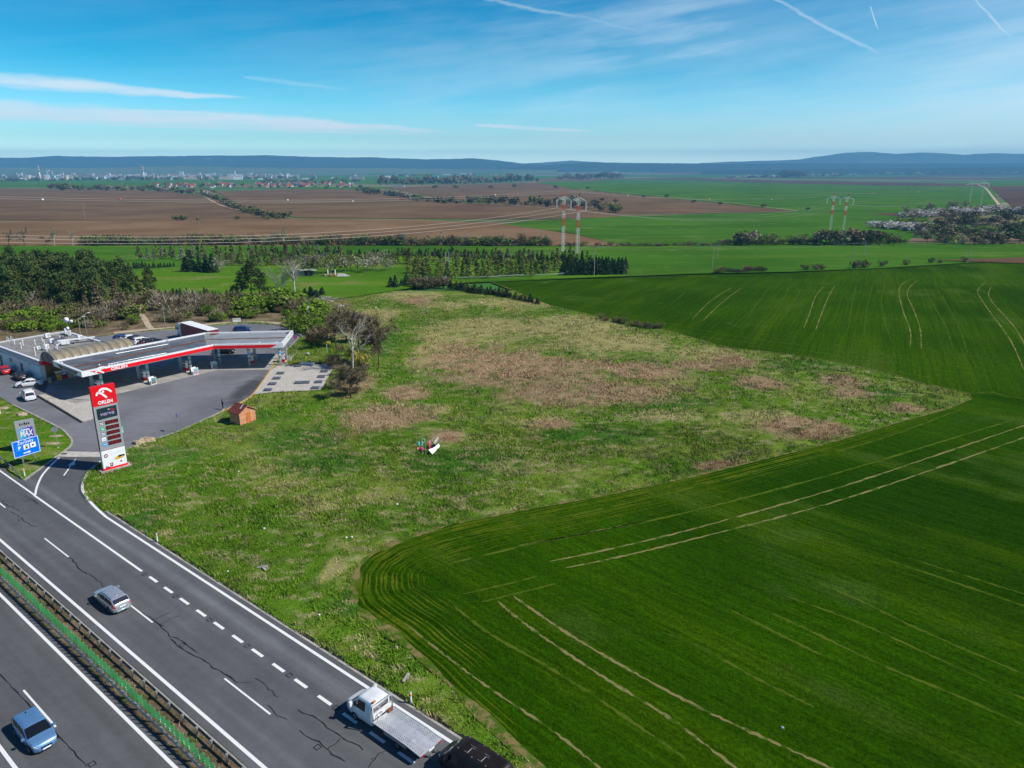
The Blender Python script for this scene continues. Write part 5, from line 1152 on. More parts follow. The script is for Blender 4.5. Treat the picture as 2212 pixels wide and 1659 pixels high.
# red bands along the front, slanting in at both ends
def band(pts, y, mat, name, parent, M): m = MB().prism(pts, 0, .05); m.v = [tuple(M @ Vector((x, y - z, yy))) for x, yy, z in m.v]; return m.build(name, mat, parent)
I4 = Matrix.Identity(4); red = band([(2.9, CZ0 + .06), (24.8, CZ0 + .06), (24.8, CZ1 - .26), (1.7, CZ1 - .26), (1.3, CZ1 - .14)], 0, 'sign_red', 'red_band', cn, I4)
wd = Vector((9.1, -10.0)); wl = wd.length; Mw = Matrix.Translation((24.8, 0, 0)) @ Matrix.Rotation(math.atan2(wd.y, wd.x), 4, 'Z')
band([(0, CZ0 + .06), (wl - 2.5, CZ0 + .06), (wl - 1.2, CZ1 - .26), (0, CZ1 - .26)], 0, 'sign_red', 'red_band', cn, Mw)
ld = Vector((0, 12)); Ml = Matrix.Translation((.3, 12, 0)) @ Matrix.Rotation(math.atan2(-12, -.3), 4, 'Z')
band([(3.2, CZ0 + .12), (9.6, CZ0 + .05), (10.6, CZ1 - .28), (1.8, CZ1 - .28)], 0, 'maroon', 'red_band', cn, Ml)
for k in range(3): band([(4.4, CZ0 + .2 + k * .2), (9.4, CZ0 + .14 + k * .2), (9.4, CZ0 + .20 + k * .2), (4.4, CZ0 + .26 + k * .2)], -.051, 'concrete_pale', 'stripe', cn, Ml)
ep = lambda x, y: (3.2 + (x - 300) / 250 * 1.9, CZ0 + .58 - (y - 232) / 150 * 1.15)
for nm, pts in (('emblem_wing', [(222, 218), (240, 190), (268, 172), (310, 166), (352, 170), (388, 186), (422, 206)]), ('emblem_wing', [(182, 266), (192, 242), (216, 230), (248, 236), (300, 268), (345, 300)])):
    slab([ep(*p) for p in stroke(smooth_line([Vector(p) for p in pts], 4), 34)], -.05, .02, 'sign_white', red, nm)
slab([ep(*p) for p in disc(289, 213, 19)], -.052, .02, 'sign_white', red, 'emblem_head')
put_text('ORLEN', 6.35, CZ0 + .36, -.06, .72, 'sign_white', red, width=2.9, bold=.02)
# columns
CF = [(4.0, 2.4), (12.4, 2.4), (21.0, 2.6), (27.6, 3.0), (30.9, -2.4), (35.2, -6.7)]; CB = [(4.3, 7.2), (12.9, 7.2), (21.4, 7.0), (28.6, 6.6), (34.2, .5), (38.8, -3.7)]
for x, y in CF:
    c = MB().tube((x, y, 0), (x, y, CZ0 + .06), .27, n=14).build('column', 'aluminium', cn, True)
    MB().lathe([(.275, 0), (.275, .34)], 14, (x, y, 2.6)).build('column_sign', 'sky_blue' if x > 22 else 'fuel_green', c); MB().lathe([(.276, 0), (.276, .28)], 14, (x, y, 1.7)).build('column_sign', 'lid_blue', c)
for x, y in CB: MB().box((x, y, (CZ0 + .06) / 2), (.55, .28, CZ0 + .06), -.15 if x < 28 else -.85).build('column', 'grey_paint', cn)

def pump(a, b, rz, label):
    t = thing('fuel_pump', st(a, b, .05), SA + rz, label, 'fuel pump')
    MB().box((0, 0, .075), (1.9, 1.1, .15)).build('island', 'concrete_pale', t); MB().box((0, 0, .45), (1.1, .5, .6)).build('red_base', 'sign_red', t); MB().box((0, 0, 1.25), (1.1, .52, 1.0)).build('cabinet', 'sign_white', t); MB().box((0, 0, 1.98), (1.2, .6, .42)).build('head', 'sign_grey', t)
    for s in (1, -1):
        slab(rect(-.38, 1.82, .38, 2.12), s * .30, .02 * s, 'screen_black', t, 'display')
        for k in range(4): m = MB(); m.box((-.42 + k * .28, s * .29, 1.35), (.09, .10, .26)); m.path([Vector((-.42 + k * .28, s * .32, 1.25)), Vector((-.40 + k * .28, s * .46, .75)), Vector((-.36 + k * .28, s * .34, .55))], .025); m.build('nozzle', 'black_paint', t)
for a, b, rz, lb in ((4.2, 4.8, 1.57, 'white and red fuel pump behind the top of the price pylon'), (12.7, 4.8, 1.57, 'white and red fuel pump behind the board left of the middle of the canopy'), (21.2, 4.8, 1.57, 'white and red fuel pump behind the board with a red and blue picture'), (32.6, -1.0, .75, 'dark-shaded fuel pump under the middle of the pale canopy wing'), (37.1, -5.2, .75, 'fuel pump at the right-hand end of the canopy')): pump(a, b, rz, lb)
def a_board(a, b, rz, pic, label):
    t = thing('pavement_board', st(a, b, .055), SA + rz, label, 'sign board')
    for s in (1, -1):
        M = Matrix.Rotation(s * .16, 4, 'X'); m = MB(); m.box((0, -s * .26, .75), (1.0, .05, 1.4), M=None); m.v = [tuple(Matrix.Translation((0, s * .02, 0)) @ M @ Vector(v)) for v in m.v]; m.build('frame', 'sign_white', t)
        m = MB().prism(rect(-.42, .18, .42, 1.36), 0, .008); m.v = [tuple(Matrix.Translation((0, s * .02, 0)) @ M @ Vector((x, -s * (.287 + z), y))) for x, y, z in m.v]; o = m.build('poster', pic, t)
def board_pic(name, a, b, c):
    def f(N): X, Y, Z = N.sep(N.obj); n = N.noise(N.obj, 3.5, 4); return N.mix(N.smooth(n + Z * .3, .55, .95), N.mix(N.smooth(n, .42, .5), a, b), c)
    material(name, f, .4, .4)
board_pic('picture_road', (.10, .11, .10), (.20, .13, .09), (.16, .52, .55)); board_pic('picture_sale', (.12, .50, .68), (.70, .10, .12), (.20, .60, .75))
a_board(12.5, 1.15, 0, 'picture_road', 'white framed pavement board with landscape picture, leftmost of the three'); a_board(20.9, 1.0, 0, 'picture_sale', 'white framed pavement board with blue and red picture, middle of the three'); a_board(25.6, 1.9, -.2, 'picture_road', 'grey framed pavement board standing in the shade by the bend of the canopy')

# shop
sh = thing('station_shop', SO, SA, 'white flat-roofed station shop with vents and dishes on its roof', 'building')
A0, A1, B0, B1, SZ = .7, 15.3, 19.6, 42.6, 3.9
MB().prism([(A0, B0), (A1, B0), (A1, B1), (A0, B1)], 0, SZ).build('wall', 'white_wall', sh)
MB().prism([(A0 + .3, B0 + .3), (A1 - .3, B0 + .3), (A1 - .3, B1 - .3), (A0 + .3, B1 - .3)], SZ, SZ + .06).build('roof', 'roof_felt', sh)
ring([(A0 - .12, B0 - .12), (A1 + .12, B0 - .12), (A1 + .12, B1 + .12), (A0 - .12, B1 + .12)], .5, SZ - .35, SZ + .26, 'grey_paint', 'parapet', sh)
ring([(A0 - .1, B0 - .1), (A1 + .1, B0 - .1), (A1 + .1, B1 + .1), (A0 - .1, B1 + .1)], .5, SZ + .262, SZ + .30, 'white_paint', 'parapet_cap', sh)
MB().prism([(1.6, B0 - .03), (15.0, B0 - .03), (15.0, B0 + .02), (1.6, B0 + .02)], .05, 3.2).build('front_cladding', 'brown_wall', sh)
MB().prism([(A0, 18.3), (A0 + 2.6, 18.3), (A0 + 2.6, B0 - .15), (A0, B0 - .15)], 3.45, 4.15).build('red_corner_sign', 'sign_red', sh)
for b, w, z0, z1, nm, mt_ in ((38.4, .95, .0, 2.2, 'door', 'dark_steel'), (33.2, 1.0, 1.7, 2.4, 'window', 'window_glass'), (28.2, .95, .0, 2.2, 'door', 'dark_steel'), (24.0, .3, 2.6, 2.8, 'vent_grille', 'dark_steel')):
    o = MB().box((A0 - .02, b, (z0 + z1) / 2 + .03), (.06, w, z1 - z0)).build(nm, mt_, sh)
    if nm != 'vent_grille': ring_ = MB(); ring_.box((A0 - .03, b - w / 2 - .05, (z0 + z1) / 2 + .03), (.06, .08, z1 - z0 + .1)); ring_.box((A0 - .03, b + w / 2 + .05, (z0 + z1) / 2 + .03), (.06, .08, z1 - z0 + .1)); ring_.box((A0 - .03, b, z1 + .09), (.07, w + .2, .08)); ring_.build('frame', 'galvanised', o)
for i in range(5): a = 6.8 + i * 1.7; o = MB().box((a, B0 - .06, 1.5), (1.5, .05, 2.6)).build('shop_window', 'window_glass', sh)
MB().box((A0 - .10, 30, 3.2), (.08, 22, .10)).build('cable_duct', 'grey_paint', sh)
def ac_unit(a, b, rz, s, label):
    s *= .8
    t = thing('air_conditioner', st(a, b, SZ + .06), SA + rz, label, 'air conditioner', 'equipment on the shop roof')
    MB().box((0, 0, .55 * s), (1.0 * s, .42 * s, .8 * s)).build('casing', 'white_paint', t); m = MB(); m.tube((.12 * s, -.20 * s, .55 * s), (.12 * s, -.225 * s, .55 * s), .30 * s, n=14); m.build('fan_grille', 'grey_paint', t)
    for sx in (-.35, .35): MB().box((sx * s, 0, .075 * s), (.08 * s, .5 * s, .15 * s)).build('foot', 'dark_steel', t)
for a, b, rz, s, lb in ((5.6, 28.3, .6, 1.5, 'large white air conditioner near the front edge of the shop roof'), (4.6, 29.6, .4, 1.0, 'small white air conditioner left of the large one on the shop roof'), (14.2, 39.6, 1.2, 1.7, 'white air conditioner at the back corner of the shop roof'), (14.0, 37.6, 1.0, 1.5, 'white air conditioner beside the dish mast on the shop roof'), (10.2, 39.2, .3, 1.4, 'white air conditioner at the rear edge of the shop roof'),
                        (13.4, 31.6, .5, 1.4, 'white air conditioner behind the long white duct on the shop roof'), (8.6, 33.4, .5, 1.3, 'white air conditioner beside the dark roof hatch')): ac_unit(a, b, rz, s, lb)
t = thing('roof_duct', st(11.9, 29.2, SZ + .06), SA, 'long white double ventilation duct lying across the shop roof', 'duct')
for dz, db in ((.95, 0), (.85, .55)): L_ = MB(); L_.box((0, db, dz), (6.6, .3, .28), -.36); L_.build('duct', 'white_paint', t)
MB().box((-2.2, .2, .5), (1.5, .8, .5), -.36).build('plenum', 'white_paint', t); m = MB(); m.tube((-3.0, .3, .8), (-5.0, -1.6, .2), .16, n=8); m.build('branch_duct', 'aluminium', t)
for x in (-3.0, -.5, 2.8): MB().box((x, -.36 * x, .4), (.1, .9, .8), -.36).build('support', 'galvanised', t)
t = thing('roof_hatch', st(10.0, 33.2, SZ + .06), SA, 'dark sloping roof light on the shop roof', 'roof light'); m = MB(); m.add([(-1.5, -1, 0), (1.5, -1, 0), (1.5, 1, 0), (-1.5, 1, 0), (-1.2, -.7, .55), (1.2, -.7, .55), (1.2, .7, .75), (-1.2, .7, .75)], [(4, 5, 6, 7), (0, 1, 5, 4), (1, 2, 6, 5), (2, 3, 7, 6), (3, 0, 4, 7)]); m.build('curb', 'lid_blue', t)
for i, (a, b) in enumerate(((3.6, 38.4), (4.3, 36.0), (6.0, 34.6), (7.4, 33.8), (3.0, 33.4), (4.9, 26.2), (2.2, 24.6), (7.0, 26.8), (8.2, 36.8), (11.4, 36.2))):
    m = MB(); h = (.9, 1.0, .95, .8, 1.1, 1.0, 1.6, .9, .6, .5)[i]; m.tube((0, 0, 0), (0, 0, h), .09, n=8); m.lathe([(.09, h), (.17, h + .04), (.17, h + .1), (.04, h + .2)], 8)
    tag(m.build('vent_pipe', 'white_paint', loc=st(a, b, SZ + .06)), 'thin white vent pipe standing on the shop roof', 'vent pipe', 'vent pipes on the shop roof')
t = thing('dish_mast', st(13.3, 36.2, SZ + .06), SA, 'mast with white satellite dishes on the shop roof', 'antenna')
MB().tube((0, 0, 0), (0, 0, 3.9), .06, n=8).build('mast', 'galvanised', t)
def dish(x, y, z, r):
    m = MB(); pr_ = [(.02, .0), (r * .5, .06 * r), (r * .85, .2 * r), (r, .32 * r)]; mm = MB().lathe(pr_, 16); Mx = Matrix.Translation((x, y, z)) @ Matrix.Rotation(-.5, 4, 'Z') @ Matrix.Rotation(1.25, 4, 'X'); m.add([Mx @ Vector(v) for v in mm.v], mm.f); m.tube((x, y, z), (x + .2 * r, y - r * .8, z + .25 * r), .025, n=5); m.build('dish', 'white_paint', t, True)
dish(-.1, -.15, 3.85, .58); dish(.62, -.7, 3.5, .36); dish(-.1, -.1, 2.0, .38); MB().tube((0, 0, 3.1), (.6, -.6, 3.4), .04, n=5).build('arm', 'galvanised', t)
for k in range(3): MB().tube((0, 0, 1.8), (1.1 * math.cos(k * 2.1), 1.1 * math.sin(k * 2.1), 0), .025, n=4).build('stay', 'galvanised', t)
t = thing('roof_ladder', st(4.2, 42.5, SZ + .2), SA, 'white hooped ladder top at the rear edge of the shop roof', 'ladder'); m = MB(); m.path([Vector(p) for p in ((-.35, .3, -3.5), (-.35, .3, .9), (-.35, -.5, .9), (-.35, -.5, .1))], .04); m.path([Vector(p) for p in ((.35, .3, -3.5), (.35, .3, .9), (.35, -.5, .9), (.35, -.5, .1))], .04); m.build('rail', 'white_paint', t); m = MB(); [m.tube((-.35, .3, -3.2 + k * .35), (.35, .3, -3.2 + k * .35), .025, n=4) for k in range(11)]; m.build('rung', 'white_paint', t)

# glazed barrel vault between shop and canopy
vt = thing('barrel_vault', SO, SA, 'tinted barrel-vault rooflight between the shop and the canopy', 'rooflight')
VA, VB = .8, 15.2; nb = 10; vb0, vb1 = 12.1, 18.6
def vp(k, n=12): th = math.pi * k / n; c = (vb0 + vb1) / 2; r = (vb1 - vb0) / 2; return c - r * math.cos(th), 4.55 + 1.75 * math.sin(th) + .35 * (1 - k / n)
for i in range(nb):
    x0, x1 = VA + (VB - VA) * i / nb + .06, VA + (VB - VA) * (i + 1) / nb - .06; m = MB(); n = 12
    for k in range(n + 1): y, z = vp(k); m.v += [(x0, y, z), (x1, y, z), (x0, y, z - .04), (x1, y, z - .04)]
    for k in range(n): a, b = 4 * k, 4 * k + 4; m.f += [(a, a + 1, b + 1, b), (a + 3, a + 2, b + 2, b + 3), (a, b, b + 2, a + 2), (a + 1, a + 3, b + 3, b + 1)]
    m.build('pane', 'polycarbonate', vt, True)
for i in range(nb + 1):
    x = VA + (VB - VA) * i / nb; MB().path([Vector((x, vp(k)[0], vp(k)[1] + .01)) for k in range(13)], .055, 5).build('rib', 'vault_frame', vt)
for xe in (VA, VB):
    m = MB(); pts = [vp(k) for k in range(13)]; m.add([(xe + .02, p[0], p[1]) for p in pts] + [(xe + .02, vb1, 4.5), (xe + .02, vb0, 4.5)], [tuple(range(15))]); m.build('end_pane', 'window_glass', vt)
    for k in (3, 6, 9): y, z = vp(k); MB().tube((xe - .02, y, 4.5), (xe - .02, y, z), .05, n=5).build('mullion', 'vault_frame', vt)
MB().box((8, 12.0, 4.45), (14.6, .25, .2)).build('beam', 'white_paint', vt); MB().box((8, 18.85, 4.3), (14.6, .4, .5)).build('beam', 'white_paint', vt)
MB().path([Vector((11.0, *vp(k))) + Vector((0, 0, .06)) for k in range(13)], .06, 5).build('dark_strap', 'dark_steel', vt)
for i in range(4):
    x = 3.2 + i * .98; t = thing('display_cabinet', st(x, 18.35, .055), SA, ('yellow', 'blue and white', 'teal', 'pale blue')[i] + ' display cabinet against the brown shop front', 'cabinet', 'cabinets along the shop front')
    MB().box((0, 0, .72), (.9, .55, 1.4)).build('cabinet', ('yellow_paint', 'fuel_navy', 'picture_sale', 'sky_blue')[i], t); MB().box((0, 0, 1.58), (.92, .58, .28)).build('header', 'sign_white', t); slab(rect(-.36, .15, .36, .62), -.28, .01, ('amber', 'lamp_red', 'yellow_paint', 'sign_white')[i], t, 'poster'); slab(rect(-.38, .95, .30, 1.25), -.28, .01, ('pink', 'sign_white', 'pink', 'sign_white')[i], t, 'poster')
t = thing('cabinet', st(2.35, 18.4, .055), SA, 'dark green cabinet left of the coloured display cabinets', 'cabinet'); MB().box((0, 0, .6), (.8, .6, 1.2)).build('casing', 'dark_steel', t); MB().box((0, -.31, .8), (.5, .03, .5)).build('door', 'lid_blue', t)
for i, (a, b) in enumerate(((.2, 18.6), (1.25, 17.7))): m = MB().lathe([(.30, 0), (.34, .2), (.36, .95), (.30, .98), (.28, .7)], 14); tag(m.build('litter_bin', 'concrete', loc=st(a, b, .05)), ('concrete litter bin outside the corner of the shop wall', 'concrete litter bin in front of the brown shop front')[i], 'bin')

# tank field
for i, (cx, cy) in enumerate(((1430, 900), (1125, 1028), (1058, 1118), (983, 1215), (905, 1320), (1440, 1195), (1565, 1190), (1887, 995), (1838, 1088), (1787, 1182), (1730, 1285), (2005, 872))):
    g = at((850 + cx * .22604) / 1.82278, (1240 + cy * .22604) / 1.82278)
    t = thing('tank_cover', (g.x, g.y, .07), .08, ('blue-grey tank cover at the back edge of the gravel beside the white trough', 'farthest of the four blue-grey tank covers in the left row', 'second farthest tank cover in the left row on the gravel', 'third tank cover from the back in the left row on the gravel', 'nearest tank cover at the front left corner of the gravel', 'left one of two adjoining tank covers in the middle of the gravel', 'right one of two adjoining tank covers in the middle of the gravel',
              'farthest of the four tank covers in the right row on the gravel', 'second farthest tank cover in the right row on the gravel', 'third tank cover from the back in the right row on the gravel', 'nearest tank cover at the front right of the gravel', 'dark tank cover at the foot of the three vent pipes')[i], 'tank cover', 'tank covers on the gravel')
    MB().box((0, 0, .09), (1.36, 1.25, .18)).build('upstand', 'dark_steel', t); m = MB(); m.add([(-.72, -.66, .19), (.72, -.66, .19), (.72, .66, .19), (-.72, .66, .19), (-.66, -.6, .25), (.66, -.6, .25), (.66, .6, .25), (-.66, .6, .25)], [(0, 3, 2, 1), (4, 5, 6, 7), (0, 1, 5, 4), (1, 2, 6, 5), (2, 3, 7, 6), (3, 0, 4, 7)]); m.build('lid', 'lid_blue', t); MB().box((0, -.5, .27), (.3, .05, .04)).build('handle', 'steel', t)
def Cx(x, y): return at((850 + x * .22604) / 1.82278, (1240 + y * .22604) / 1.82278)
for i, x in enumerate((1978, 2003, 2028)):
    g = Cx(x, 945); t = thing('tank_vent', (g.x, g.y, .07), 0, ('left', 'middle', 'right')[i] + ' one of three slender black tank vent pipes with yellow caps', 'vent pipe', 'tank vent pipes'); MB().tube((0, 0, 0), (-.1, 0, 5.3), .05, n=6).build('pipe', 'black_paint', t); MB().lathe([(.06, 0), (.11, .1), (.1, .3), (.03, .36)], 8, (-.1, 0, 5.3)).build('cap', 'yellow_paint', t)
g = Cx(1595, 862); t = thing('trough', (g.x, g.y, .05), .04, 'long white trough on the grass behind the gravel', 'trough'); m = MB(); m.box((0, 0, .05), (2.9, .55, .06)); m.box((0, -.26, .2), (2.9, .05, .36)); m.box((0, .26, .2), (2.9, .05, .36)); m.build('tray', 'white_paint', t); [MB().box((s * 1.44, 0, .2), (.06, .5, .36)).build('end_wall', 'white_paint', t) for s in (1, -1)]
g = Cx(1522, 905); m = MB(); m.tube((0, 0, 0), (0, 0, 3.0), .035, n=6); m.box((0, 0, 3.02), (.2, .12, .1)); tag(m.build('marker_pole', 'galvanised', loc=(g.x, g.y, .05)), 'thin grey pole at the back edge of the gravel by the white trough', 'pole')
g = Cx(1940, 660); m = MB(); m.tube((0, 0, 0), (0, 0, 1.9), .05, n=6); m.lathe([(.05, 1.9), (.07, 1.95), (.02, 2.05)], 6); tag(m.build('marker_post', 'white_paint', loc=(g.x, g.y, 0)), 'short white post in the rough ground behind the vent pipes', 'post')
g = Cx(1608, 690); m = MB(); m.box((0, 0, .25), (.5, 1.6, .12), .5); m.box((.1, .1, .12), (.4, .5, .24), .5); tag(m.build('concrete_slab', 'stone_grey', loc=(g.x, g.y, 0)), 'broken pale concrete slab lying in the rough ground right of the canopy', 'slab')

# ================================================================== signs and posts around the forecourt
def round_sign(name, p, h, r, face, back, label, rz, ring_=None):
    t = thing(name, p, rz, label, 'sign'); MB().tube((0, 0, 0), (0, 0, h + r), .045, n=6).build('post', 'galvanised', t); MB().lathe([(.22, 0), (.16, .10), (.06, .16)], 8).build('foot', 'galvanised', t)
    slab(disc(0, h, r, 24), -.05, .02, face, t, 'plate'); slab(disc(0, h, r, 24), -.028, .012, back, t, 'plate_back')
    if ring_: slab(stroke([Vector(p_) for p_ in disc(0, h, r * .86, 24)] + [Vector((r * .86, h))], r * .2), -.071, .006, ring_, t, 'ring')
    return t
round_sign('keep_direction_sign', at(382, 932.5) + Vector((.5, -.3, 0)), 2.85, .38, 'sign_blue', 'dark_steel', 'round road sign seen edge-on on a thin post at the forecourt kerb', -.95)
round_sign('keep_direction_sign', at(125.5, 968), 2.9, .46, 'steel', 'sign_blue', 'grey back of a round road sign on the lawn beside the ramp kerb', .45)
ns = round_sign('no_stopping_sign', Cx(1405, 665), 3.6, .40, 'sign_blue', 'steel', 'round blue no-stopping sign with red cross right of the canopy end', .15, 'sign_red')
for s in (1, -1): slab(stroke([Vector((-.26, 3.6 - s * .26)), Vector((.26, 3.6 + s * .26))], .09), -.071, .005, 'sign_red', ns, 'cross_bar')
t = thing('parking_sign', at(267, 976), .7, 'small pale blue sign on a post close behind the price pylon', 'sign'); MB().tube((0, 0, 0), (0, 0, 3.9), .045, n=6).build('post', 'galvanised', t); MB().box((.12, -.06, 3.35), (.55, .03, 1.0)).build('plate', 'teal', t); slab(rect(-.02, 3.0, .3, 3.2), -.08, .01, 'sign_white', t, 'print'); MB().box((0, 0, .06), (.9, .6, .14)).build('footing', 'concrete', t)
def boulder(p, sx, sy, sz, seed, label, mat='stone', rz=0.0):
    bm = bmesh.new(); bmesh.ops.create_icosphere(bm, subdivisions=3, radius=1); random.seed(seed)
    for v in bm.verts:
        n = mnoise.noise(v.co * 1.3 + Vector((seed, 0, 0))) * .45 + mnoise.noise(v.co * 3.1 + Vector((0, seed, 0))) * .18; v.co *= 1 + n; v.co.x *= sx; v.co.y *= sy; v.co.z = max(v.co.z * sz, -.1)
    me = bpy.data.meshes.new('boulder'); bm.to_mesh(me); bm.free(); o = link('boulder', me, mat, loc=p); o.rotation_euler.z = rz; tag(o, label, 'boulder'); return o
boulder(at(303, 958), .85, .8, .75, 3, 'large sandy boulder at the kerb behind the price pylon', rz=.4); boulder(at(318, 953), 1.2, .7, .6, 8, 'flat sandy boulder at the right end of the kerb boulders'); boulder(at(294, 965), .45, .4, .35, 11, 'small sandy boulder in front of the kerb boulders'); boulder(at(312, 963), .35, .3, .25, 12, 'small pale stone at the foot of the flat kerb boulder')
boulder(at(47, 897), .9, .6, .5, 15, 'sandy boulder on the lawn above the poster totem'); boulder(at(8, 883), 1.2, .6, .3, 16, 'flat stone at the left edge of the lawn')
boulder(at((850 + 1335 * .22604) / 1.82278, (1240 + 175 * .22604) / 1.82278), .75, .6, .7, 19, 'grey boulder at the kerb behind the canopy', 'stone_grey'); boulder(at((850 + 1462 * .22604) / 1.82278, (1240 + 378 * .22604) / 1.82278), .6, .45, .7, 20, 'pale boulder right of the canopy end', 'stone_grey')
boulder(at(735, 663), 1.1, .7, .6, 22, 'white boulder beside the path at the edge of the scrub', 'stone_grey')
for i, (x, y, sx) in enumerate(((117, 958, 1.6), (122, 942, 1.0))): tag(boulder(at(x, y), sx, .5, .10, 30 + i, ('flat earth patch with stones on the lawn below the round sign', 'stony patch on the lawn above the round sign')[i], 'stone'), None)
t = thing('bench_block', Cx(365, 125), .3, 'white concrete block at the kerb behind the lorry', 'block'); MB().box((0, 0, .45), (1.9, .8, .9)).build('block', 'white_wall', t); MB().box((0, 0, .93), (2.0, .9, .08)).build('cap', 'concrete_pale', t)
def stake(p, h, label, r=.05, lean=0.0, mat='dark_steel', group='fence stakes in the meadow'):
    m = MB(); m.tube((0, 0, -.1), (lean, 0, h), r, n=5); m.lathe([(r * 1.25, h - .12), (r * 1.25, h - .04), (r * .6, h)], 5, (lean, 0, 0)); return tag(m.build('fence_stake', mat, loc=p), label, 'fence post', group)
for x, y in ((408, 958), (362, 980), (332, 997)): stake(at(x, y), .95, 'short weathered stake in the grass between the pylon and the shed', .07, mat='pole_wood', group='short stakes below the forecourt kerb')
# delineator posts
def delineator(p, label):
    t = thing('delineator_post', p, math.atan2(HD.y, HD.x), label, 'post', 'delineator posts'); m = MB(); m.add([(-.06, -.06, 0), (.06, -.06, 0), (.06, .06, 0), (-.06, .06, 0), (-.055, -.055, 1.0), (.055, -.055, 1.0), (.055, .055, 1.12), (-.055, .055, 1.12)], [(0, 1, 5, 4), (1, 2, 6, 5), (2, 3, 7, 6), (3, 0, 4, 7), (4, 5, 6, 7)]); m.build('body', 'white_paint', t)
    MB().box((0, 0, .82), (.135, .135, .14)).build('reflector_band', 'amber', t)
delineator(at(340.5, 1171), 'white delineator post on the verge beside the deceleration lane'); delineator(at(888, 1520), 'white delineator post on the verge beside the recovery truck'); delineator(at(54, 1029), 'white delineator post at the tip of the lawn by the ramp'); delineator(at(1, 895), 'white delineator post at the left edge of the lawn')

# ================================================================== guardrails of the central reserve
def w_beam(m, off, s0, s1, side):
    pr_ = [(.0, .80), (.06, .76), (.06, .68), (.0, .63), (.06, .58), (.06, .50), (.0, .46)]
    vs = []; 
    for s in (s0, s1):
        for d, z in pr_: p = hw(s, off + side * d, z); vs.append(p)
    k = len(pr_); m.add(vs, [(j, j + 1, k + j + 1, k + j) for j in range(k - 1)]); m.add([v + Vector((-HN.x * .012 * side, -HN.y * .012 * side, 0)) for v in vs], [(k + j, k + j + 1, j + 1, j) for j in range(k - 1)])
for off, side, lb in ((19.62, 1, 'grey steel guardrail along the far carriageway without green slats'), (18.22, -1, 'dark steel guardrail carrying a row of green anti-glare slats')):
    g = thing('guardrail', hw(-60, off, 0), 0, lb, 'guardrail'); inv = Matrix.Translation(-hw(-60, off, 0))
    for s in np.arange(-140, 40, 4.0):
        m = MB(); w_beam(m, off + side * .16, s, s + 4.03, side); m.v = [tuple(inv @ Vector(v)) for v in m.v]; m.build('beam', 'weathered_rail' if side > 0 else 'galvanised', g)
    pm = MB(); pm.box((0, 0, .37), (.08, .12, .74)); q = [Vector((0, 0, .80)), Vector((0, side * .20, .80)), Vector((0, side * .20, .66)), Vector((0, 0, .30))]
    pm.add([v + Vector((-.11, 0, 0)) for v in q] + [v + Vector((.11, 0, 0)) for v in q], [(0, 1, 2, 3), (7, 6, 5, 4), (0, 4, 5, 1), (1, 5, 6, 2), (2, 6, 7, 3), (3, 7, 4, 0)]); pme = pm.mesh('post'); pme.materials.append(P('galvanised'))
    for s in np.arange(-139.3, 40, 2.0): o = link('post', pme, None, g, loc=inv @ hw(s, off, 0)); o.rotation_euler.z = math.atan2(HD.y, HD.x)
    if side < 0:
        sm_ = MB(); sm_.add([(-.15, -.015, .80), (.15, -.015, .80), (.15, .015, .80), (-.15, .015, .80), (-.15, -.015, 1.60), (.10, -.015, 1.70), (.15, -.015, 1.66), (-.15, .015, 1.60), (.10, .015, 1.70), (.15, .015, 1.66)], [(0, 1, 6, 5, 4), (3, 7, 8, 9, 2), (4, 5, 8, 7), (5, 6, 9, 8), (1, 2, 9, 6), (0, 4, 7, 3), (0, 3, 2, 1)])
        sm_.box((0, .02, 1.2), (.03, .02, .7)); sme = sm_.mesh('slat'); sme.materials.append(P('slat_green')); random.seed(9)
        for s in np.arange(-120, 30, .68): o = link('anti_glare_slat', sme, None, g, loc=inv @ hw(s, off + .03, 0)); o.rotation_euler = (random.uniform(-.03, .03), random.uniform(-.03, .03), math.atan2(HD.y, HD.x) + .75 + random.uniform(-.08, .08))
        m = MB()
        for z in (.82, 1.02): m.tube(inv @ hw(-130, off + .08, z), inv @ hw(38, off + .08, z), .025, n=4)
        m.build('slat_rail', 'white_paint', g)
# guardrail along the lawn at the left
g0, g1 = at(-20, 978), at(50, 1037); g = thing('guardrail', g0, 0, 'low weathered guardrail ending at the lawn tip by the delineator post', 'guardrail'); dv = (g1 - g0); m = MB(); m.tube((0, 0, .70), dv * .75 + Vector((0, 0, .70)), .09, n=6); m.tube(dv * .75 + Vector((0, 0, .70)), dv + Vector((0, 0, .05)), .09, n=6); m.build('beam', 'weathered_rail', g)
for k in range(7): MB().box(dv * (k / 8) + Vector((0, 0, .34)), (.1, .1, .7)).build('post', 'galvanised', g)

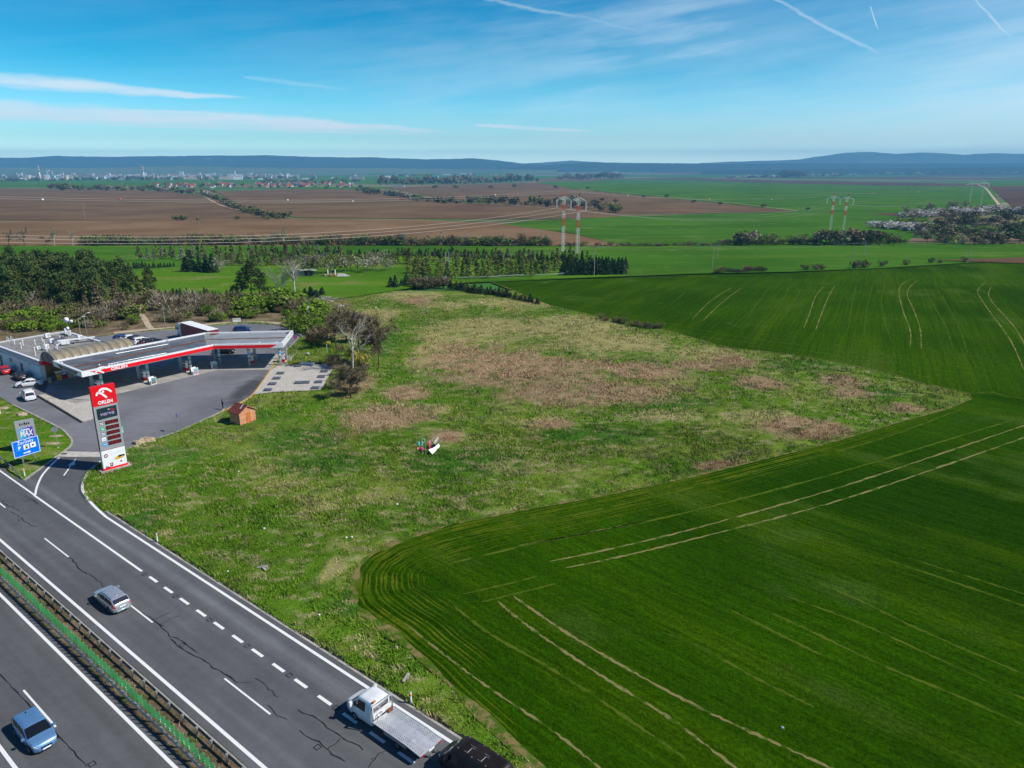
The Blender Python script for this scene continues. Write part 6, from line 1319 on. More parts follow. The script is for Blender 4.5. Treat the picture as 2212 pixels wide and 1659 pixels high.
# ================================================================== garden shed
sp = Vector((-42.93, 109.35, 0)); sd_ = thing('garden_shed', sp, math.atan2(2.62, 1.62), 'orange wooden garden shed with brown shingle roof on the grass', 'shed')
SW, SDp, SE, SR = 3.08, 2.45, 2.08, 2.95
MB().prism(rect(.05, .05, SW - .05, SDp - .05), .14, SE - .02).build('core_wall', 'wood', sd_)
def plank_row(x0, x1, z0, z1, y, sgn_): m = MB().box(((x0 + x1) / 2, y, (z0 + z1) / 2), (x1 - x0, .03, z1 - z0 - .012)); return m.build('plank', 'wood', sd_)
DX0, DX1, DZ1 = 1.25, 2.05, 1.85
hp = .19
for k in range(int((SR - .14) / hp)):
    z0 = .14 + k * hp; z1 = z0 + hp; ins = max(0, (z1 - SE) / (SR - SE)) * SW / 2; x0, x1 = ins, SW - ins
    if x1 - x0 < .3: break
    if z0 < DZ1: plank_row(x0, DX0, z0, z1, .035, 1); plank_row(DX1, x1, z0, z1, .035, 1)
    else: plank_row(x0, x1, z0, z1, .035, 1)
    plank_row(x0, x1, z0, z1, SDp - .035, 1)
    if z1 < SE + .05:
        for xx in (.035, SW - .035): MB().box((xx, SDp / 2, (z0 + z1) / 2), (.03, SDp - .1, hp - .012)).build('plank', 'wood', sd_)
d = MB().box(((DX0 + DX1) / 2, .02, (.16 + DZ1) / 2), (DX1 - DX0 - .04, .04, DZ1 - .16)).build('door', 'wood_door', sd_); MB().box((DX0 + .10, -.01, 1.0), (.05, .05, .12)).build('handle', 'dark_steel', d)
for x in (DX0 + .01, DX1 - .01): MB().box((x, -.005, (.14 + DZ1) / 2), (.05, .03, DZ1 - .1)).build('door_frame', 'wood_door', sd_)
for sx, nm in ((-1, 'roof_slope'), (1, 'roof_slope')):
    xr = SW / 2; xe = xr + sx * (SW / 2 + .28); ze = SE - (SR - SE) * (.28 / (SW / 2)); m = MB(); y0, y1 = -.22, SDp + .22
    m.add([(xr, y0, SR + .03), (xe, y0, ze + .03), (xe, y1, ze + .03), (xr, y1, SR + .03), (xr, y0, SR + .10), (xe, y0, ze + .10), (xe, y1, ze + .10), (xr, y1, SR + .10)], [(0, 1, 2, 3)[::sx], (4, 5, 6, 7)[::-sx], (0, 4, 5, 1)[::-sx], (1, 5, 6, 2)[::-sx], (2, 6, 7, 3)[::-sx]]); rs_ = m.build(nm, 'roof_brown', sd_)
    for k in range(13): y = y0 + .1 + k * (y1 - y0 - .2) / 12; MB().tube((xr + sx * .05, y, SR + .085), (xe, y, ze + .115), .02, n=4).build('batten', 'roof_brown', rs_)
    MB().tube((xr, y0 - .01, SR + .05), (xe, y0 - .01, ze + .05), .05, n=4).build('barge_board', 'wood', sd_)
MB().box((SW / 2, SDp / 2, SR + .10), (.22, SDp + .46, .05)).build('ridge_cap', 'roof_brown', sd_)
m = MB(); m.path([Vector(p) for p in ((SW / 2 - .9, .55, SR - .30), (SW / 2 - .6, .5, SR - .1), (SW / 2 - .3, .7, SR + .05), (SW / 2 - .1, .5, SR + .17))], .07); tag(m.build('roof_offcut', 'aluminium', loc=sp), 'small bent silver strip lying on the shed roof', 'metal strip').rotation_euler.z = math.atan2(2.62, 1.62)
for x in (.15, SW - .15, SW / 2): MB().box((x, SDp / 2, .07), (.14, SDp, .14)).build('skid', 'concrete_pale', sd_)

# ================================================================== person at the kerb
def person(p, rz, label):
    J = {'pelvis': (0, 0, .93), 'waist': (0, .01, 1.08), 'chest': (0, .0, 1.28), 'neck': (0, .02, 1.47), 'head0': (0, -.01, 1.55), 'head1': (0, -.03, 1.70), 'shL': (.19, 0, 1.40), 'elL': (.25, -.02, 1.14), 'waL': (.14, -.22, 1.12), 'haL': (.08, -.29, 1.16), 'shR': (-.19, 0, 1.40), 'elR': (-.25, -.02, 1.14), 'waR': (-.13, -.22, 1.16), 'haR': (-.06, -.28, 1.20),
         'hiL': (.10, 0, .90), 'knL': (.12, -.03, .50), 'anL': (.13, .01, .10), 'toL': (.14, -.15, .05), 'hiR': (-.10, 0, .90), 'knR': (-.11, -.01, .50), 'anR': (-.12, .03, .10), 'toR': (-.13, -.13, .05)}
    rad = {'pelvis': .15, 'waist': .14, 'chest': .165, 'neck': .06, 'head0': .085, 'head1': .09, 'shL': .08, 'elL': .055, 'waL': .042, 'haL': .045, 'hiL': .10, 'knL': .07, 'anL': .05, 'toL': .045}
    names = list(J); ix = {n: i for i, n in enumerate(names)}; ed = [('pelvis', 'waist'), ('waist', 'chest'), ('chest', 'neck'), ('neck', 'head0'), ('head0', 'head1'), ('chest', 'shL'), ('shL', 'elL'), ('elL', 'waL'), ('waL', 'haL'), ('chest', 'shR'), ('shR', 'elR'), ('elR', 'waR'), ('waR', 'haR'), ('pelvis', 'hiL'), ('hiL', 'knL'), ('knL', 'anL'), ('anL', 'toL'), ('pelvis', 'hiR'), ('hiR', 'knR'), ('knR', 'anR'), ('anR', 'toR')]
    me = bpy.data.meshes.new('body'); me.from_pydata([J[n] for n in names], [(ix[a], ix[b]) for a, b in ed], []); ob = bpy.data.objects.new('body', me); COL.objects.link(ob); md = ob.modifiers.new('skin', 'SKIN'); md.use_smooth_shade = True; ob.modifiers.new('sub', 'SUBSURF').levels = 1
    for i, n in enumerate(names): r = rad[n if n in rad else n[:-1] + 'L']; me.skin_vertices[0].data[i].radius = (r, r * .85) if n in ('chest', 'waist', 'pelvis') else (r, r); me.skin_vertices[0].data[i].use_root = n == 'pelvis'
    bpy.context.view_layer.update(); m2 = bpy.data.meshes.new_from_object(ob.evaluated_get(bpy.context.evaluated_depsgraph_get())); bpy.data.objects.remove(ob, do_unlink=True)
    t = thing('person', p, rz, label, 'person'); m2.materials.clear()
    for mn in ('cloth_black', 'jeans', 'skin'): m2.materials.append(P(mn))
    for f in m2.polygons: c = f.center; f.material_index = 2 if (c.z > 1.5 and c.y < -.03) or (c.y < -.25 and c.z > 1) else (1 if c.z < .92 else 0)
    link('body', m2, None, t, True)
    h = MB().lathe([(.03, -.06), (.115, -.02), (.125, .06), (.10, .14), (.03, .17)], 12, (0, .025, 1.65)); h.build('hair', 'hair', t, True)
    for s in (1, -1):
        m = MB(); m.box((s * .135, -.08, .05), (.10, .28, .09)); m.build('shoe', 'sign_white', t)
        for k in range(5): a = -.5 + k * .25; m = MB(); m.tube((s * .07 + a * .03, -.30, 1.18), (s * .05 + a * .05, -.36 - .01 * (2 - abs(k - 2)), 1.22 - .015 * k), .010, n=5); m.build('finger', 'skin', t)
    MB().box((.01, -.36, 1.24), (.16, .03, .10)).build('controller', 'black_paint', t)
person(at(482, 885.5) + Vector((0, 0, .045)), 2.2, 'person in black clothes and white shoes standing at the forecourt kerb')

# ================================================================== plants
def soup(P0, P1, P2):
    V = np.stack([P0, P1, P2], 1).reshape(-1, 3); return V, np.arange(len(V)).reshape(-1, 3)
def leaves(rs, C, size, flat=0.0, stretch=1.0):
    """one leaf-clump triangle at every point of C, turned at random; flat pulls them towards level"""
    n = len(C); a = rs.normal(size=(n, 3)); a[:, 2] *= (1 - flat); a /= np.linalg.norm(a, axis=1)[:, None] + 1e-9
    b = np.cross(a, rs.normal(size=(n, 3))); b /= np.linalg.norm(b, axis=1)[:, None] + 1e-9
    s = size * rs.uniform(.55, 1.4, (n, 1)); return soup(C + a * s * stretch, C - a * s * .5 * stretch + b * s * .8, C - a * s * .5 * stretch - b * s * .8)
def twigs(rs, C, D, length, w):
    n = len(C); D = D / (np.linalg.norm(D, axis=1)[:, None] + 1e-9); L = length * rs.uniform(.5, 1.4, (n, 1)); s = np.cross(D, rs.normal(size=(n, 3))); s /= np.linalg.norm(s, axis=1)[:, None] + 1e-9
    return soup(C - s * w, C + s * w, C + D * L)
def cat(*ms):
    V, F, o = [], [], 0
    for v, f in ms: V.append(v); F.append(f + o); o += len(v)
    return np.concatenate(V), np.concatenate(F)
def mbnp(m):
    F = []
    for f in m.f:
        for k in range(1, len(f) - 1): F.append((f[0], f[k], f[k + 1]))
    return np.array([tuple(v) for v in m.v], float).reshape(-1, 3), np.array(F).reshape(-1, 3)
def trunk_mb(h, r, lean=0.0, n=6, seg=4, rs=None):
    m = MB(); p = Vector((0, 0, -.2)); 
    for k in range(seg):
        q = Vector((lean * (k + 1) / seg + (rs.uniform(-.02, .02) * h if rs is not None else 0), (rs.uniform(-.02, .02) * h if rs is not None else 0), h * (k + 1) / seg)); m.tube(p, q, r * (1 - k / seg * .8), r * (1 - (k + 1) / seg * .8), n, False); p = q
    return m
def g_pine(seed):
    rs = np.random.RandomState(seed); h = 12.; m = trunk_mb(h * .93, .2, .3 * rs.uniform(-1, 1), rs=rs); C = []
    for k in range(30):
        z = h * rs.uniform(.20, 1.0) ; rr = (1 - (z / h) ** 1.8) * 3.0 * rs.uniform(.4, 1.15) + .25; a = rs.uniform(0, 6.28); c = np.array([rr * math.cos(a), rr * math.sin(a), z + rr * .10])
        p = np.clip(rs.normal(size=(58, 3)), -2, 2) * np.array([.62, .62, .34]) + c; C.append(p); m.tube((0, 0, z - .3), tuple(c), .05, .02, 3, False)
    C.append(rs.normal(size=(50, 3)) * np.array([.4, .4, .7]) + np.array([0, 0, h * .97]))
    return mbnp(m), leaves(rs, np.concatenate(C), .30, .25), 12.6
def g_spruce(seed):
    rs = np.random.RandomState(seed); h = 5.; m = trunk_mb(h * .95, .09, 0, 5, 2); C = []
    for k in range(15):
        t = (k + .5) / 15; z = .25 + t * (h - .25); r = (1 - t) * 1.15 + .08; n = int(46 * (1 - t) + 12); a = rs.uniform(0, 6.28, n); q = r * rs.uniform(.35, 1.12, n); C.append(np.stack([q * np.cos(a), q * np.sin(a), z - q * .28 + rs.normal(size=n) * .08], 1))
    return mbnp(m), leaves(rs, np.concatenate(C), .20, .45, 1.3), 5.2
def g_larch(seed):
    rs = np.random.RandomState(seed); h = 7.; m = trunk_mb(h * .97, .09, .2 * rs.uniform(-1, 1), 5, 3, rs); C = []
    for k in range(46):
        t = rs.uniform(.12, .98); z = t * h; r = (1 - t) * 1.55 + .12; a = rs.uniform(0, 6.28); n = 15; q = r * np.sqrt(rs.uniform(.05, 1, n)); aa = a + rs.normal(size=n) * .16; C.append(np.stack([q * np.cos(aa), q * np.sin(aa), z + q * .18 + rs.normal(size=n) * .10], 1)); m.tube((0, 0, z), (r * math.cos(a), r * math.sin(a), z + r * .2), .022, .008, 3, False)
    return mbnp(m), leaves(rs, np.concatenate(C), .25, .1), 7.2
def g_bare(seed, h=8., up=.55, spread=1.0, levels=4, tw=.042, birch=False):
    rs = np.random.RandomState(seed); m = MB(); tips = []
    def grow(p, d, L, r, lv):
        n = 3 if lv == 0 else 2; q = p
        for k in range(n):
            d2 = (d + Vector(rs.normal(size=3)) * (.07 if lv == 0 else .14) + Vector((0, 0, .05))).normalized(); e = q + d2 * (L / n); m.tube(q, e, r * (1 - k / n * .5), r * (1 - (k + 1) / n * .5), 5 if lv < 2 else 3, False); q = e; d = d2
            if lv < levels - 1 and (k > 0 or lv > 0):
                for _ in range(2 if lv else 3):
                    a = rs.uniform(0, 6.28); o = d.orthogonal().normalized(); o = Matrix.Rotation(a, 3, d) @ o; nd = (d * up + o * spread * rs.uniform(.5, 1.0) + Vector((0, 0, .25 if not birch else .1))).normalized(); grow(q - d2 * (L / n) * rs.uniform(0, .6), nd, L * rs.uniform(.42, .66), r * .45, lv + 1)
        if lv >= levels - 2: tips.append((q, d, L))
    grow(Vector((0, 0, -.2)), Vector((rs.uniform(-.08, .08), rs.uniform(-.08, .08), 1)), h * (.62 if birch else .45), h * (.02 if birch else .016), 0)
    C, D = [], []
    for q, d, L in tips:
        for _ in range(7 if birch else 16): C.append(tuple(q - d * L * rs.uniform(0, .9))); D.append(tuple(d + Vector(rs.normal(size=3)) * .55))
    C, D = np.array(C), np.array(D); tv = twigs(rs, C, D, h * .10, tw); top = max(v[2] for v in m.v)
    return mbnp(m), tv, top
def blob(rs, n, lobes, rad, hh, shell=.55):
    """points spread through an uneven many-lobed bush"""
    c = [np.array([rs.uniform(-.6, .6) * rad, rs.uniform(-.6, .6) * rad, hh * rs.uniform(.3, .72)]) for _ in range(lobes)]; out = []
    for k in range(n):
        d = rs.normal(size=3); d /= np.linalg.norm(d); q = c[rs.randint(lobes)] + d * np.array([rad * .55, rad * .55, hh * .36]) * (shell + (1 - shell) * rs.rand()); q[2] = max(q[2], .02); out.append(q)
    return np.array(out)
def g_bush(seed, n=300, size=.085, rad=.62):
    rs = np.random.RandomState(seed); m = MB()
    for k in range(6): a = rs.uniform(0, 6.28); m.tube((0, 0, -.05), (rad * .5 * math.cos(a), rad * .5 * math.sin(a), rs.uniform(.4, .8)), .022, .008, 3, False)
    return mbnp(m), leaves(rs, blob(rs, n, 6, rad, 1.0), size), 1.0
def g_twigbush(seed, n=420, rad=.6):
    rs = np.random.RandomState(seed); m = MB()
    for k in range(9): a = rs.uniform(0, 6.28); q = rs.uniform(.2, .6) * rad; m.tube((0, 0, -.05), (q * math.cos(a), q * math.sin(a), rs.uniform(.5, .95)), .018, .006, 3, False)
    C = blob(rs, n, 7, rad, .95, .3); D = C * np.array([1, 1, .9]) + rs.normal(size=C.shape) * .35 + np.array([0, 0, .3]); return mbnp(m), twigs(rs, C - D * .06, D, .22, .019), 1.0
def g_round(seed, n=420, size=.07):
    rs = np.random.RandomState(seed); m = trunk_mb(.45, .035, 0, 5, 2)
    for k in range(7): a = rs.uniform(0, 6.28); m.tube((0, 0, .3), (.32 * math.cos(a), .32 * math.sin(a), rs.uniform(.55, .9)), .016, .006, 3, False)
    p = blob(rs, n, 7, .5, .78, .4); p[:, 2] += .24; return mbnp(m), leaves(rs, p, size), 1.05
GEN = {'pine': g_pine, 'spruce': g_spruce, 'larch': g_larch, 'bush': g_bush, 'ivy': lambda s: g_bush(s, 520, .075, .75), 'twigbush': g_twigbush, 'round': g_round, 'airy': lambda s: g_round(s, 210, .05),
       'bare': lambda s: g_bare(s, 8., .5, 1.0), 'bare_far': lambda s: g_bare(s, 8., .5, 1.0, 3, .05), 'birch': lambda s: g_bare(s, 11., .75, .85, 4, .02, True), 'oval': lambda s: g_bush(s, 260, .10, .42)}
PLANTS = {}
def plant_mesh(kind, var, leaf, bark, parts):
    key = (kind, var, leaf, bark, parts)
    if key not in PLANTS:
        g = PLANTS.get((kind, var))
        if g is None: g = PLANTS[(kind, var)] = GEN[kind](100 + 7 * var + len(kind) * 31)
        (tv, tf), (lv, lf), h = g
        if parts:
            a = np_mesh('trunk', tv, tf); a.materials.append(P(bark)); b = np_mesh('crown', lv, lf); b.materials.append(P(leaf)); PLANTS[key] = (a, b, h)
        else:
            V, F = cat((tv, tf), (lv, lf)); a = np_mesh(kind, V, F); a.materials.append(P(bark)); a.materials.append(P(leaf)); mi = np.zeros(len(F), np.int32); mi[len(tf):] = 1; a.polygons.foreach_set('material_index', mi); PLANTS[key] = (a, None, h)
    return PLANTS[key]
RP = random.Random(77)
def plant(name, kind, p, h, leaf, bark, label, cat_, group, parts=True, var=None, wide=1.0):
    var = RP.randrange(5) if var is None else var; a, b, hh = plant_mesh(kind, var, leaf, bark, parts); s = h / hh; sc = (s * wide * RP.uniform(.88, 1.12), s * wide * RP.uniform(.88, 1.12), s)
    if parts:
        t = thing(name, p, RP.uniform(0, 6.28), label, cat_, group); t.scale = sc; link('trunk', a, None, t); link('crown', b, None, t)
    else:
        t = link(name, a, None, None, False, p); t.rotation_euler.z = RP.uniform(0, 6.28); t.scale = sc; tag(t, label, cat_, group)
    return t
def grow(name, kind, x, y, hpx, leaf, bark, label, cat_, group, parts=False, **kw): return plant(name, kind, at(x, y), hpx * spx(x, y), leaf, bark, label, cat_, group, parts, **kw)
def along(pts, n, jx=3, jy=1.5):
    """n places spread along a line of the photograph"""
    L = [0]; 
    for a, b in zip(pts, pts[1:]): L.append(L[-1] + math.hypot(b[0] - a[0], b[1] - a[1]))
    for i in range(n):
        t = (i + RP.uniform(.1, .9)) / n * L[-1]; k = max(j for j in range(len(pts) - 1) if L[j] <= t + 1e-9); f = (t - L[k]) / (L[k + 1] - L[k]); yield pts[k][0] + (pts[k + 1][0] - pts[k][0]) * f + RP.uniform(-jx, jx), pts[k][1] + (pts[k + 1][1] - pts[k][1]) * f + RP.uniform(-jy, jy)

# --- pine wood left of the station
PW = 'pines of the wood behind the station'
spots = []
for k in range(900):
    x, y = RP.uniform(-130, 325), RP.uniform(606, 678)
    lim = 606 if x < 150 else 606 + (x - 150) * .26
    if y < lim or (x > 235 and y > 655): continue
    p = at(x, y)
    if all((p - q).length > 3.1 for q in spots): spots.append(p); 
for p in spots[:95]:
    r = RP.random(); d = p.y; big = 1.0 if p.x < -95 else .8
    plant('pine_tree', 'pine', p, RP.uniform(10.5, 14.5) * big, 'pine_needles', 'bark', 'dark green pine in the dense wood behind the station', 'tree', PW, parts=True)
for i, (x, y, h) in enumerate(((545, 643, 82), (523, 640, 55), (562, 640, 60))): grow('pine_tree', 'pine', x, y, h, 'pine_needles', 'bark', ('tall dark pine standing left of the white birches', 'shorter pine left of the tall pine by the birches', 'pine between the tall pine and the birches')[i], 'tree', None, True, var=i, wide=1.25)
for i, (x, y, h) in enumerate(((413, 588, 50), (432, 588, 38), (402, 588, 34), (447, 589, 40), (460, 590, 44))): grow('spruce_tree', 'spruce', x, y, h, 'spruce_needles', 'bark', ('tallest dark spruce of the group in the pasture', 'second spruce of the group in the pasture', 'leftmost small spruce of the pasture group', 'fourth spruce of the pasture group', 'rightmost spruce of the pasture group')[i], 'tree', 'spruces in the pasture', True, wide=1.5)
for x, y, h in ((470, 590, 34), (482, 588, 30)): grow('blossoming_tree', 'airy', x, y, h, 'blossom_grey', 'grey_bark', 'pale blossoming tree beside the pasture spruces', 'tree', 'blossoming trees by the spruces')
for x, y in along([(295, 640), (330, 645)], 4, 6, 8): grow('pine_tree', 'pine', x, y, RP.uniform(40, 62), 'pine_needles', 'bark', 'smaller pine at the right end of the wood', 'tree', 'pines at the end of the wood', True)
# mixed taller shrubs in front of the wood
for x, y in ((60, 690), (95, 668), (18, 700), (135, 672), (190, 690), (216, 682), (255, 668), (280, 672), (305, 660), (150, 700), (270, 690)): grow('larch_tree', 'larch', x, y, RP.uniform(46, 74), RP.choice(('twig_brown', 'bush_green', 'twig_brown')), 'bark', 'brownish half-bare conifer in front of the pine wood', 'tree', 'half-bare conifers before the wood', True, wide=1.25)
grow('birch_tree', 'birch', 74, 672, 50, 'twig_grey', 'pale_bark', 'small white-stemmed dead birch in front of the pine wood', 'tree', None, True, var=3)
# --- scrub on the bank behind the parking road
random.seed(3)
n_ = 0
while n_ < 270:
    x, y = RP.uniform(-60, 690), RP.uniform(655, 716); edge = np.interp(x, [-60, 0, 120, 250, 400, 470, 530, 600, 650, 690], [760, 745, 722, 716, 700, 694, 690, 692, 698, 706])
    if y > edge or (292 < x < 338 and y > 662) or (x < 250 and y > 730) or (x > 640 and y < 668): continue
    n_ += 1; u = RP.random(); low = y > edge - 16
    if x < 160 and y > 695: kd, lf = ('ivy', 'ivy_leaf') if u < .6 else ('twigbush', 'twig_brown')
    elif 480 < x < 690 and u < .5: kd, lf = 'ivy', 'ivy_leaf'
    elif low and u < .35: kd, lf = 'ivy', RP.choice(('ivy_leaf', 'bush_green'))
    elif u < .50: kd, lf = 'twigbush', RP.choice(('twig_brown', 'twig_brown', 'twig_grey'))
    elif u < .70: kd, lf = 'bush', 'bush_green'
    else: kd, lf = 'twigbush', 'twig_brown'
    lb = {'ivy_leaf': 'fresh green shrub on the bank behind the parking road', 'bush_green': 'olive green shrub on the bank behind the parking road', 'twig_brown': 'bare brown shrub on the bank behind the parking road', 'twig_grey': 'bare greyish shrub on the bank behind the parking road'}[lf]
    grow('shrub', kd, x, y, RP.uniform(18, 38) if not low else RP.uniform(12, 24), lf, 'bark', lb, 'shrub', 'shrubs on the bank', wide=1.45)
for k in range(34):   # the arched green hedge above the loop road
    t = k / 33; x = np.interp(t, [0, .35, .7, 1], [560, 622, 672, 700]) + RP.uniform(-5, 5); y = np.interp(t, [0, .35, .7, 1], [666, 662, 672, 694]) + RP.uniform(-4, 4); grow('shrub', 'ivy', x, y, RP.uniform(18, 27), 'ivy_leaf', 'bark', 'fresh green shrub of the arched hedge below the birches', 'shrub', 'arched hedge below the birches', wide=1.4)
for x, y, h in ((645, 716, 36), (660, 722, 30), (672, 712, 34), (636, 706, 22)): grow('shrub', 'ivy', x, y, h, 'ivy_leaf', 'bark', 'tall fresh green shrub by the lamp post at the end of the loop road', 'shrub', 'shrubs at the end of the loop road', wide=1.2)
# --- birches
for i, (x, y, h) in enumerate(((602, 640, 66), (608, 641, 72), (637, 643, 86))): grow('birch_tree', 'birch', x, y, h, 'twig_grey', 'pale_bark', ('left stem of the paired white birches at the edge of the pasture', 'right stem of the paired white birches at the edge of the pasture', 'tallest white birch, bare, right of the paired birches')[i], 'tree', None, True, var=(1, 4, 0)[i], wide=1.1)
# --- trees between tank field and meadow
for x, y, h, kd, lf, bk, lb, v in ((758, 860, 78, 'bare', 'twig_brown', 'bark', 'small bare tree at the front corner of the gravel', 0), (762, 800, 118, 'birch', 'twig_grey', 'pale_bark', 'white-stemmed birch right of the gravel with the tank covers', 2), (780, 788, 125, 'bare', 'twig_brown', 'grey_bark', 'tallest tree right of the gravel, grey-stemmed and bare', 1), (818, 792, 88, 'bare', 'twig_brown', 'bark', 'slender dark tree at the meadow edge right of the birches', 3), (727, 752, 82, 'bare', 'twig_brown', 'bark', 'round bare brown tree behind the gravel', 1),
                                   (748, 735, 70, 'bare', 'twig_brown', 'bark', 'bare tree left of the white gate', 2), (775, 738, 66, 'bare', 'twig_grey', 'bark', 'bare tree just behind the birches', 4)):
    grow('bare_tree' if kd == 'bare' else 'birch_tree', kd, x, y, h, lf, bk, lb, 'tree', None, True, var=v, wide=1.15 if x != 818 else .7)
for x, y in ((735, 838), (748, 850), (770, 850), (742, 812), (775, 812), (790, 800), (730, 795), (755, 770), (700, 740), (712, 720), (690, 724), (672, 735), (785, 822), (760, 830)): grow('shrub', 'twigbush', x, y, RP.uniform(16, 34), 'twig_brown', 'bark', 'low bare brush around the birches by the gravel', 'shrub', 'brush around the birches', wide=1.5)
grow('shrub', 'ivy', 783, 792, 40, 'yellow_leaf', 'bark', 'yellowish budding shrub under the birches', 'shrub', None, wide=.8); grow('shrub', 'twigbush', 682, 741, 18, 'twig_rust', 'bark', 'rust-red dry shrub right of the canopy end', 'shrub', None, wide=1.3)
# --- low hedge between pasture and scrub, young spruces
for x, y in along([(335, 646), (420, 644), (500, 644), (520, 645)], 17, 3, 2): grow('young_spruce', 'spruce', x, y, RP.uniform(13, 24), 'spruce_needles', 'bark', 'young spruce in the low row at the back of the bank', 'tree', 'young spruces behind the bank', wide=1.5)
for x, y in along([(842, 622), (880, 616), (915, 614), (955, 617)], 13, 3, 2): grow('young_spruce', 'spruce', x, y, RP.uniform(14, 30), 'spruce_needles', 'bark', 'young spruce at the top of the meadow', 'tree', 'young spruces at the top of the meadow', wide=1.6)
for x, y in along([(970, 622), (1020, 632), (1080, 640), (1130, 650), (1165, 657)], 34, 2, 1.2): grow('young_spruce', 'spruce', x, y, RP.uniform(12, 22), RP.choice(('spruce_needles', 'spruce_needles', 'bush_green')), 'bark', 'young spruce in the row between meadow and crop', 'tree', 'young spruces along the meadow', wide=1.7)
for x, y in along([(655, 645), (700, 640)], 9, 4, 3): grow('young_spruce', 'spruce', x, y, RP.uniform(16, 26), 'spruce_needles', 'bark', 'dark low spruce beside the brush pile', 'tree', 'spruces by the brush pile', wide=1.8)
for x, y in along([(895, 622), (960, 620)], 8, 4, 2): grow('shrub', 'twigbush', x, y, RP.uniform(20, 28), 'twig_brown', 'bark', 'bare brown shrub left of the transformer poles', 'shrub', 'brown shrubs by the transformer poles', wide=1.5)
for x, y in along([(1290, 690), (1345, 700), (1430, 712)], 16, 4, 1.5): grow('shrub', 'twigbush', x, y, RP.uniform(8, 15), RP.choice(('twig_brown', 'bush_green')), 'bark', 'low dark shrub on the boundary between meadow and crop', 'shrub', 'shrubs on the crop boundary', wide=2.0)
# --- plantation: larches, dark hedge behind, spruce block at its right end
for x, y in along([(300, 562), (420, 560), (560, 556), (660, 553), (740, 552)], 40, 4, 3): grow('larch_tree', 'larch', x, y, RP.uniform(20, 36), RP.choice(('larch_needles', 'bush_green', 'twig_brown', 'blossom_grey')), 'bark', 'thin spring tree in the belt behind the pasture', 'tree', 'thin trees behind the pasture', wide=1.35)
for x, y in along([(245, 582), (300, 580), (380, 577)], 20, 3, 1): grow('young_spruce', 'spruce', x, y, RP.uniform(10, 18), 'spruce_needles', 'bark', 'dark young spruce in the row behind the pasture', 'tree', 'spruce row behind the pasture', wide=1.6)
for x, y in along([(620, 560), (760, 556), (860, 553), (1000, 556), (1120, 560), (1250, 566)], 78, 2, 1.5): grow('young_spruce', 'spruce', x, y, RP.uniform(11, 19), 'spruce_needles', 'bark', 'dark spruce in the hedge behind the plantation', 'tree', 'spruce hedge behind the plantation', wide=1.7)
for x, y in along([(880, 592), (930, 598), (1000, 600), (1100, 598), (1200, 594)], 40, 4, 5): grow('larch_tree', 'larch', x, y, RP.uniform(30, 44), RP.choice(('larch_needles', 'larch_needles', 'young_leaf', 'bush_green')), 'bark', 'pale green young larch in the front of the plantation', 'tree', 'young larches of the plantation', True, wide=1.25)
for x, y in along([(860, 575), (950, 572), (1080, 574), (1230, 576), (1290, 582)], 46, 5, 6): grow('larch_tree', 'larch', x, y, RP.uniform(28, 42), RP.choice(('larch_needles', 'larch_needles', 'twig_brown', 'bush_green')), 'bark', 'pale green young larch at the back of the plantation', 'tree', 'larches at the back of the plantation', wide=1.25)
for row, y0 in ((0, 596), (1, 590), (2, 583)):
    for k in range(19): x = 1215 + row * 3 + k * 7.2 + RP.uniform(-1.5, 1.5); grow('spruce_tree', 'spruce', x, y0 - k * .12, RP.uniform(22, 30), 'spruce_needles', 'bark', 'dark spruce in the dense block at the right end of the plantation', 'tree', 'dense spruce block', wide=1.5)
for x, y in along([(650, 592), (700, 590), (780, 588), (850, 584)], 15, 3, 3): grow('blossoming_tree', 'airy', x, y, RP.uniform(28, 40), RP.choice(('blossom_grey', 'bush_green', 'blossom_grey', 'twig_grey')), 'grey_bark', 'whitish blossoming fruit tree in the front orchard row', 'tree', 'fruit trees of the front orchard row', True, wide=1.1)
for x, y in along([(640, 577), (720, 574), (800, 572), (860, 570)], 20, 3, 3): grow('blossoming_tree', 'airy', x, y, RP.uniform(22, 32), RP.choice(('blossom_grey', 'young_leaf', 'bush_green')), 'grey_bark', 'pale fruit tree in the rear orchard row', 'tree', 'fruit trees of the rear orchard row', wide=1.1)
grow('bare_tree', 'bare', 668, 590, 40, 'twig_grey', 'grey_bark', 'wide bare tree beside the ruined hut', 'tree', None, True, var=2, wide=1.4)
for k in range(20): x = 460 + k * 9.5 + RP.uniform(-3, 3); grow('larch_tree', 'larch', x, 574 + RP.uniform(-2, 3), RP.uniform(24, 34), RP.choice(('twig_brown', 'bush_green', 'larch_needles', 'twig_grey')), 'bark', 'leafless spring tree left of the orchard', 'tree', 'spring trees left of the orchard', wide=1.3)

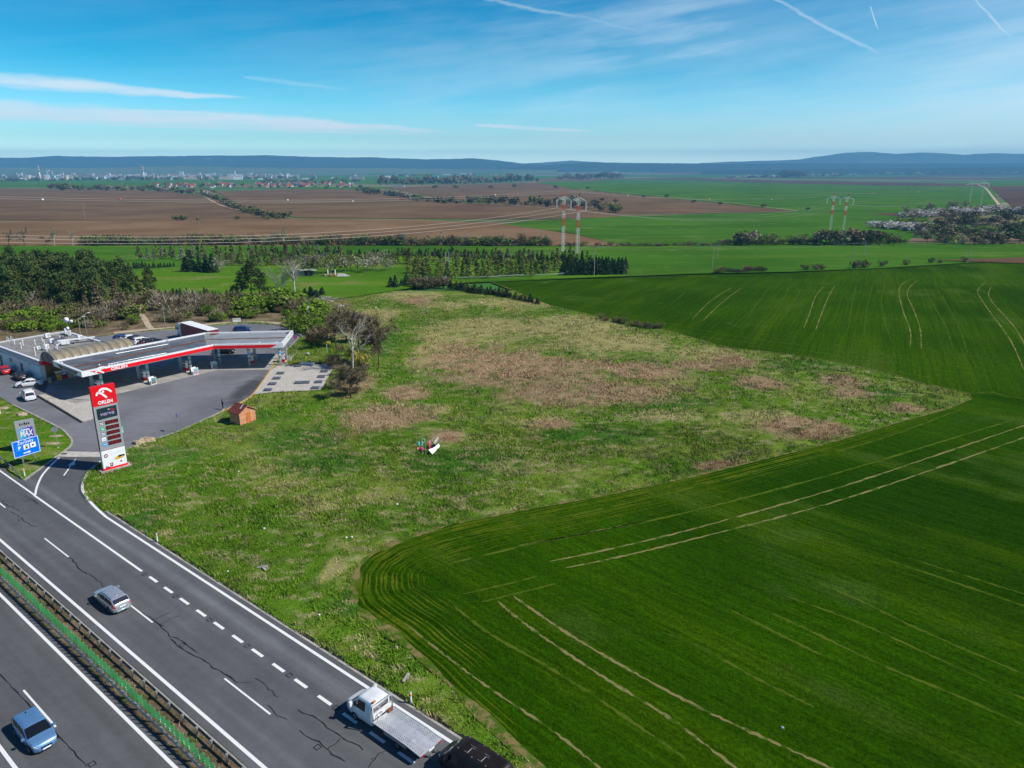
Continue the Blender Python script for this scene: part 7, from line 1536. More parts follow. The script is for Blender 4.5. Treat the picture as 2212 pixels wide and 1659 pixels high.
# --- hedgerow across the middle distance
HR = 'hedgerow between crop and ploughed land'
for x, y in along([(168, 530), (400, 529), (640, 528), (900, 530), (1190, 531)], 120, 3, 1): 
    lf = RP.choice(('bush_green', 'bush_green', 'twig_brown', 'crown_far_green', 'twig_brown')); grow('hedge_bush', 'bush' if 'green' in lf else 'twigbush', x, y, RP.uniform(10, 24), lf, 'bark', 'bush of the long hedgerow between green crop and ploughed land', 'bush', HR, wide=1.5)
for x, h in ((20, 34), (52, 36), (100, 22), (408, 26), (422, 28), (470, 26), (710, 26), (735, 20), (790, 22), (860, 24), (1080, 24), (1130, 26), (1150, 20), (640, 20), (670, 18), (1010, 20)): grow('bare_tree', 'bare_far', x, 531, h, 'twig_brown', 'bark', 'bare brown tree rising from the long hedgerow', 'tree', 'bare trees in the hedgerow', wide=1.2)
for x, h in ((118, 40), (158, 34), (540, 22), (566, 22), (586, 28), (600, 30), (614, 36), (850, 30), (872, 28), (1165, 22), (1180, 22)): grow('birch_tree', 'bare_far', x, 531, h, 'twig_grey', 'pale_bark', 'white-stemmed bare birch in the long hedgerow', 'tree', 'birches in the hedgerow', wide=.7)
for x, y in along([(1190, 531), (1340, 532), (1560, 530)], 30, 3, 1): grow('hedge_bush', 'bush', x, y, RP.uniform(4, 10), RP.choice(('bush_green', 'twig_brown')), 'bark', 'small bush in the gappy hedgerow right of the pylons', 'bush', 'gappy hedgerow', wide=1.7)
for x, h in ((1602, 32), (1622, 34), (1650, 28), (1668, 28), (1712, 24), (1740, 26), (1770, 34), (1790, 36), (1815, 34), (1842, 40), (1860, 36), (1880, 36), (1900, 32), (1930, 26)): grow('hedge_tree', 'round' if h > 30 else 'airy', x, 530, h, RP.choice(('crown_far', 'twig_brown', 'twig_grey')), 'bark', 'rounded leafless tree in the hedgerow below the second pylon', 'tree', 'hedgerow trees below the second pylon', wide=1.35)
for x, y in along([(1560, 530), (1750, 529), (1960, 526)], 40, 3, 1): grow('hedge_bush', 'twigbush', x, y, RP.uniform(8, 16), RP.choice(('twig_brown', 'crown_far', 'bush_green')), 'bark', 'low bush in the hedgerow below the second pylon', 'bush', 'hedgerow bushes below the second pylon', wide=1.7)
# crest bushes
for x, y in along([(1545, 590), (1600, 588), (1650, 586)], 15, 3, 1): grow('hedge_bush', 'twigbush', x, y, RP.uniform(7, 15), RP.choice(('twig_brown', 'bush_green')), 'bark', 'low bush in the clump on the crest of the crop', 'bush', 'clump on the crest', wide=1.8)
for i, (x, y, h) in enumerate(((1742, 584, 14), (1760, 583, 13), (1778, 583, 12), (1842, 580, 18), (1862, 579, 17), (1874, 578, 15), (1904, 576, 14), (1958, 573, 12), (2012, 570, 13), (2030, 569, 9), (2085, 567, 12))): grow('hedge_bush', 'bush', x, y, h, RP.choice(('twig_brown', 'bush_green', 'crown_far')), 'bark', 'single bush standing along the crest of the crop', 'bush', 'single bushes on the crest', wide=1.1)
# --- thicket with blackthorn in flower at the right
TH = 'thicket at the right edge'
for x, y in along([(1890, 489), (1915, 492), (1950, 497), (2000, 500)], 26, 6, 4): grow('blackthorn_bush', 'bush', x, y, RP.uniform(10, 17), 'blossom', 'bark', 'white flowering blackthorn at the left tip of the thicket', 'bush', 'blackthorns at the tip', wide=1.8)
for x, y in along([(1945, 470), (2000, 468), (2060, 466), (2140, 462), (2230, 462)], 42, 6, 5): grow('blackthorn_bush', 'bush', x, y, RP.uniform(11, 17), RP.choice(('blossom', 'blossom', 'twig_grey', 'crown_far')), 'bark', 'white flowering blackthorn along the back of the thicket', 'bush', 'blackthorns at the back', wide=1.8)
for k in range(120):
    x = RP.uniform(1985, 2290); y = RP.uniform(482, 530)
    if x < 2030 and y < 498: continue
    u = RP.random(); lf = 'crown_far' if u < .45 else 'twig_grey' if u < .7 else 'twig_brown' if u < .80 else 'crown_far_green' if u < .92 else 'poplar_green'; kd = RP.choice(('round', 'twigbush', 'bush'))
    grow('thicket_tree', kd, x, y, RP.uniform(14, 30) if kd == 'round' else RP.uniform(10, 20), lf, 'bark', {'crown_far': 'dark leafless tree in the thicket at the right edge', 'twig_grey': 'grey leafless tree in the thicket at the right edge', 'twig_brown': 'brown leafless tree in the thicket at the right edge', 'crown_far_green': 'olive green tree in the thicket at the right edge', 'poplar_green': 'yellow-green budding tree in the thicket at the right edge'}[lf], 'tree', TH, wide=1.5)
for x, y in along([(1935, 480), (2000, 486), (2060, 500)], 14, 6, 5): grow('thicket_tree', 'bush', x, y, RP.uniform(6, 11), 'young_leaf', 'bark', 'low yellow-green bush between the two blackthorn banks', 'bush', 'low bushes in the thicket', wide=2.2)
for x, y in along([(1960, 462), (2030, 460), (2120, 456)], 9, 8, 2): grow('thicket_tree', 'bare_far', x, y, RP.uniform(14, 24), 'twig_grey', 'bark', 'bare pale tree behind the blackthorn bank', 'tree', 'bare trees behind the blackthorns', wide=1.5)
# --- hedges of the farther land
for x, y in along([(110, 409), (220, 410), (330, 411), (440, 419), (470, 428)], 40, 4, 2): grow('hedge_bush', 'oval', x, y, RP.uniform(6, 13), RP.choice(('twig_brown', 'crown_far', 'bush_green', 'twig_grey')), 'bark', 'bush of the hedge along the far edge of the ploughed field', 'bush', 'far ploughed field hedge', wide=2.2)
for x, y in along([(450, 424), (480, 440), (520, 455), (560, 466), (620, 471)], 34, 5, 3): grow('hedge_bush', 'oval', x, y, RP.uniform(7, 15), RP.choice(('twig_brown', 'crown_far', 'bush_green')), 'bark', 'bush along the dirt track between two ploughed fields', 'bush', 'hedge along the dirt track', wide=1.8)
grow('blackthorn_bush', 'round', 452, 427, 17, 'blossom', 'bark', 'white blossoming bush beside the dirt track between the ploughed fields', 'bush', None, wide=1.3)
for x, y, h in ((382, 476, 10), (393, 476, 11), (428, 476, 6), (512, 474, 7), (578, 474, 9), (600, 473, 8)): grow('hedge_bush', 'oval', x, y, h, 'bush_green', 'bark', 'lone bush on the bank between two ploughed fields', 'bush', 'bushes on the bank', wide=2.0)
for x, y in along([(770, 412), (850, 424), (930, 436), (1000, 438), (1080, 436)], 40, 5, 2.5): grow('hedge_bush', 'oval', x, y, RP.uniform(6, 14), RP.choice(('twig_brown', 'crown_far', 'blossom_grey', 'bush_green')), 'bark', 'bush of the hedge curving through the ploughed land', 'bush', 'hedge in the ploughed land', wide=1.9)
for x, y in along([(1010, 440), (1120, 443), (1240, 446), (1345, 458)], 42, 6, 3): grow('hedge_tree', RP.choice(('oval', 'airy')), x, y, RP.uniform(8, 20), RP.choice(('twig_brown', 'crown_far', 'twig_grey', 'bush_green')), 'bark', 'leafless tree along the track behind the striped pylons', 'tree', 'trees along the track behind the pylons', wide=1.5)
for x, y, h in ((940, 408, 9), (985, 408, 8), (1060, 408, 8), (1110, 407, 10), (1200, 409, 9), (1270, 410, 7), (1390, 428, 7), (1440, 428, 8), (1498, 440, 9), (1555, 444, 9), (1650, 449, 9), (1745, 455, 8), (1300, 436, 9), (1330, 440, 12)): grow('hedge_tree', 'round', x, y, h, RP.choice(('crown_far', 'twig_brown')), 'bark', 'small lone tree standing in the far fields', 'tree', 'lone trees in the far fields', wide=1.5)
for x, y in along([(820, 398), (900, 398), (1000, 396), (1100, 393), (1160, 391)], 50, 5, 2): grow('far_tree', 'oval', x, y, RP.uniform(8, 19), RP.choice(('twig_brown', 'twig_grey', 'crown_far')), 'bark', 'tall leafless tree in the belt right of the village', 'tree', 'tree belt right of the village', wide=1.2)
for x, y in along([(1200, 389), (1290, 388), (1345, 387)], 26, 5, 1.5): grow('far_tree', 'round', x, y, RP.uniform(8, 17), RP.choice(('crown_far', 'twig_brown', 'twig_grey')), 'bark', 'leafless tree in the clump beyond the brown strip', 'tree', 'clump beyond the brown strip', wide=1.3)
for x, y in along([(1686, 384), (1735, 384)], 14, 3, 1): grow('far_tree', 'round', x, y, RP.uniform(10, 17), 'crown_far', 'bark', 'tree of the small dark copse in the far crop', 'tree', 'small dark copse', wide=1.4)
for x, y in along([(1570, 385), (1680, 384), (1750, 381), (1900, 379), (2050, 377), (2200, 376)], 60, 5, 1): grow('far_tree', 'oval', x, y, RP.uniform(3, 7), RP.choice(('blossom', 'blossom', 'twig_grey', 'crown_far')), 'bark', 'blossoming tree in the far avenue', 'tree', 'far blossoming avenue', wide=2.2)
for x, y in along([(-20, 392), (150, 390), (340, 388), (480, 387), (640, 386)], 60, 5, 1.5): grow('far_tree', 'oval', x, y, RP.uniform(3, 8), RP.choice(('crown_far', 'twig_brown')), 'bark', 'leafless tree in the line before the city', 'tree', 'tree line before the city', wide=2.4)
for x, y in along([(860, 381), (920, 380)], 26, 2, .4): grow('far_tree', 'oval', x, y, RP.uniform(5, 6), 'poplar_green', 'bark', 'yellow-green poplar in the plantation beyond the village', 'tree', 'poplar plantation', wide=1.6)
for x, y in along([(1760, 366), (1900, 366), (2050, 366), (2230, 367)], 46, 6, 1.5): grow('far_tree', 'oval', x, y, RP.uniform(4, 8), 'crown_far', 'bark', 'dark tree of the far wood at the right', 'tree', 'far wood at the right', wide=3.0)

# ================================================================== power lines
def lattice(m, base, top, w0, w1, r, n):
    """four legs with cross bracing between two heights"""
    C = lambda t: [Vector(base) + (Vector(top) - Vector(base)) * t + Vector((sx, sy, 0)) * (w0 + (w1 - w0) * t) / 2 for sx, sy in ((-1, -1), (1, -1), (1, 1), (-1, 1))]
    for k in range(n):
        a, b = C(k / n), C((k + 1) / n)
        for i in range(4):
            j = (i + 1) % 4; m.tube(a[i], b[i], r, n=4, cap=False); m.tube(a[i] if (k + i) % 2 else a[j], b[j] if (k + i) % 2 else b[i], r * .7, n=3, cap=False); m.tube(b[i], b[j], r * .55, n=3, cap=False)
PY = {}
def portal(b0, b1, toprow, label, pal, r=.075):
    p0, p1 = at(*b0), at(*b1); c = (p0 + p1) / 2; t = thing('power_pylon', c, math.atan2((p1 - p0).y, (p1 - p0).x), label, 'power pylon', 'portal power pylons'); half = (p1 - p0).length / 2
    mx, my = (b0[0] + b1[0]) / 2, (b0[1] + b1[1]) / 2; H_ = (my - toprow) * spx(mx, my) * 1.02; u = H_ / 1425.; Ht = 1300 * u
    bands = [(0, 600, pal[0]), (600, 780, pal[1]), (780, 960, pal[2]), (960, 1100, pal[1]), (1100, 1300, pal[2])]; arm = 178 * u
    half = max(half, arm * .98) if half < arm * .7 else half; arm = half
    for sx in (-1, 1):
        for z0, z1, mat in bands: m = MB(); lattice(m, (sx * half, 0, z0 * u), (sx * half, 0, z1 * u), 46 * u * 1.25, 46 * u * 1.25, r * (1.15 if mat == 'pylon_red' else .7), max(2, int((z1 - z0) / 60))); m.build('tower_section', mat, t)
        MB().box((sx * half, 0, .12), (100 * u, 90 * u, .5)).build('footing', 'concrete_pale', t)
        m = MB(); d = Vector((sx * 70 * u, 0, 130 * u)); a = Vector((sx * half, 0, Ht)); 
        for q in ((-.35, -.3), (.35, -.3), (0, .35)): m.tube(a + Vector((q[0], q[1], 0)), a + d, r * 1.3, r, 4)
        for k in range(5): f = k / 5; m.tube(a + d * f + Vector((-.35, -.3, 0)) * (1 - f), a + d * (f + .2) + Vector((.35, -.3, 0)) * (.8 - f), r * .6, n=3, cap=False)
        m.build('horn', pal[3], t); PY.setdefault(label, {})[('e', sx)] = (c, t.rotation_euler.z, a + d)
        m = MB(); za, zb = 1220 * u, 1300 * u
        for e in (-1, 1):
            E_p = Vector((sx * half + e * arm, 0, za)); 
            for yy in (-.5, .5): m.tube((sx * half, yy, za), E_p, r, n=4, cap=False); m.tube((sx * half, yy, zb), E_p + Vector((0, 0, 6 * u)), r, n=4, cap=False)
            for k in range(1, 6): f = k / 6; x = sx * half + e * arm * f; zt_ = zb + (za - zb) * f; m.tube((x, .5 * (1 - f), za), (x + e * arm / 8, -.5 * (1 - f), zt_), r * .8, n=3, cap=False); m.tube((x, -.5 * (1 - f), za), (x, -.5 * (1 - f), zt_), r * .6, n=3, cap=False)
        m.build('crossarm', pal[2], t)
    for k, x in enumerate((-2 * half, 0, 2 * half)):
        m = MB()
        for dx in (-.35, .35): m.tube((x + dx, 0, 1215 * u), (x + dx, 0, 1025 * u), r * 1.1, n=4)
        m.tube((x - .45, 0, 1022 * u), (x + .45, 0, 1022 * u), r, n=4); m.build('insulator_string', pal[2], t); PY[label][('c', k)] = (c, t.rotation_euler.z, Vector((x, 0, 1015 * u)))
    return t
A_, B_, C_ = 'nearest red and white striped portal pylon, left of the others', 'second red and white striped portal pylon above the hedgerow', 'far pale green portal pylon beside the dirt track'
portal((1216, 543), (1247, 547), 420, A_, ('pylon_white', 'pylon_red', 'pylon_white', 'pylon_red')); portal((1793, 498), (1821, 500), 421, B_, ('pylon_green', 'pylon_red', 'pylon_white', 'pylon_red'), .09); portal((2092, 451), (2117, 449), 392, C_, ('pylon_green', 'pylon_green', 'pylon_green', 'pylon_green'), .09)
def pw(lb, key): c, rz, v = PY[lb][key]; return Vector(c) + Matrix.Rotation(rz, 3, 'Z') @ v
def wire(p, q, sag, r, label, n=26, name='power_cable', cat_='power cable'):
    pts = [p + (q - p) * (k / n) - Vector((0, 0, 4 * sag * (k / n) * (1 - k / n))) for k in range(n + 1)]; m = MB(); m.path([v - p for v in pts], r, 3); o = m.build(name, 'wire', loc=p); tag(o, label, cat_, 'overhead cables'); return pts
va = at(1231, 545); vb = at(1806, 499); ext = (va - vb); ext.z = 0; far_end = va + ext.normalized() * 330
def end_of(q, row_at, z): return Vector((far_end.x + (q.x - va.x), far_end.y + (q.y - va.y), z))
balls = []
for k in range(3):
    q = pw(A_, ('c', k)); e = end_of(q, 0, 22); 
    for dx in (-.25, .25): wire(q + Vector((0, dx, 0)), e + Vector((0, dx, 0)), 9.0, .026, ('left', 'middle', 'right')[k] + ' twin conductor running left from the nearest striped pylon')
    wire(pw(B_, ('c', k)), q, 9, .028, ('left', 'middle', 'right')[k] + ' conductor between the two striped pylons'); wire(pw(C_, ('c', k)), pw(B_, ('c', k)), 10, .03, ('left', 'middle', 'right')[k] + ' conductor between the far and the second pylon')
for s in (-1, 1):
    q = pw(A_, ('e', s)); e = end_of(q, 0, 33); pts = wire(q, e, 4.5, .026, ('left', 'right')[s > 0] + ' earth wire with marker balls running left from the nearest pylon', 40); balls.append(pts); p2 = wire(pw(B_, ('e', s)), q, 5, .026, ('left', 'right')[s > 0] + ' earth wire between the two striped pylons', 40); balls.append(p2); balls.append(wire(pw(C_, ('e', s)), pw(B_, ('e', s)), 6, .026, ('left', 'right')[s > 0] + ' earth wire between the far and the second pylon', 40))
bn = 0
for li, pts in enumerate(balls):
    for f in ((.16, .34, .52, .70, .86) if li in (0, 3) else (.3, .55, .8)):
        f = f + (.09 if li in (3, 4, 5) else 0); k = min(int(f * 40), 40); col_ = 'ball_white' if (bn % 2 == 0) else 'ball_red'; bn += 1
        t = thing('marker_ball', pts[k], 0, ('white' if col_ == 'ball_white' else 'red') + ' aircraft warning ball on the ' + ('left' if li < 3 else 'right') + ' earth wire ' + ('left of the nearest pylon', 'between the striped pylons', 'beyond the second pylon')[li % 3], 'marker ball', 'warning balls on the earth wires'); m = MB().lathe([(.03, -.4), (.24, -.33), (.38, -.13), (.4, 0), (.38, .13), (.24, .33), (.03, .4)], 12); m.build('shell', col_, t, True); MB().lathe([(.41, -.04), (.41, .04)], 12).build('seam', 'grey_paint', t)
# poles of the local line
POLES = [(1283, 598, 533, 'T', 'concrete pole with crossarm in front of the spruce block'), (1538, 588, 531, 'T', 'concrete pole with crossarm on the crest left of the low bushes'), (1549, 560, 528, 'I', 'thin pole just behind the pole on the crest'), (1838, 582, 526, 'T', 'leaning pole with crossarm on the crest among single bushes'), (1866, 553, 520, 'I', 'pole behind the leaning pole on the crest'), (2090, 567, 519, 'I', 'dark leaning pole on the crest near the right edge'),
         (953, 525, 503, 'L', 'slim mast with a dark top in the green strip'), (431, 492, 459, 'T', 'leaning wooden pole with crossarm in the ploughed field, middle one'), (184, 473, 438, 'T', 'leaning wooden pole with crossarm at the left of the ploughed field'), (684, 502, 481, 'T', 'small wooden pole with crossarm right in the ploughed field'), (265, 411, 392, 'I', 'far wooden pole on the edge of the ploughed field'), (1003, 412, 395, 'I', 'far wooden pole right of the village')]
tops = {}
for x, y, ty, k, lb in POLES:
    p = at(x, y); h = (y - ty) * spx(x, y); t = thing('utility_pole', p, RP.uniform(-.2, .2), lb, 'pole', 'utility poles'); w = max(.10, .7 * spx(x, y)); ln = RP.uniform(-.02, .05) * h
    MB().tube((0, 0, -.3), (ln, 0, h), w, w * .7, 6).build('shaft', 'pole_wood' if y < 520 else 'concrete', t)
    if k == 'T': MB().box((ln, 0, h * .985), (1.9 + 3 * w, .16, .16)).build('crossarm', 'dark_steel', t); [MB().lathe([(.05, 0), (.09, .12), (.04, .3)], 6, (ln + s * (.85 + w), 0, h * .99)).build('insulator', 'white_paint', t) for s in (-1, 0.01, 1)]
    if k == 'L': MB().box((ln, 0, h), (.9, .7, .5)).build('head', 'dark_steel', t)
    else: MB().lathe([(w * .8, 0), (w * .6, .2)], 6, (ln, 0, h)).build('cap', 'dark_steel', t)
    tops[x] = p + Vector((ln, 0, h))
t = thing('transformer_poles', at(967, 604), .1, 'twin poles carrying a grey transformer at the top of the meadow', 'transformer'); k_ = spx(967, 604)
for s in (-1, 1): MB().tube((s * .65, 0, -.3), (s * .65, 0, 60 * k_ * (1 if s > 0 else .96)), .17, .12, 8).build('pole', 'concrete', t)
MB().box((-.3, -.3, 20 * k_), (1.0, .7, 1.5)).build('transformer', 'dark_steel', t); MB().box((0, 0, 57 * k_), (2.4, .2, .2)).build('crossarm', 'dark_steel', t); MB().box((0, 0, 14 * k_), (2.0, .8, .12)).build('platform', 'galvanised', t); MB().box((-1.2, -.2, .7), (1.3, .7, 1.4)).build('cabinet', 'white_wall', t); tops[967] = at(967, 604) + Vector((0, 0, 56 * k_))
for a, b in ((967, 1283), (1283, 1538), (1538, 1838), (1838, 2090)):
    for s in (-.8, .8): wire(tops[a] + Vector((s, 0, 0)), tops[b] + Vector((s, 0, 0)), 1.6, .03, 'local cable between utility poles beyond the meadow')
wire(tops[2090], tops[2090] + Vector((60, 8, 0)), 1.2, .03, 'local cable leaving the last pole to the right'); wire(tops[184], tops[431], 1.5, .03, 'thin cable between wooden poles over the ploughed field'); wire(tops[431], tops[684], 1.5, .03, 'thin cable from the middle wooden pole to the right one')
# lamp posts at the station
def lamp(p, h, rz, label):
    t = thing('street_lamp', p, rz, label, 'street lamp'); m = MB(); m.tube((0, 0, 0), (0, 0, h), .07, .05, 6); m.tube((0, 0, h), (.9, 0, h + .35), .04, n=5); m.build('mast', 'galvanised', t); MB().box((1.15, 0, h + .40), (.55, .2, .1)).build('lamp_head', 'sign_white', t)
lamp(st(16.6, 38.6), 7.2, .6, 'street lamp behind the back corner of the shop'); lamp(at(359, 716), 6.5, 2.6, 'street lamp rising behind the lorry'); lamp(at(190, 735), 6.0, .9, 'street lamp behind the vaulted rooflight') 
p = at(672, 708); t = thing('wooden_pole', p, .3, 'short pale pole with a stay wire in the green shrubs at the loop road', 'pole'); MB().tube((0, 0, 0), (-.3, 0, 5.2), .10, .08, 6).build('shaft', 'pole_wood', t); MB().box((-.3, 0, 5.25), (.4, .3, .35)).build('head', 'white_paint', t); MB().tube((-.3, 0, 5.1), (-3.2, -2.2, .2), .02, n=3).build('stay', 'wire', t)

# ================================================================== small things about the meadow
zf = lambda x, y: at((1500 + x * .4521) / 1.82278, (980 + y * .4521) / 1.82278)
for i, (x, y) in enumerate(((92, 725), (205, 700), (305, 668), (415, 655), (515, 645), (617, 622), (715, 612), (810, 590), (903, 574), (990, 560), (1080, 556), (1160, 545), (1240, 535), (1315, 522))): stake(zf(x, y), 1.75, 'thin grey stake in the fence line across the top of the meadow', .045)
stake(at(1858, 806), 1.5, 'single thin stake at the crop boundary on the right', .05, .15, group='single stakes')
g0 = at(812, 733); t = thing('field_gate', g0, .18, 'white ladder-like field gate standing open at the end of the fence line', 'gate'); u = spx(812, 733); L_ = 42 * u
for s, z in ((0, .25), (0, 1.35)): MB().tube((-L_ / 2, 0, z), (L_ / 2, 0, z), .06, n=5).build('rail', 'white_paint', t)
for k in range(4): x = -L_ / 2 + L_ * k / 3; MB().tube((x, 0, .25), (x, 0, 1.35), .05, n=5).build('stile', 'white_paint', t)
MB().tube((L_ / 2 + .2, 0, 0), (L_ / 2 + .2, 0, 2.0), .07, n=6).build('hanging_post', 'dark_steel', t)
# frame hung with cloths
zc = lambda x, y: at((1600 + x * .08439) / 1.82278, (1680 + y * .08439) / 1.82278)
fa, fb, fc = zc(490, 850), zc(900, 1320), zc(1550, 930)
t = thing('garment_rack', fb, 0, 'thin metal frame hung with coloured cloths in the meadow', 'frame')
for p, h in ((fa, 1.75), (fb, 1.75), (fc, 1.75)): v = p - fb; MB().tube(v, v + Vector((0, 0, h)), .04, n=5).build('post', 'galvanised', t)
v = fc - fb; MB().tube((0, 0, 1.75), v + Vector((0, 0, 1.75)), .035, n=5).build('top_bar', 'galvanised', t); MB().tube((0, 0, .3), v + Vector((0, 0, .3)), .02, n=4).build('lower_bar', 'galvanised', t)
ux = v.normalized()
def cloth(name, a, b, mat, label, seed, cat_='cloth', fold=.10):
    """a hanging or lying cloth: its edge points a (top) and b (bottom), with folds"""
    m = MB(); n = 12; k = 6; rs = random.Random(seed); ph = rs.uniform(0, 6)
    tp, bt = smooth_line([Vector(p) for p in a], 6), smooth_line([Vector(p) for p in b], 6); N_ = min(len(tp), len(bt)); tp, bt = tp[:N_], bt[:N_]
    for i in range(N_):
        for j in range(k + 1): f = j / k; p = tp[i] * (1 - f) + bt[i] * f; m.v.append(p + Vector((.3, -1, .2)) * fold * math.sin(i * 1.1 + ph + f * 2) * (0.3 + f))
    for i in range(N_ - 1):
        for j in range(k): m.f.append((i * (k + 1) + j, i * (k + 1) + j + 1, (i + 1) * (k + 1) + j + 1, (i + 1) * (k + 1) + j))
    o = m.build(name, mat, smooth=True); md = o.modifiers.new('thickness', 'SOLIDIFY'); md.thickness = .02; tag(o, label, cat_); return o
q = lambda s, z, d=0.0: fb + ux * s + Vector((ux.y, -ux.x, 0)) * d + Vector((0, 0, z)); Lf = v.length
cloth('banner', [q(.35, .75, .25), q(Lf * .55, .55, .2), q(Lf * .9, .65, .1)], [q(.40, .12, .9), q(Lf * .5, .12, .6), q(Lf * .95, .15, .2)], 'sign_white', 'white printed banner sagging at the foot of the cloth frame', 1, 'banner', .06)
cloth('cloth', [q(.25 * Lf, 1.55), q(.33 * Lf, 1.70), q(.40 * Lf, 1.65)], [q(.22 * Lf, .62, .1), q(.30 * Lf, .55, .1), q(.34 * Lf, .8)], 'pink', 'bright pink cloth hanging from the frame', 2); cloth('cloth', [q(.62 * Lf, 1.25), q(.75 * Lf, 1.45), q(.95 * Lf, 1.62)], [q(.60 * Lf, .7), q(.75 * Lf, .75), q(.95 * Lf, 1.35)], 'concrete_pale', 'pale patterned cloth hanging at the right of the frame', 3); cloth('cloth', [q(.4 * Lf, .85), q(.55 * Lf, .95), q(.7 * Lf, .9)], [q(.42 * Lf, .45), q(.55 * Lf, .4), q(.7 * Lf, .55)], 'cloth_black', 'dark cloth in the middle of the frame', 4)
fm = fa + (fb - fa) * .35 + Vector((0, 0, 0)); cloth('cloth', [fm + Vector((-.5, 0, 1.0)), fm + Vector((.1, 0, 1.0)), fm + Vector((.6, 0, .95))], [fm + Vector((-.35, 0, .45)), fm + Vector((.15, -.1, .35)), fm + Vector((.5, 0, .5))], 'teal', 'teal cloth between the left posts of the frame', 5)
m = MB(); m.path([fm + Vector((.55 + .22 * math.cos(a), 0, 1.2 + .32 * math.sin(a))) - fm for a in np.linspace(0, 6.28, 13)], .05, 5); tag(m.build('hoop', 'mint', loc=fm), 'pale mint hoop above the teal cloth', 'hoop')
boulder(zc(670, 1080), .42, .38, .40, 44, 'magenta ball-shaped bundle on the grass left of the frame', 'magenta'); boulder(zc(560, 1070), .30, .30, .35, 45, 'brown bundle beside the magenta one', 'food_yellow')
# litter
def litter_bit(x, y, s, seed, label, mat='sign_white'):
    rs = random.Random(seed); m = MB(); n = 6; ring0 = [Vector((s * rs.uniform(.5, 1) * math.cos(6.28 * i / n), s * rs.uniform(.5, 1) * math.sin(6.28 * i / n), rs.uniform(.05, .35) * s + .12)) for i in range(n)]; m.add(ring0 + [Vector((0, 0, s * .5 + .14))] + [Vector((v.x, v.y, .05)) for v in ring0], [(i, (i + 1) % n, n) for i in range(n)] + [(i, n + 1 + i, n + 1 + (i + 1) % n, (i + 1) % n) for i in range(n)]); return tag(m.build('paper_scrap', mat, loc=at(x, y)), label, 'paper scrap', 'scraps of white paper')
for i, (x, y, s) in enumerate(((858, 1091, .20), (760, 1162, .22), (748, 1163, .16), (796, 1172, .10), (1690, 1574, .16), (492, 1236, .12), (571, 1143, .15), (600, 1095, .10), (516, 1020, .12), (812, 665, .3), (800, 705, .3), (1040, 655, .3), (905, 870, .12), (690, 1330, .15), (1008, 868, .12))): litter_bit(x, y, s, i, 'scrap of white paper on the ground')
for i, (x, y) in enumerate(((567, 1227), (877, 1467), (570, 1140 + 90))):
    m = MB(); m.box((0, 0, .16), (1.1, .22, .06), .3 + i); m.box((.2, .1, .19), (.7, .10, .04), .5 + i); tag(m.build('board_scrap', 'plank_grey', loc=at(x, y)), ('grey board lying in the verge grass below the meadow', 'pale board lying in the verge left of the delineator post', 'second board beside the grey one in the verge')[i], 'board')
for i, (x, y, L_) in enumerate(((655, 700, 3.0), (668, 712, 2.6))):
    m = MB(); m.tube((0, 0, .2), (L_ * .6, .3, L_ * .7), .10, .05, 5); m.tube((L_ * .3, .15, L_ * .4), (L_ * .1, .5, L_ * .65), .05, .02, 4); tag(m.build('dead_branch', 'pale_bark', loc=at(x, y)), ('pale dead branch sticking out of the shrubs at the loop road', 'second pale dead branch below the green shrubs')[i], 'branch')
# brush pile, hut and rubble beyond the bank
hp_ = at(700, 648); random.seed(4); t = thing('brush_pile', hp_, 0, 'pile of grey planks and branches right of the birches', 'brush pile')
for k in range(60):
    a = random.gauss(0, .45); p = Vector((random.gauss(0, 2.2), random.gauss(0, 1.0), 0)); z = max(.1, 1.1 - abs(p.x) * .3 - abs(p.y) * .3) * random.uniform(.2, 1); L_ = random.uniform(.8, 2.0); d = Vector((math.cos(a), math.sin(a), random.uniform(-.15, .25))) * L_; MB().tube(p + Vector((0, 0, z)) - d, p + Vector((0, 0, z)) + d, .08, .05, 4).build('plank' if k % 2 else 'branch', 'plank_grey' if k % 3 else 'pale_bark', t)
for i, (x, y) in enumerate(((660, 644), (672, 648), (690, 655), (716, 652))): boulder(at(x, y), .6, .5, .45, 50 + i, ('left', 'second', 'third', 'right')[i] + ' pale lump of rubble around the brush pile', 'stone_grey')
p = at(657, 598); k_ = spx(657, 598); t = thing('ruined_hut', p, .05, 'low ruined grey hut with sagging sheet roof in the pasture', 'hut'); w, h = 52 * k_, 13 * k_
m = MB(); m.box((-w * .2, 2.0, h / 2), (w * .45, .2, h)); m.box((-w * .42, 1.0, h / 2), (.2, 2.2, h)); m.box((-w * .2, 0, h / 2), (w * .4, .2, h)); m.build('wall', 'house_grey', t); MB().box((w * .18, 1.6, h * .45), (w * .4, .2, h * .9)).build('back_wall', 'dark_steel', t)
for k in range(6): x = -w / 2 + (k + .5) * w / 6; MB().box((x, .9, h + .25 + .15 * math.sin(k * 2.1)), (w / 6 + .1, 3.4, .08), .04 * math.sin(k * 3)).build('roof_sheet', ('plank_grey', 'galvanised', 'stone_grey')[k % 3], t)
for k in range(3): MB().tube((w * (.02 + .18 * k), -.4, 0), (w * (.02 + .18 * k), -.4, h), .1, n=5).build('prop', 'pole_wood', t)
p = at(722, 598); t = thing('rubble_heap', p, 0, 'heap of bricks, pipes and tarpaulin beside the ruined hut', 'rubble heap'); random.seed(8)
for k in range(46):
    x = random.uniform(-6, 6); y = random.uniform(-1, 1); z = max(.15, 1.4 - abs(x) * .18) * random.random(); s = random.uniform(.2, .6); MB().box((x, y, z + .1), (s * 1.6, s, s * .8), random.uniform(0, 3)).build('brick' if k % 3 else 'block', random.choice(('brick', 'brick', 'concrete_pale', 'dark_steel', 'stone')), t)
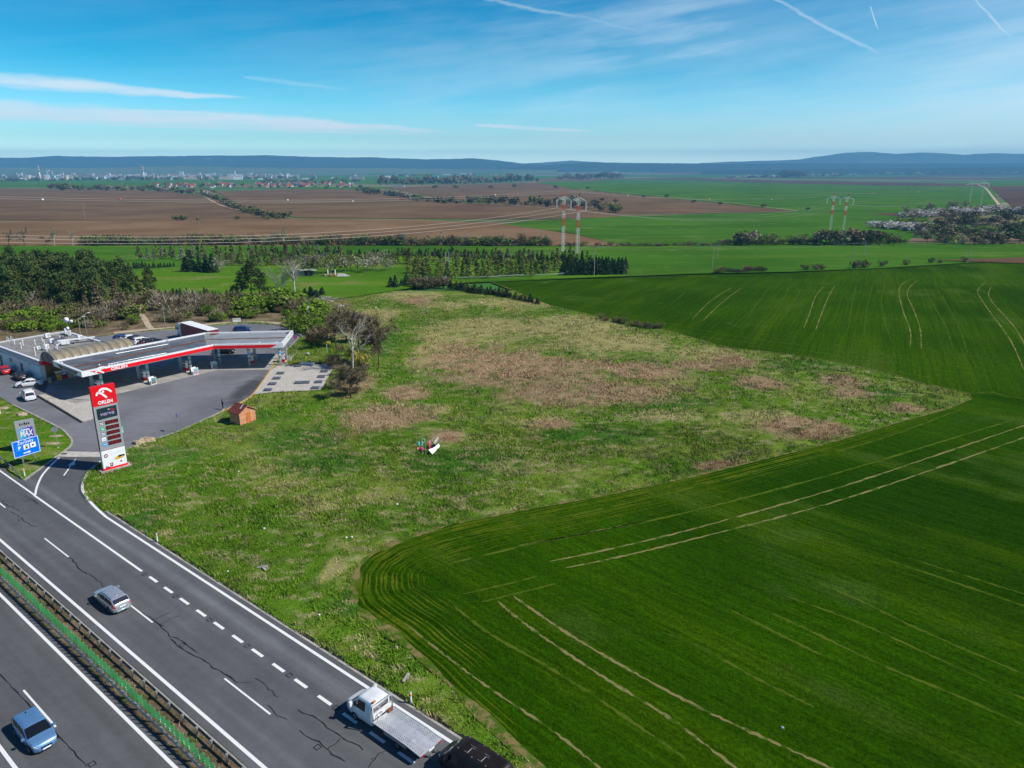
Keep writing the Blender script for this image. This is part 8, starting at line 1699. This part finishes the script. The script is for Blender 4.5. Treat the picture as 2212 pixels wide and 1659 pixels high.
MB().add([(1.2, -1.3, .1), (5.5, -1.2, .1), (6.2, .9, .3), (3.5, 1.2, 1.2), (1.4, .8, 1.3), (1.6, -.4, 1.2), (4.0, -.2, 1.1)], [(0, 1, 6, 5), (1, 2, 3, 6), (5, 6, 3, 4)]).build('tarpaulin', 'tarp', t)
for k in range(3): MB().tube((-1.5 + k * .9, -.9, .5), (-1.3 + k * .9, .9, .55), .45, n=12).build('concrete_pipe', 'food_yellow' if k == 1 else 'brick', t)
for k, x in enumerate((-2.6, .4)): MB().lathe([(.2, 0), (.3, .8), (.25, 1.6), (.1, 2.0)], 8, (x, .3, .9)).build('barrel', 'white_paint', t)
# wire-mesh fence below the plantation
fp = smooth_line([at(*q_).xy for q_ in ((985, 606), (1060, 604), (1130, 600), (1200, 598), (1270, 592))], 5); o0 = Vector((fp[0].x, fp[0].y, 0)); t = thing('mesh_fence', o0, 0, 'low wire fence with pale top rail below the plantation', 'fence')
for i, q_ in enumerate(fp): MB().tube((q_.x - o0.x, q_.y - o0.y, hz(q_.y)), (q_.x - o0.x, q_.y - o0.y, hz(q_.y) + 1.25), .05, n=5).build('post', 'galvanised', t)
for z, nm in ((1.25, 'top_rail'), (.7, 'wire'), (.25, 'wire')): m = MB(); m.path([Vector((q_.x - o0.x, q_.y - o0.y, hz(q_.y) + z + .1 * math.sin(q_.x))) for q_ in fp], .06 if nm == 'top_rail' else .02, 4); m.build(nm, 'white_paint' if nm == 'top_rail' else 'wire', t)

# ================================================================== village, city, far buildings
def house_parts(w, d, h, roof_h):
    wl = MB().prism(rect(-w / 2, -d / 2, w / 2, d / 2), -1.5, h); wl.add([(-w / 2, -d / 2, h), (-w / 2, d / 2, h), (-w / 2, 0, h + roof_h - .1), (w / 2, -d / 2, h), (w / 2, d / 2, h), (w / 2, 0, h + roof_h - .1)], [(0, 2, 1), (3, 4, 5)])
    e = .5; rf = MB(); rf.add([(-w / 2 - e, -d / 2 - e, h - .3), (w / 2 + e, -d / 2 - e, h - .3), (w / 2 + e, 0, h + roof_h), (-w / 2 - e, 0, h + roof_h), (-w / 2 - e, d / 2 + e, h - .3), (w / 2 + e, d / 2 + e, h - .3)], [(0, 1, 2, 3), (3, 2, 5, 4)]); rf.add([(x, y, z - .25) for x, y, z in rf.v[:6]], [(3, 2, 1, 0), (4, 5, 2, 3)])
    ch = MB().box((w * .2, d * .12, h + roof_h * .9), (.9, .9, 1.8)); wn = MB()
    return wl, rf, ch
RH = random.Random(12); HC = {}
def house(x, y, w, d, h, rh, wall, roof, label, rz, group='houses of the village', name='house'):
    key = (round(w), round(d), round(h), round(rh)); 
    if key not in HC: a, b, c = house_parts(*key); HC[key] = (a.mesh('wall'), b.mesh('roof'), c.mesh('chimney'))
    t = thing(name, at(x, y), rz, label, 'house' if name == 'house' else 'building', group)
    for nm, me, mt_ in (('wall', HC[key][0], wall), ('roof', HC[key][1], roof)):
        k2 = (key, nm, mt_)
        if k2 not in HC: m2 = me.copy(); m2.materials.clear(); m2.materials.append(P(mt_)); HC[k2] = m2
        o = link(nm, HC[k2], None, t)
        if nm == 'roof' and w < 16:
            if (key, 'c') not in HC: m2 = HC[key][2].copy(); m2.materials.append(P('brick')); HC[(key, 'c')] = m2
            link('chimney', HC[(key, 'c')], None, o)
    for k in range(3):
        kk = (key, 'win', k)
        if kk not in HC: W_, D_, H_ = key[0], key[1], key[2]; m2 = MB().box((-W_ / 2 + (k + .8) * W_ / 3.6, -D_ / 2 - .04, H_ * .55), (1.2, .1, 1.4)).mesh('window'); m2.materials.append(P('window_glass')); HC[kk] = m2
        link('window', HC[kk], None, t)
    return t
def lab(wall, roof, where): return '%s house with %s roof %s' % ({'house_white': 'white', 'house_cream': 'cream', 'house_grey': 'grey'}[wall], {'tile_red': 'red', 'tile_brown': 'brown', 'tile_grey': 'grey', 'roof_blue': 'blue'}[roof], where)
for k in range(86):
    x = RH.choice((RH.uniform(545, 775), RH.uniform(545, 775), RH.uniform(400, 545), RH.uniform(330, 420))); y = RH.uniform(394, 405) if x > 540 else RH.uniform(397, 406)
    wl, rf = RH.choice(('house_white', 'house_white', 'house_cream', 'house_grey')), RH.choice(('tile_red', 'tile_red', 'tile_brown', 'tile_grey', 'tile_red'))
    house(x, y, RH.choice((11, 14, 17)), RH.choice((9, 10)), RH.choice((4, 6)), RH.choice((4, 5)), wl, rf, lab(wl, rf, 'in the village beyond the ploughed fields'), RH.uniform(-.7, .7))
house(740, 403, 16, 10, 7, 6, 'house_cream', 'tile_red', 'large house with high red roof at the right end of the village', .2, None); house(860, 404, 46, 14, 5, 3, 'house_white', 'tile_grey', 'long white hall right of the village', .0, None, 'farm_hall'); house(500, 403, 30, 12, 4, 3, 'house_grey', 'tile_grey', 'long grey barn at the left of the village', .1, None, 'farm_hall'); house(478, 401, 14, 10, 6, 5, 'house_cream', 'tile_red', 'house with red roof left of the grey barn', -.2, None); house(645, 400, 20, 9, 4, 2, 'house_white', 'roof_blue', 'hall with bright blue roof in the village', .0, None, 'farm_hall')
for x, y in along([(330, 404), (450, 405), (560, 405), (680, 405), (780, 405)], 44, 5, 3): grow('village_tree', RP.choice(('oval', 'round')), x, y, RP.uniform(4, 8), RP.choice(('crown_far', 'twig_brown', 'bush_green', 'twig_grey', 'blossom_grey')), 'bark', 'leafless garden tree among the village houses', 'tree', 'garden trees of the village', wide=1.6)
for x, y in along([(560, 396), (660, 394), (780, 396)], 36, 6, 3): grow('village_tree', 'round', x, y, RP.uniform(5, 9), RP.choice(('crown_far', 'bush_green')), 'bark', 'tree behind the village houses', 'tree', 'trees behind the village', wide=1.6)
# city on the plain
CM = {}
def block(x, y, w, d, h, mat, label, group, rz, name='city_building'):
    key = (round(w / 6), round(h / 5), mat)
    if key not in CM:
        W_, H_ = key[0] * 6, max(key[1] * 5, 6); m = MB(); m.box((0, 0, H_ / 2 - 3), (W_, 12, H_ + 6)); m.box((W_ * .2, 0, H_ + 1.3), (5, 5, 2.6)); m.box((-W_ * .25, 1, H_ + .8), (4, 3, 1.6)); 
        for s in (-1, 1): m.box((0, s * 5.9, H_ + .4), (W_, .3, .8)); m.box((s * (W_ / 2 - .1), 0, H_ + .4), (.25, 11.4, .78))
        me = m.mesh(name); me.materials.append(P(mat)); CM[key] = me
    o = link(name, CM[key], None, None, False, at(x, y)); o.rotation_euler.z = rz; tag(o, label, 'building', group); return o
for k in range(210):
    x = RH.triangular(-60, 1140, 300) if k % 3 else RH.uniform(-60, 700); y = RH.uniform(378.5, 389) - (2 if x > 800 else 0) * RH.random(); mt_ = RH.choice(('city_white', 'city_white', 'city_cream', 'city_grey', 'city_rose')); h = RH.choice((9, 9, 14, 18, 24)); w = RH.choice((18, 30, 30, 48, 70)) if h < 20 else RH.choice((14, 30))
    block(x, y, w, 12, h, mt_, {'city_white': 'white', 'city_cream': 'cream', 'city_grey': 'grey', 'city_rose': 'brick-coloured'}[mt_] + ' block of the distant city below the hills', 'blocks of the distant city', RH.uniform(-.3, .3))
for x, y, w, h, mt_, lb in ((106, 385, 24, 62, 'city_white', 'tallest white tower block of the city beside the left chimney'), (112, 385, 24, 56, 'city_grey', 'grey tower block right of the tallest one'), (93, 388, 40, 24, 'city_rose', 'brick-coloured hall at the foot of the left chimney'), (128, 389, 60, 14, 'city_white', 'long white hall right of the left chimney'), (393, 382, 34, 46, 'city_white', 'white tower block right of the middle chimney'), (508, 382, 14, 44, 'city_white', 'slim white tower in the right part of the city'), (535, 383, 14, 36, 'city_grey', 'slim grey tower near the right end of the city'), (370, 386, 90, 18, 'city_white', 'long white factory hall below the tower block')): block(x, y, w, 12, h, mt_, lb, None, .05)
def chimney(x, y, top, label):
    p = at(x, y); h = (y - top) * spx(x, y); t = thing('factory_chimney', p, 0, label, 'chimney'); zs = [0, .55, .66, .76, .85, .93, 1.0]
    for k in range(6): r0, r1 = 4.2 - 1.6 * zs[k], 4.2 - 1.6 * zs[k + 1]; MB().lathe([(r0, zs[k] * h), (r1, zs[k + 1] * h)], 10).build('shaft_section', 'city_white' if k % 2 == 0 else 'pylon_red', t, True)
    MB().lathe([(2.9, h), (2.9, h + 2)], 10).build('rim', 'dark_steel', t)
chimney(88, 390, 358, 'tall striped factory chimney at the left of the city'); chimney(312, 388, 359, 'tall striped factory chimney in the middle of the city')
for k in range(40):
    x = RH.choice((RH.uniform(2040, 2230), RH.uniform(1230, 1420), RH.uniform(930, 1140))); y = {True: RH.uniform(371, 375.5), False: RH.uniform(372, 377)}[x > 1900]; wl, rf = RH.choice(('house_white', 'house_cream')), RH.choice(('tile_red', 'tile_brown'))
    house(x, y, 14, 9, 5, 4, wl, rf, lab(wl, rf, 'in the far village at the right edge' if x > 1900 else 'in the hamlet below the middle hills'), RH.uniform(-.6, .6), 'houses of the far village' if x > 1900 else 'houses of the hamlet below the hills')
for x, y, w in ((965, 378, 90), (1000, 377, 70), (1330, 373, 80), (1650, 372, 60), (1720, 371, 70)): block(x, y, w, 12, 12, 'city_white', 'low white hall on the far plain', 'halls on the far plain', .05)
t = thing('service_box', at(1180, 527), 0, 'small white cabinet in the hedgerow left of the nearest pylon', 'cabinet'); MB().box((0, 0, .9), (1.6, .8, 1.8)).build('casing', 'white_wall', t); MB().box((0, 0, 1.86), (1.8, 1.0, .1)).build('lid', 'concrete_pale', t)
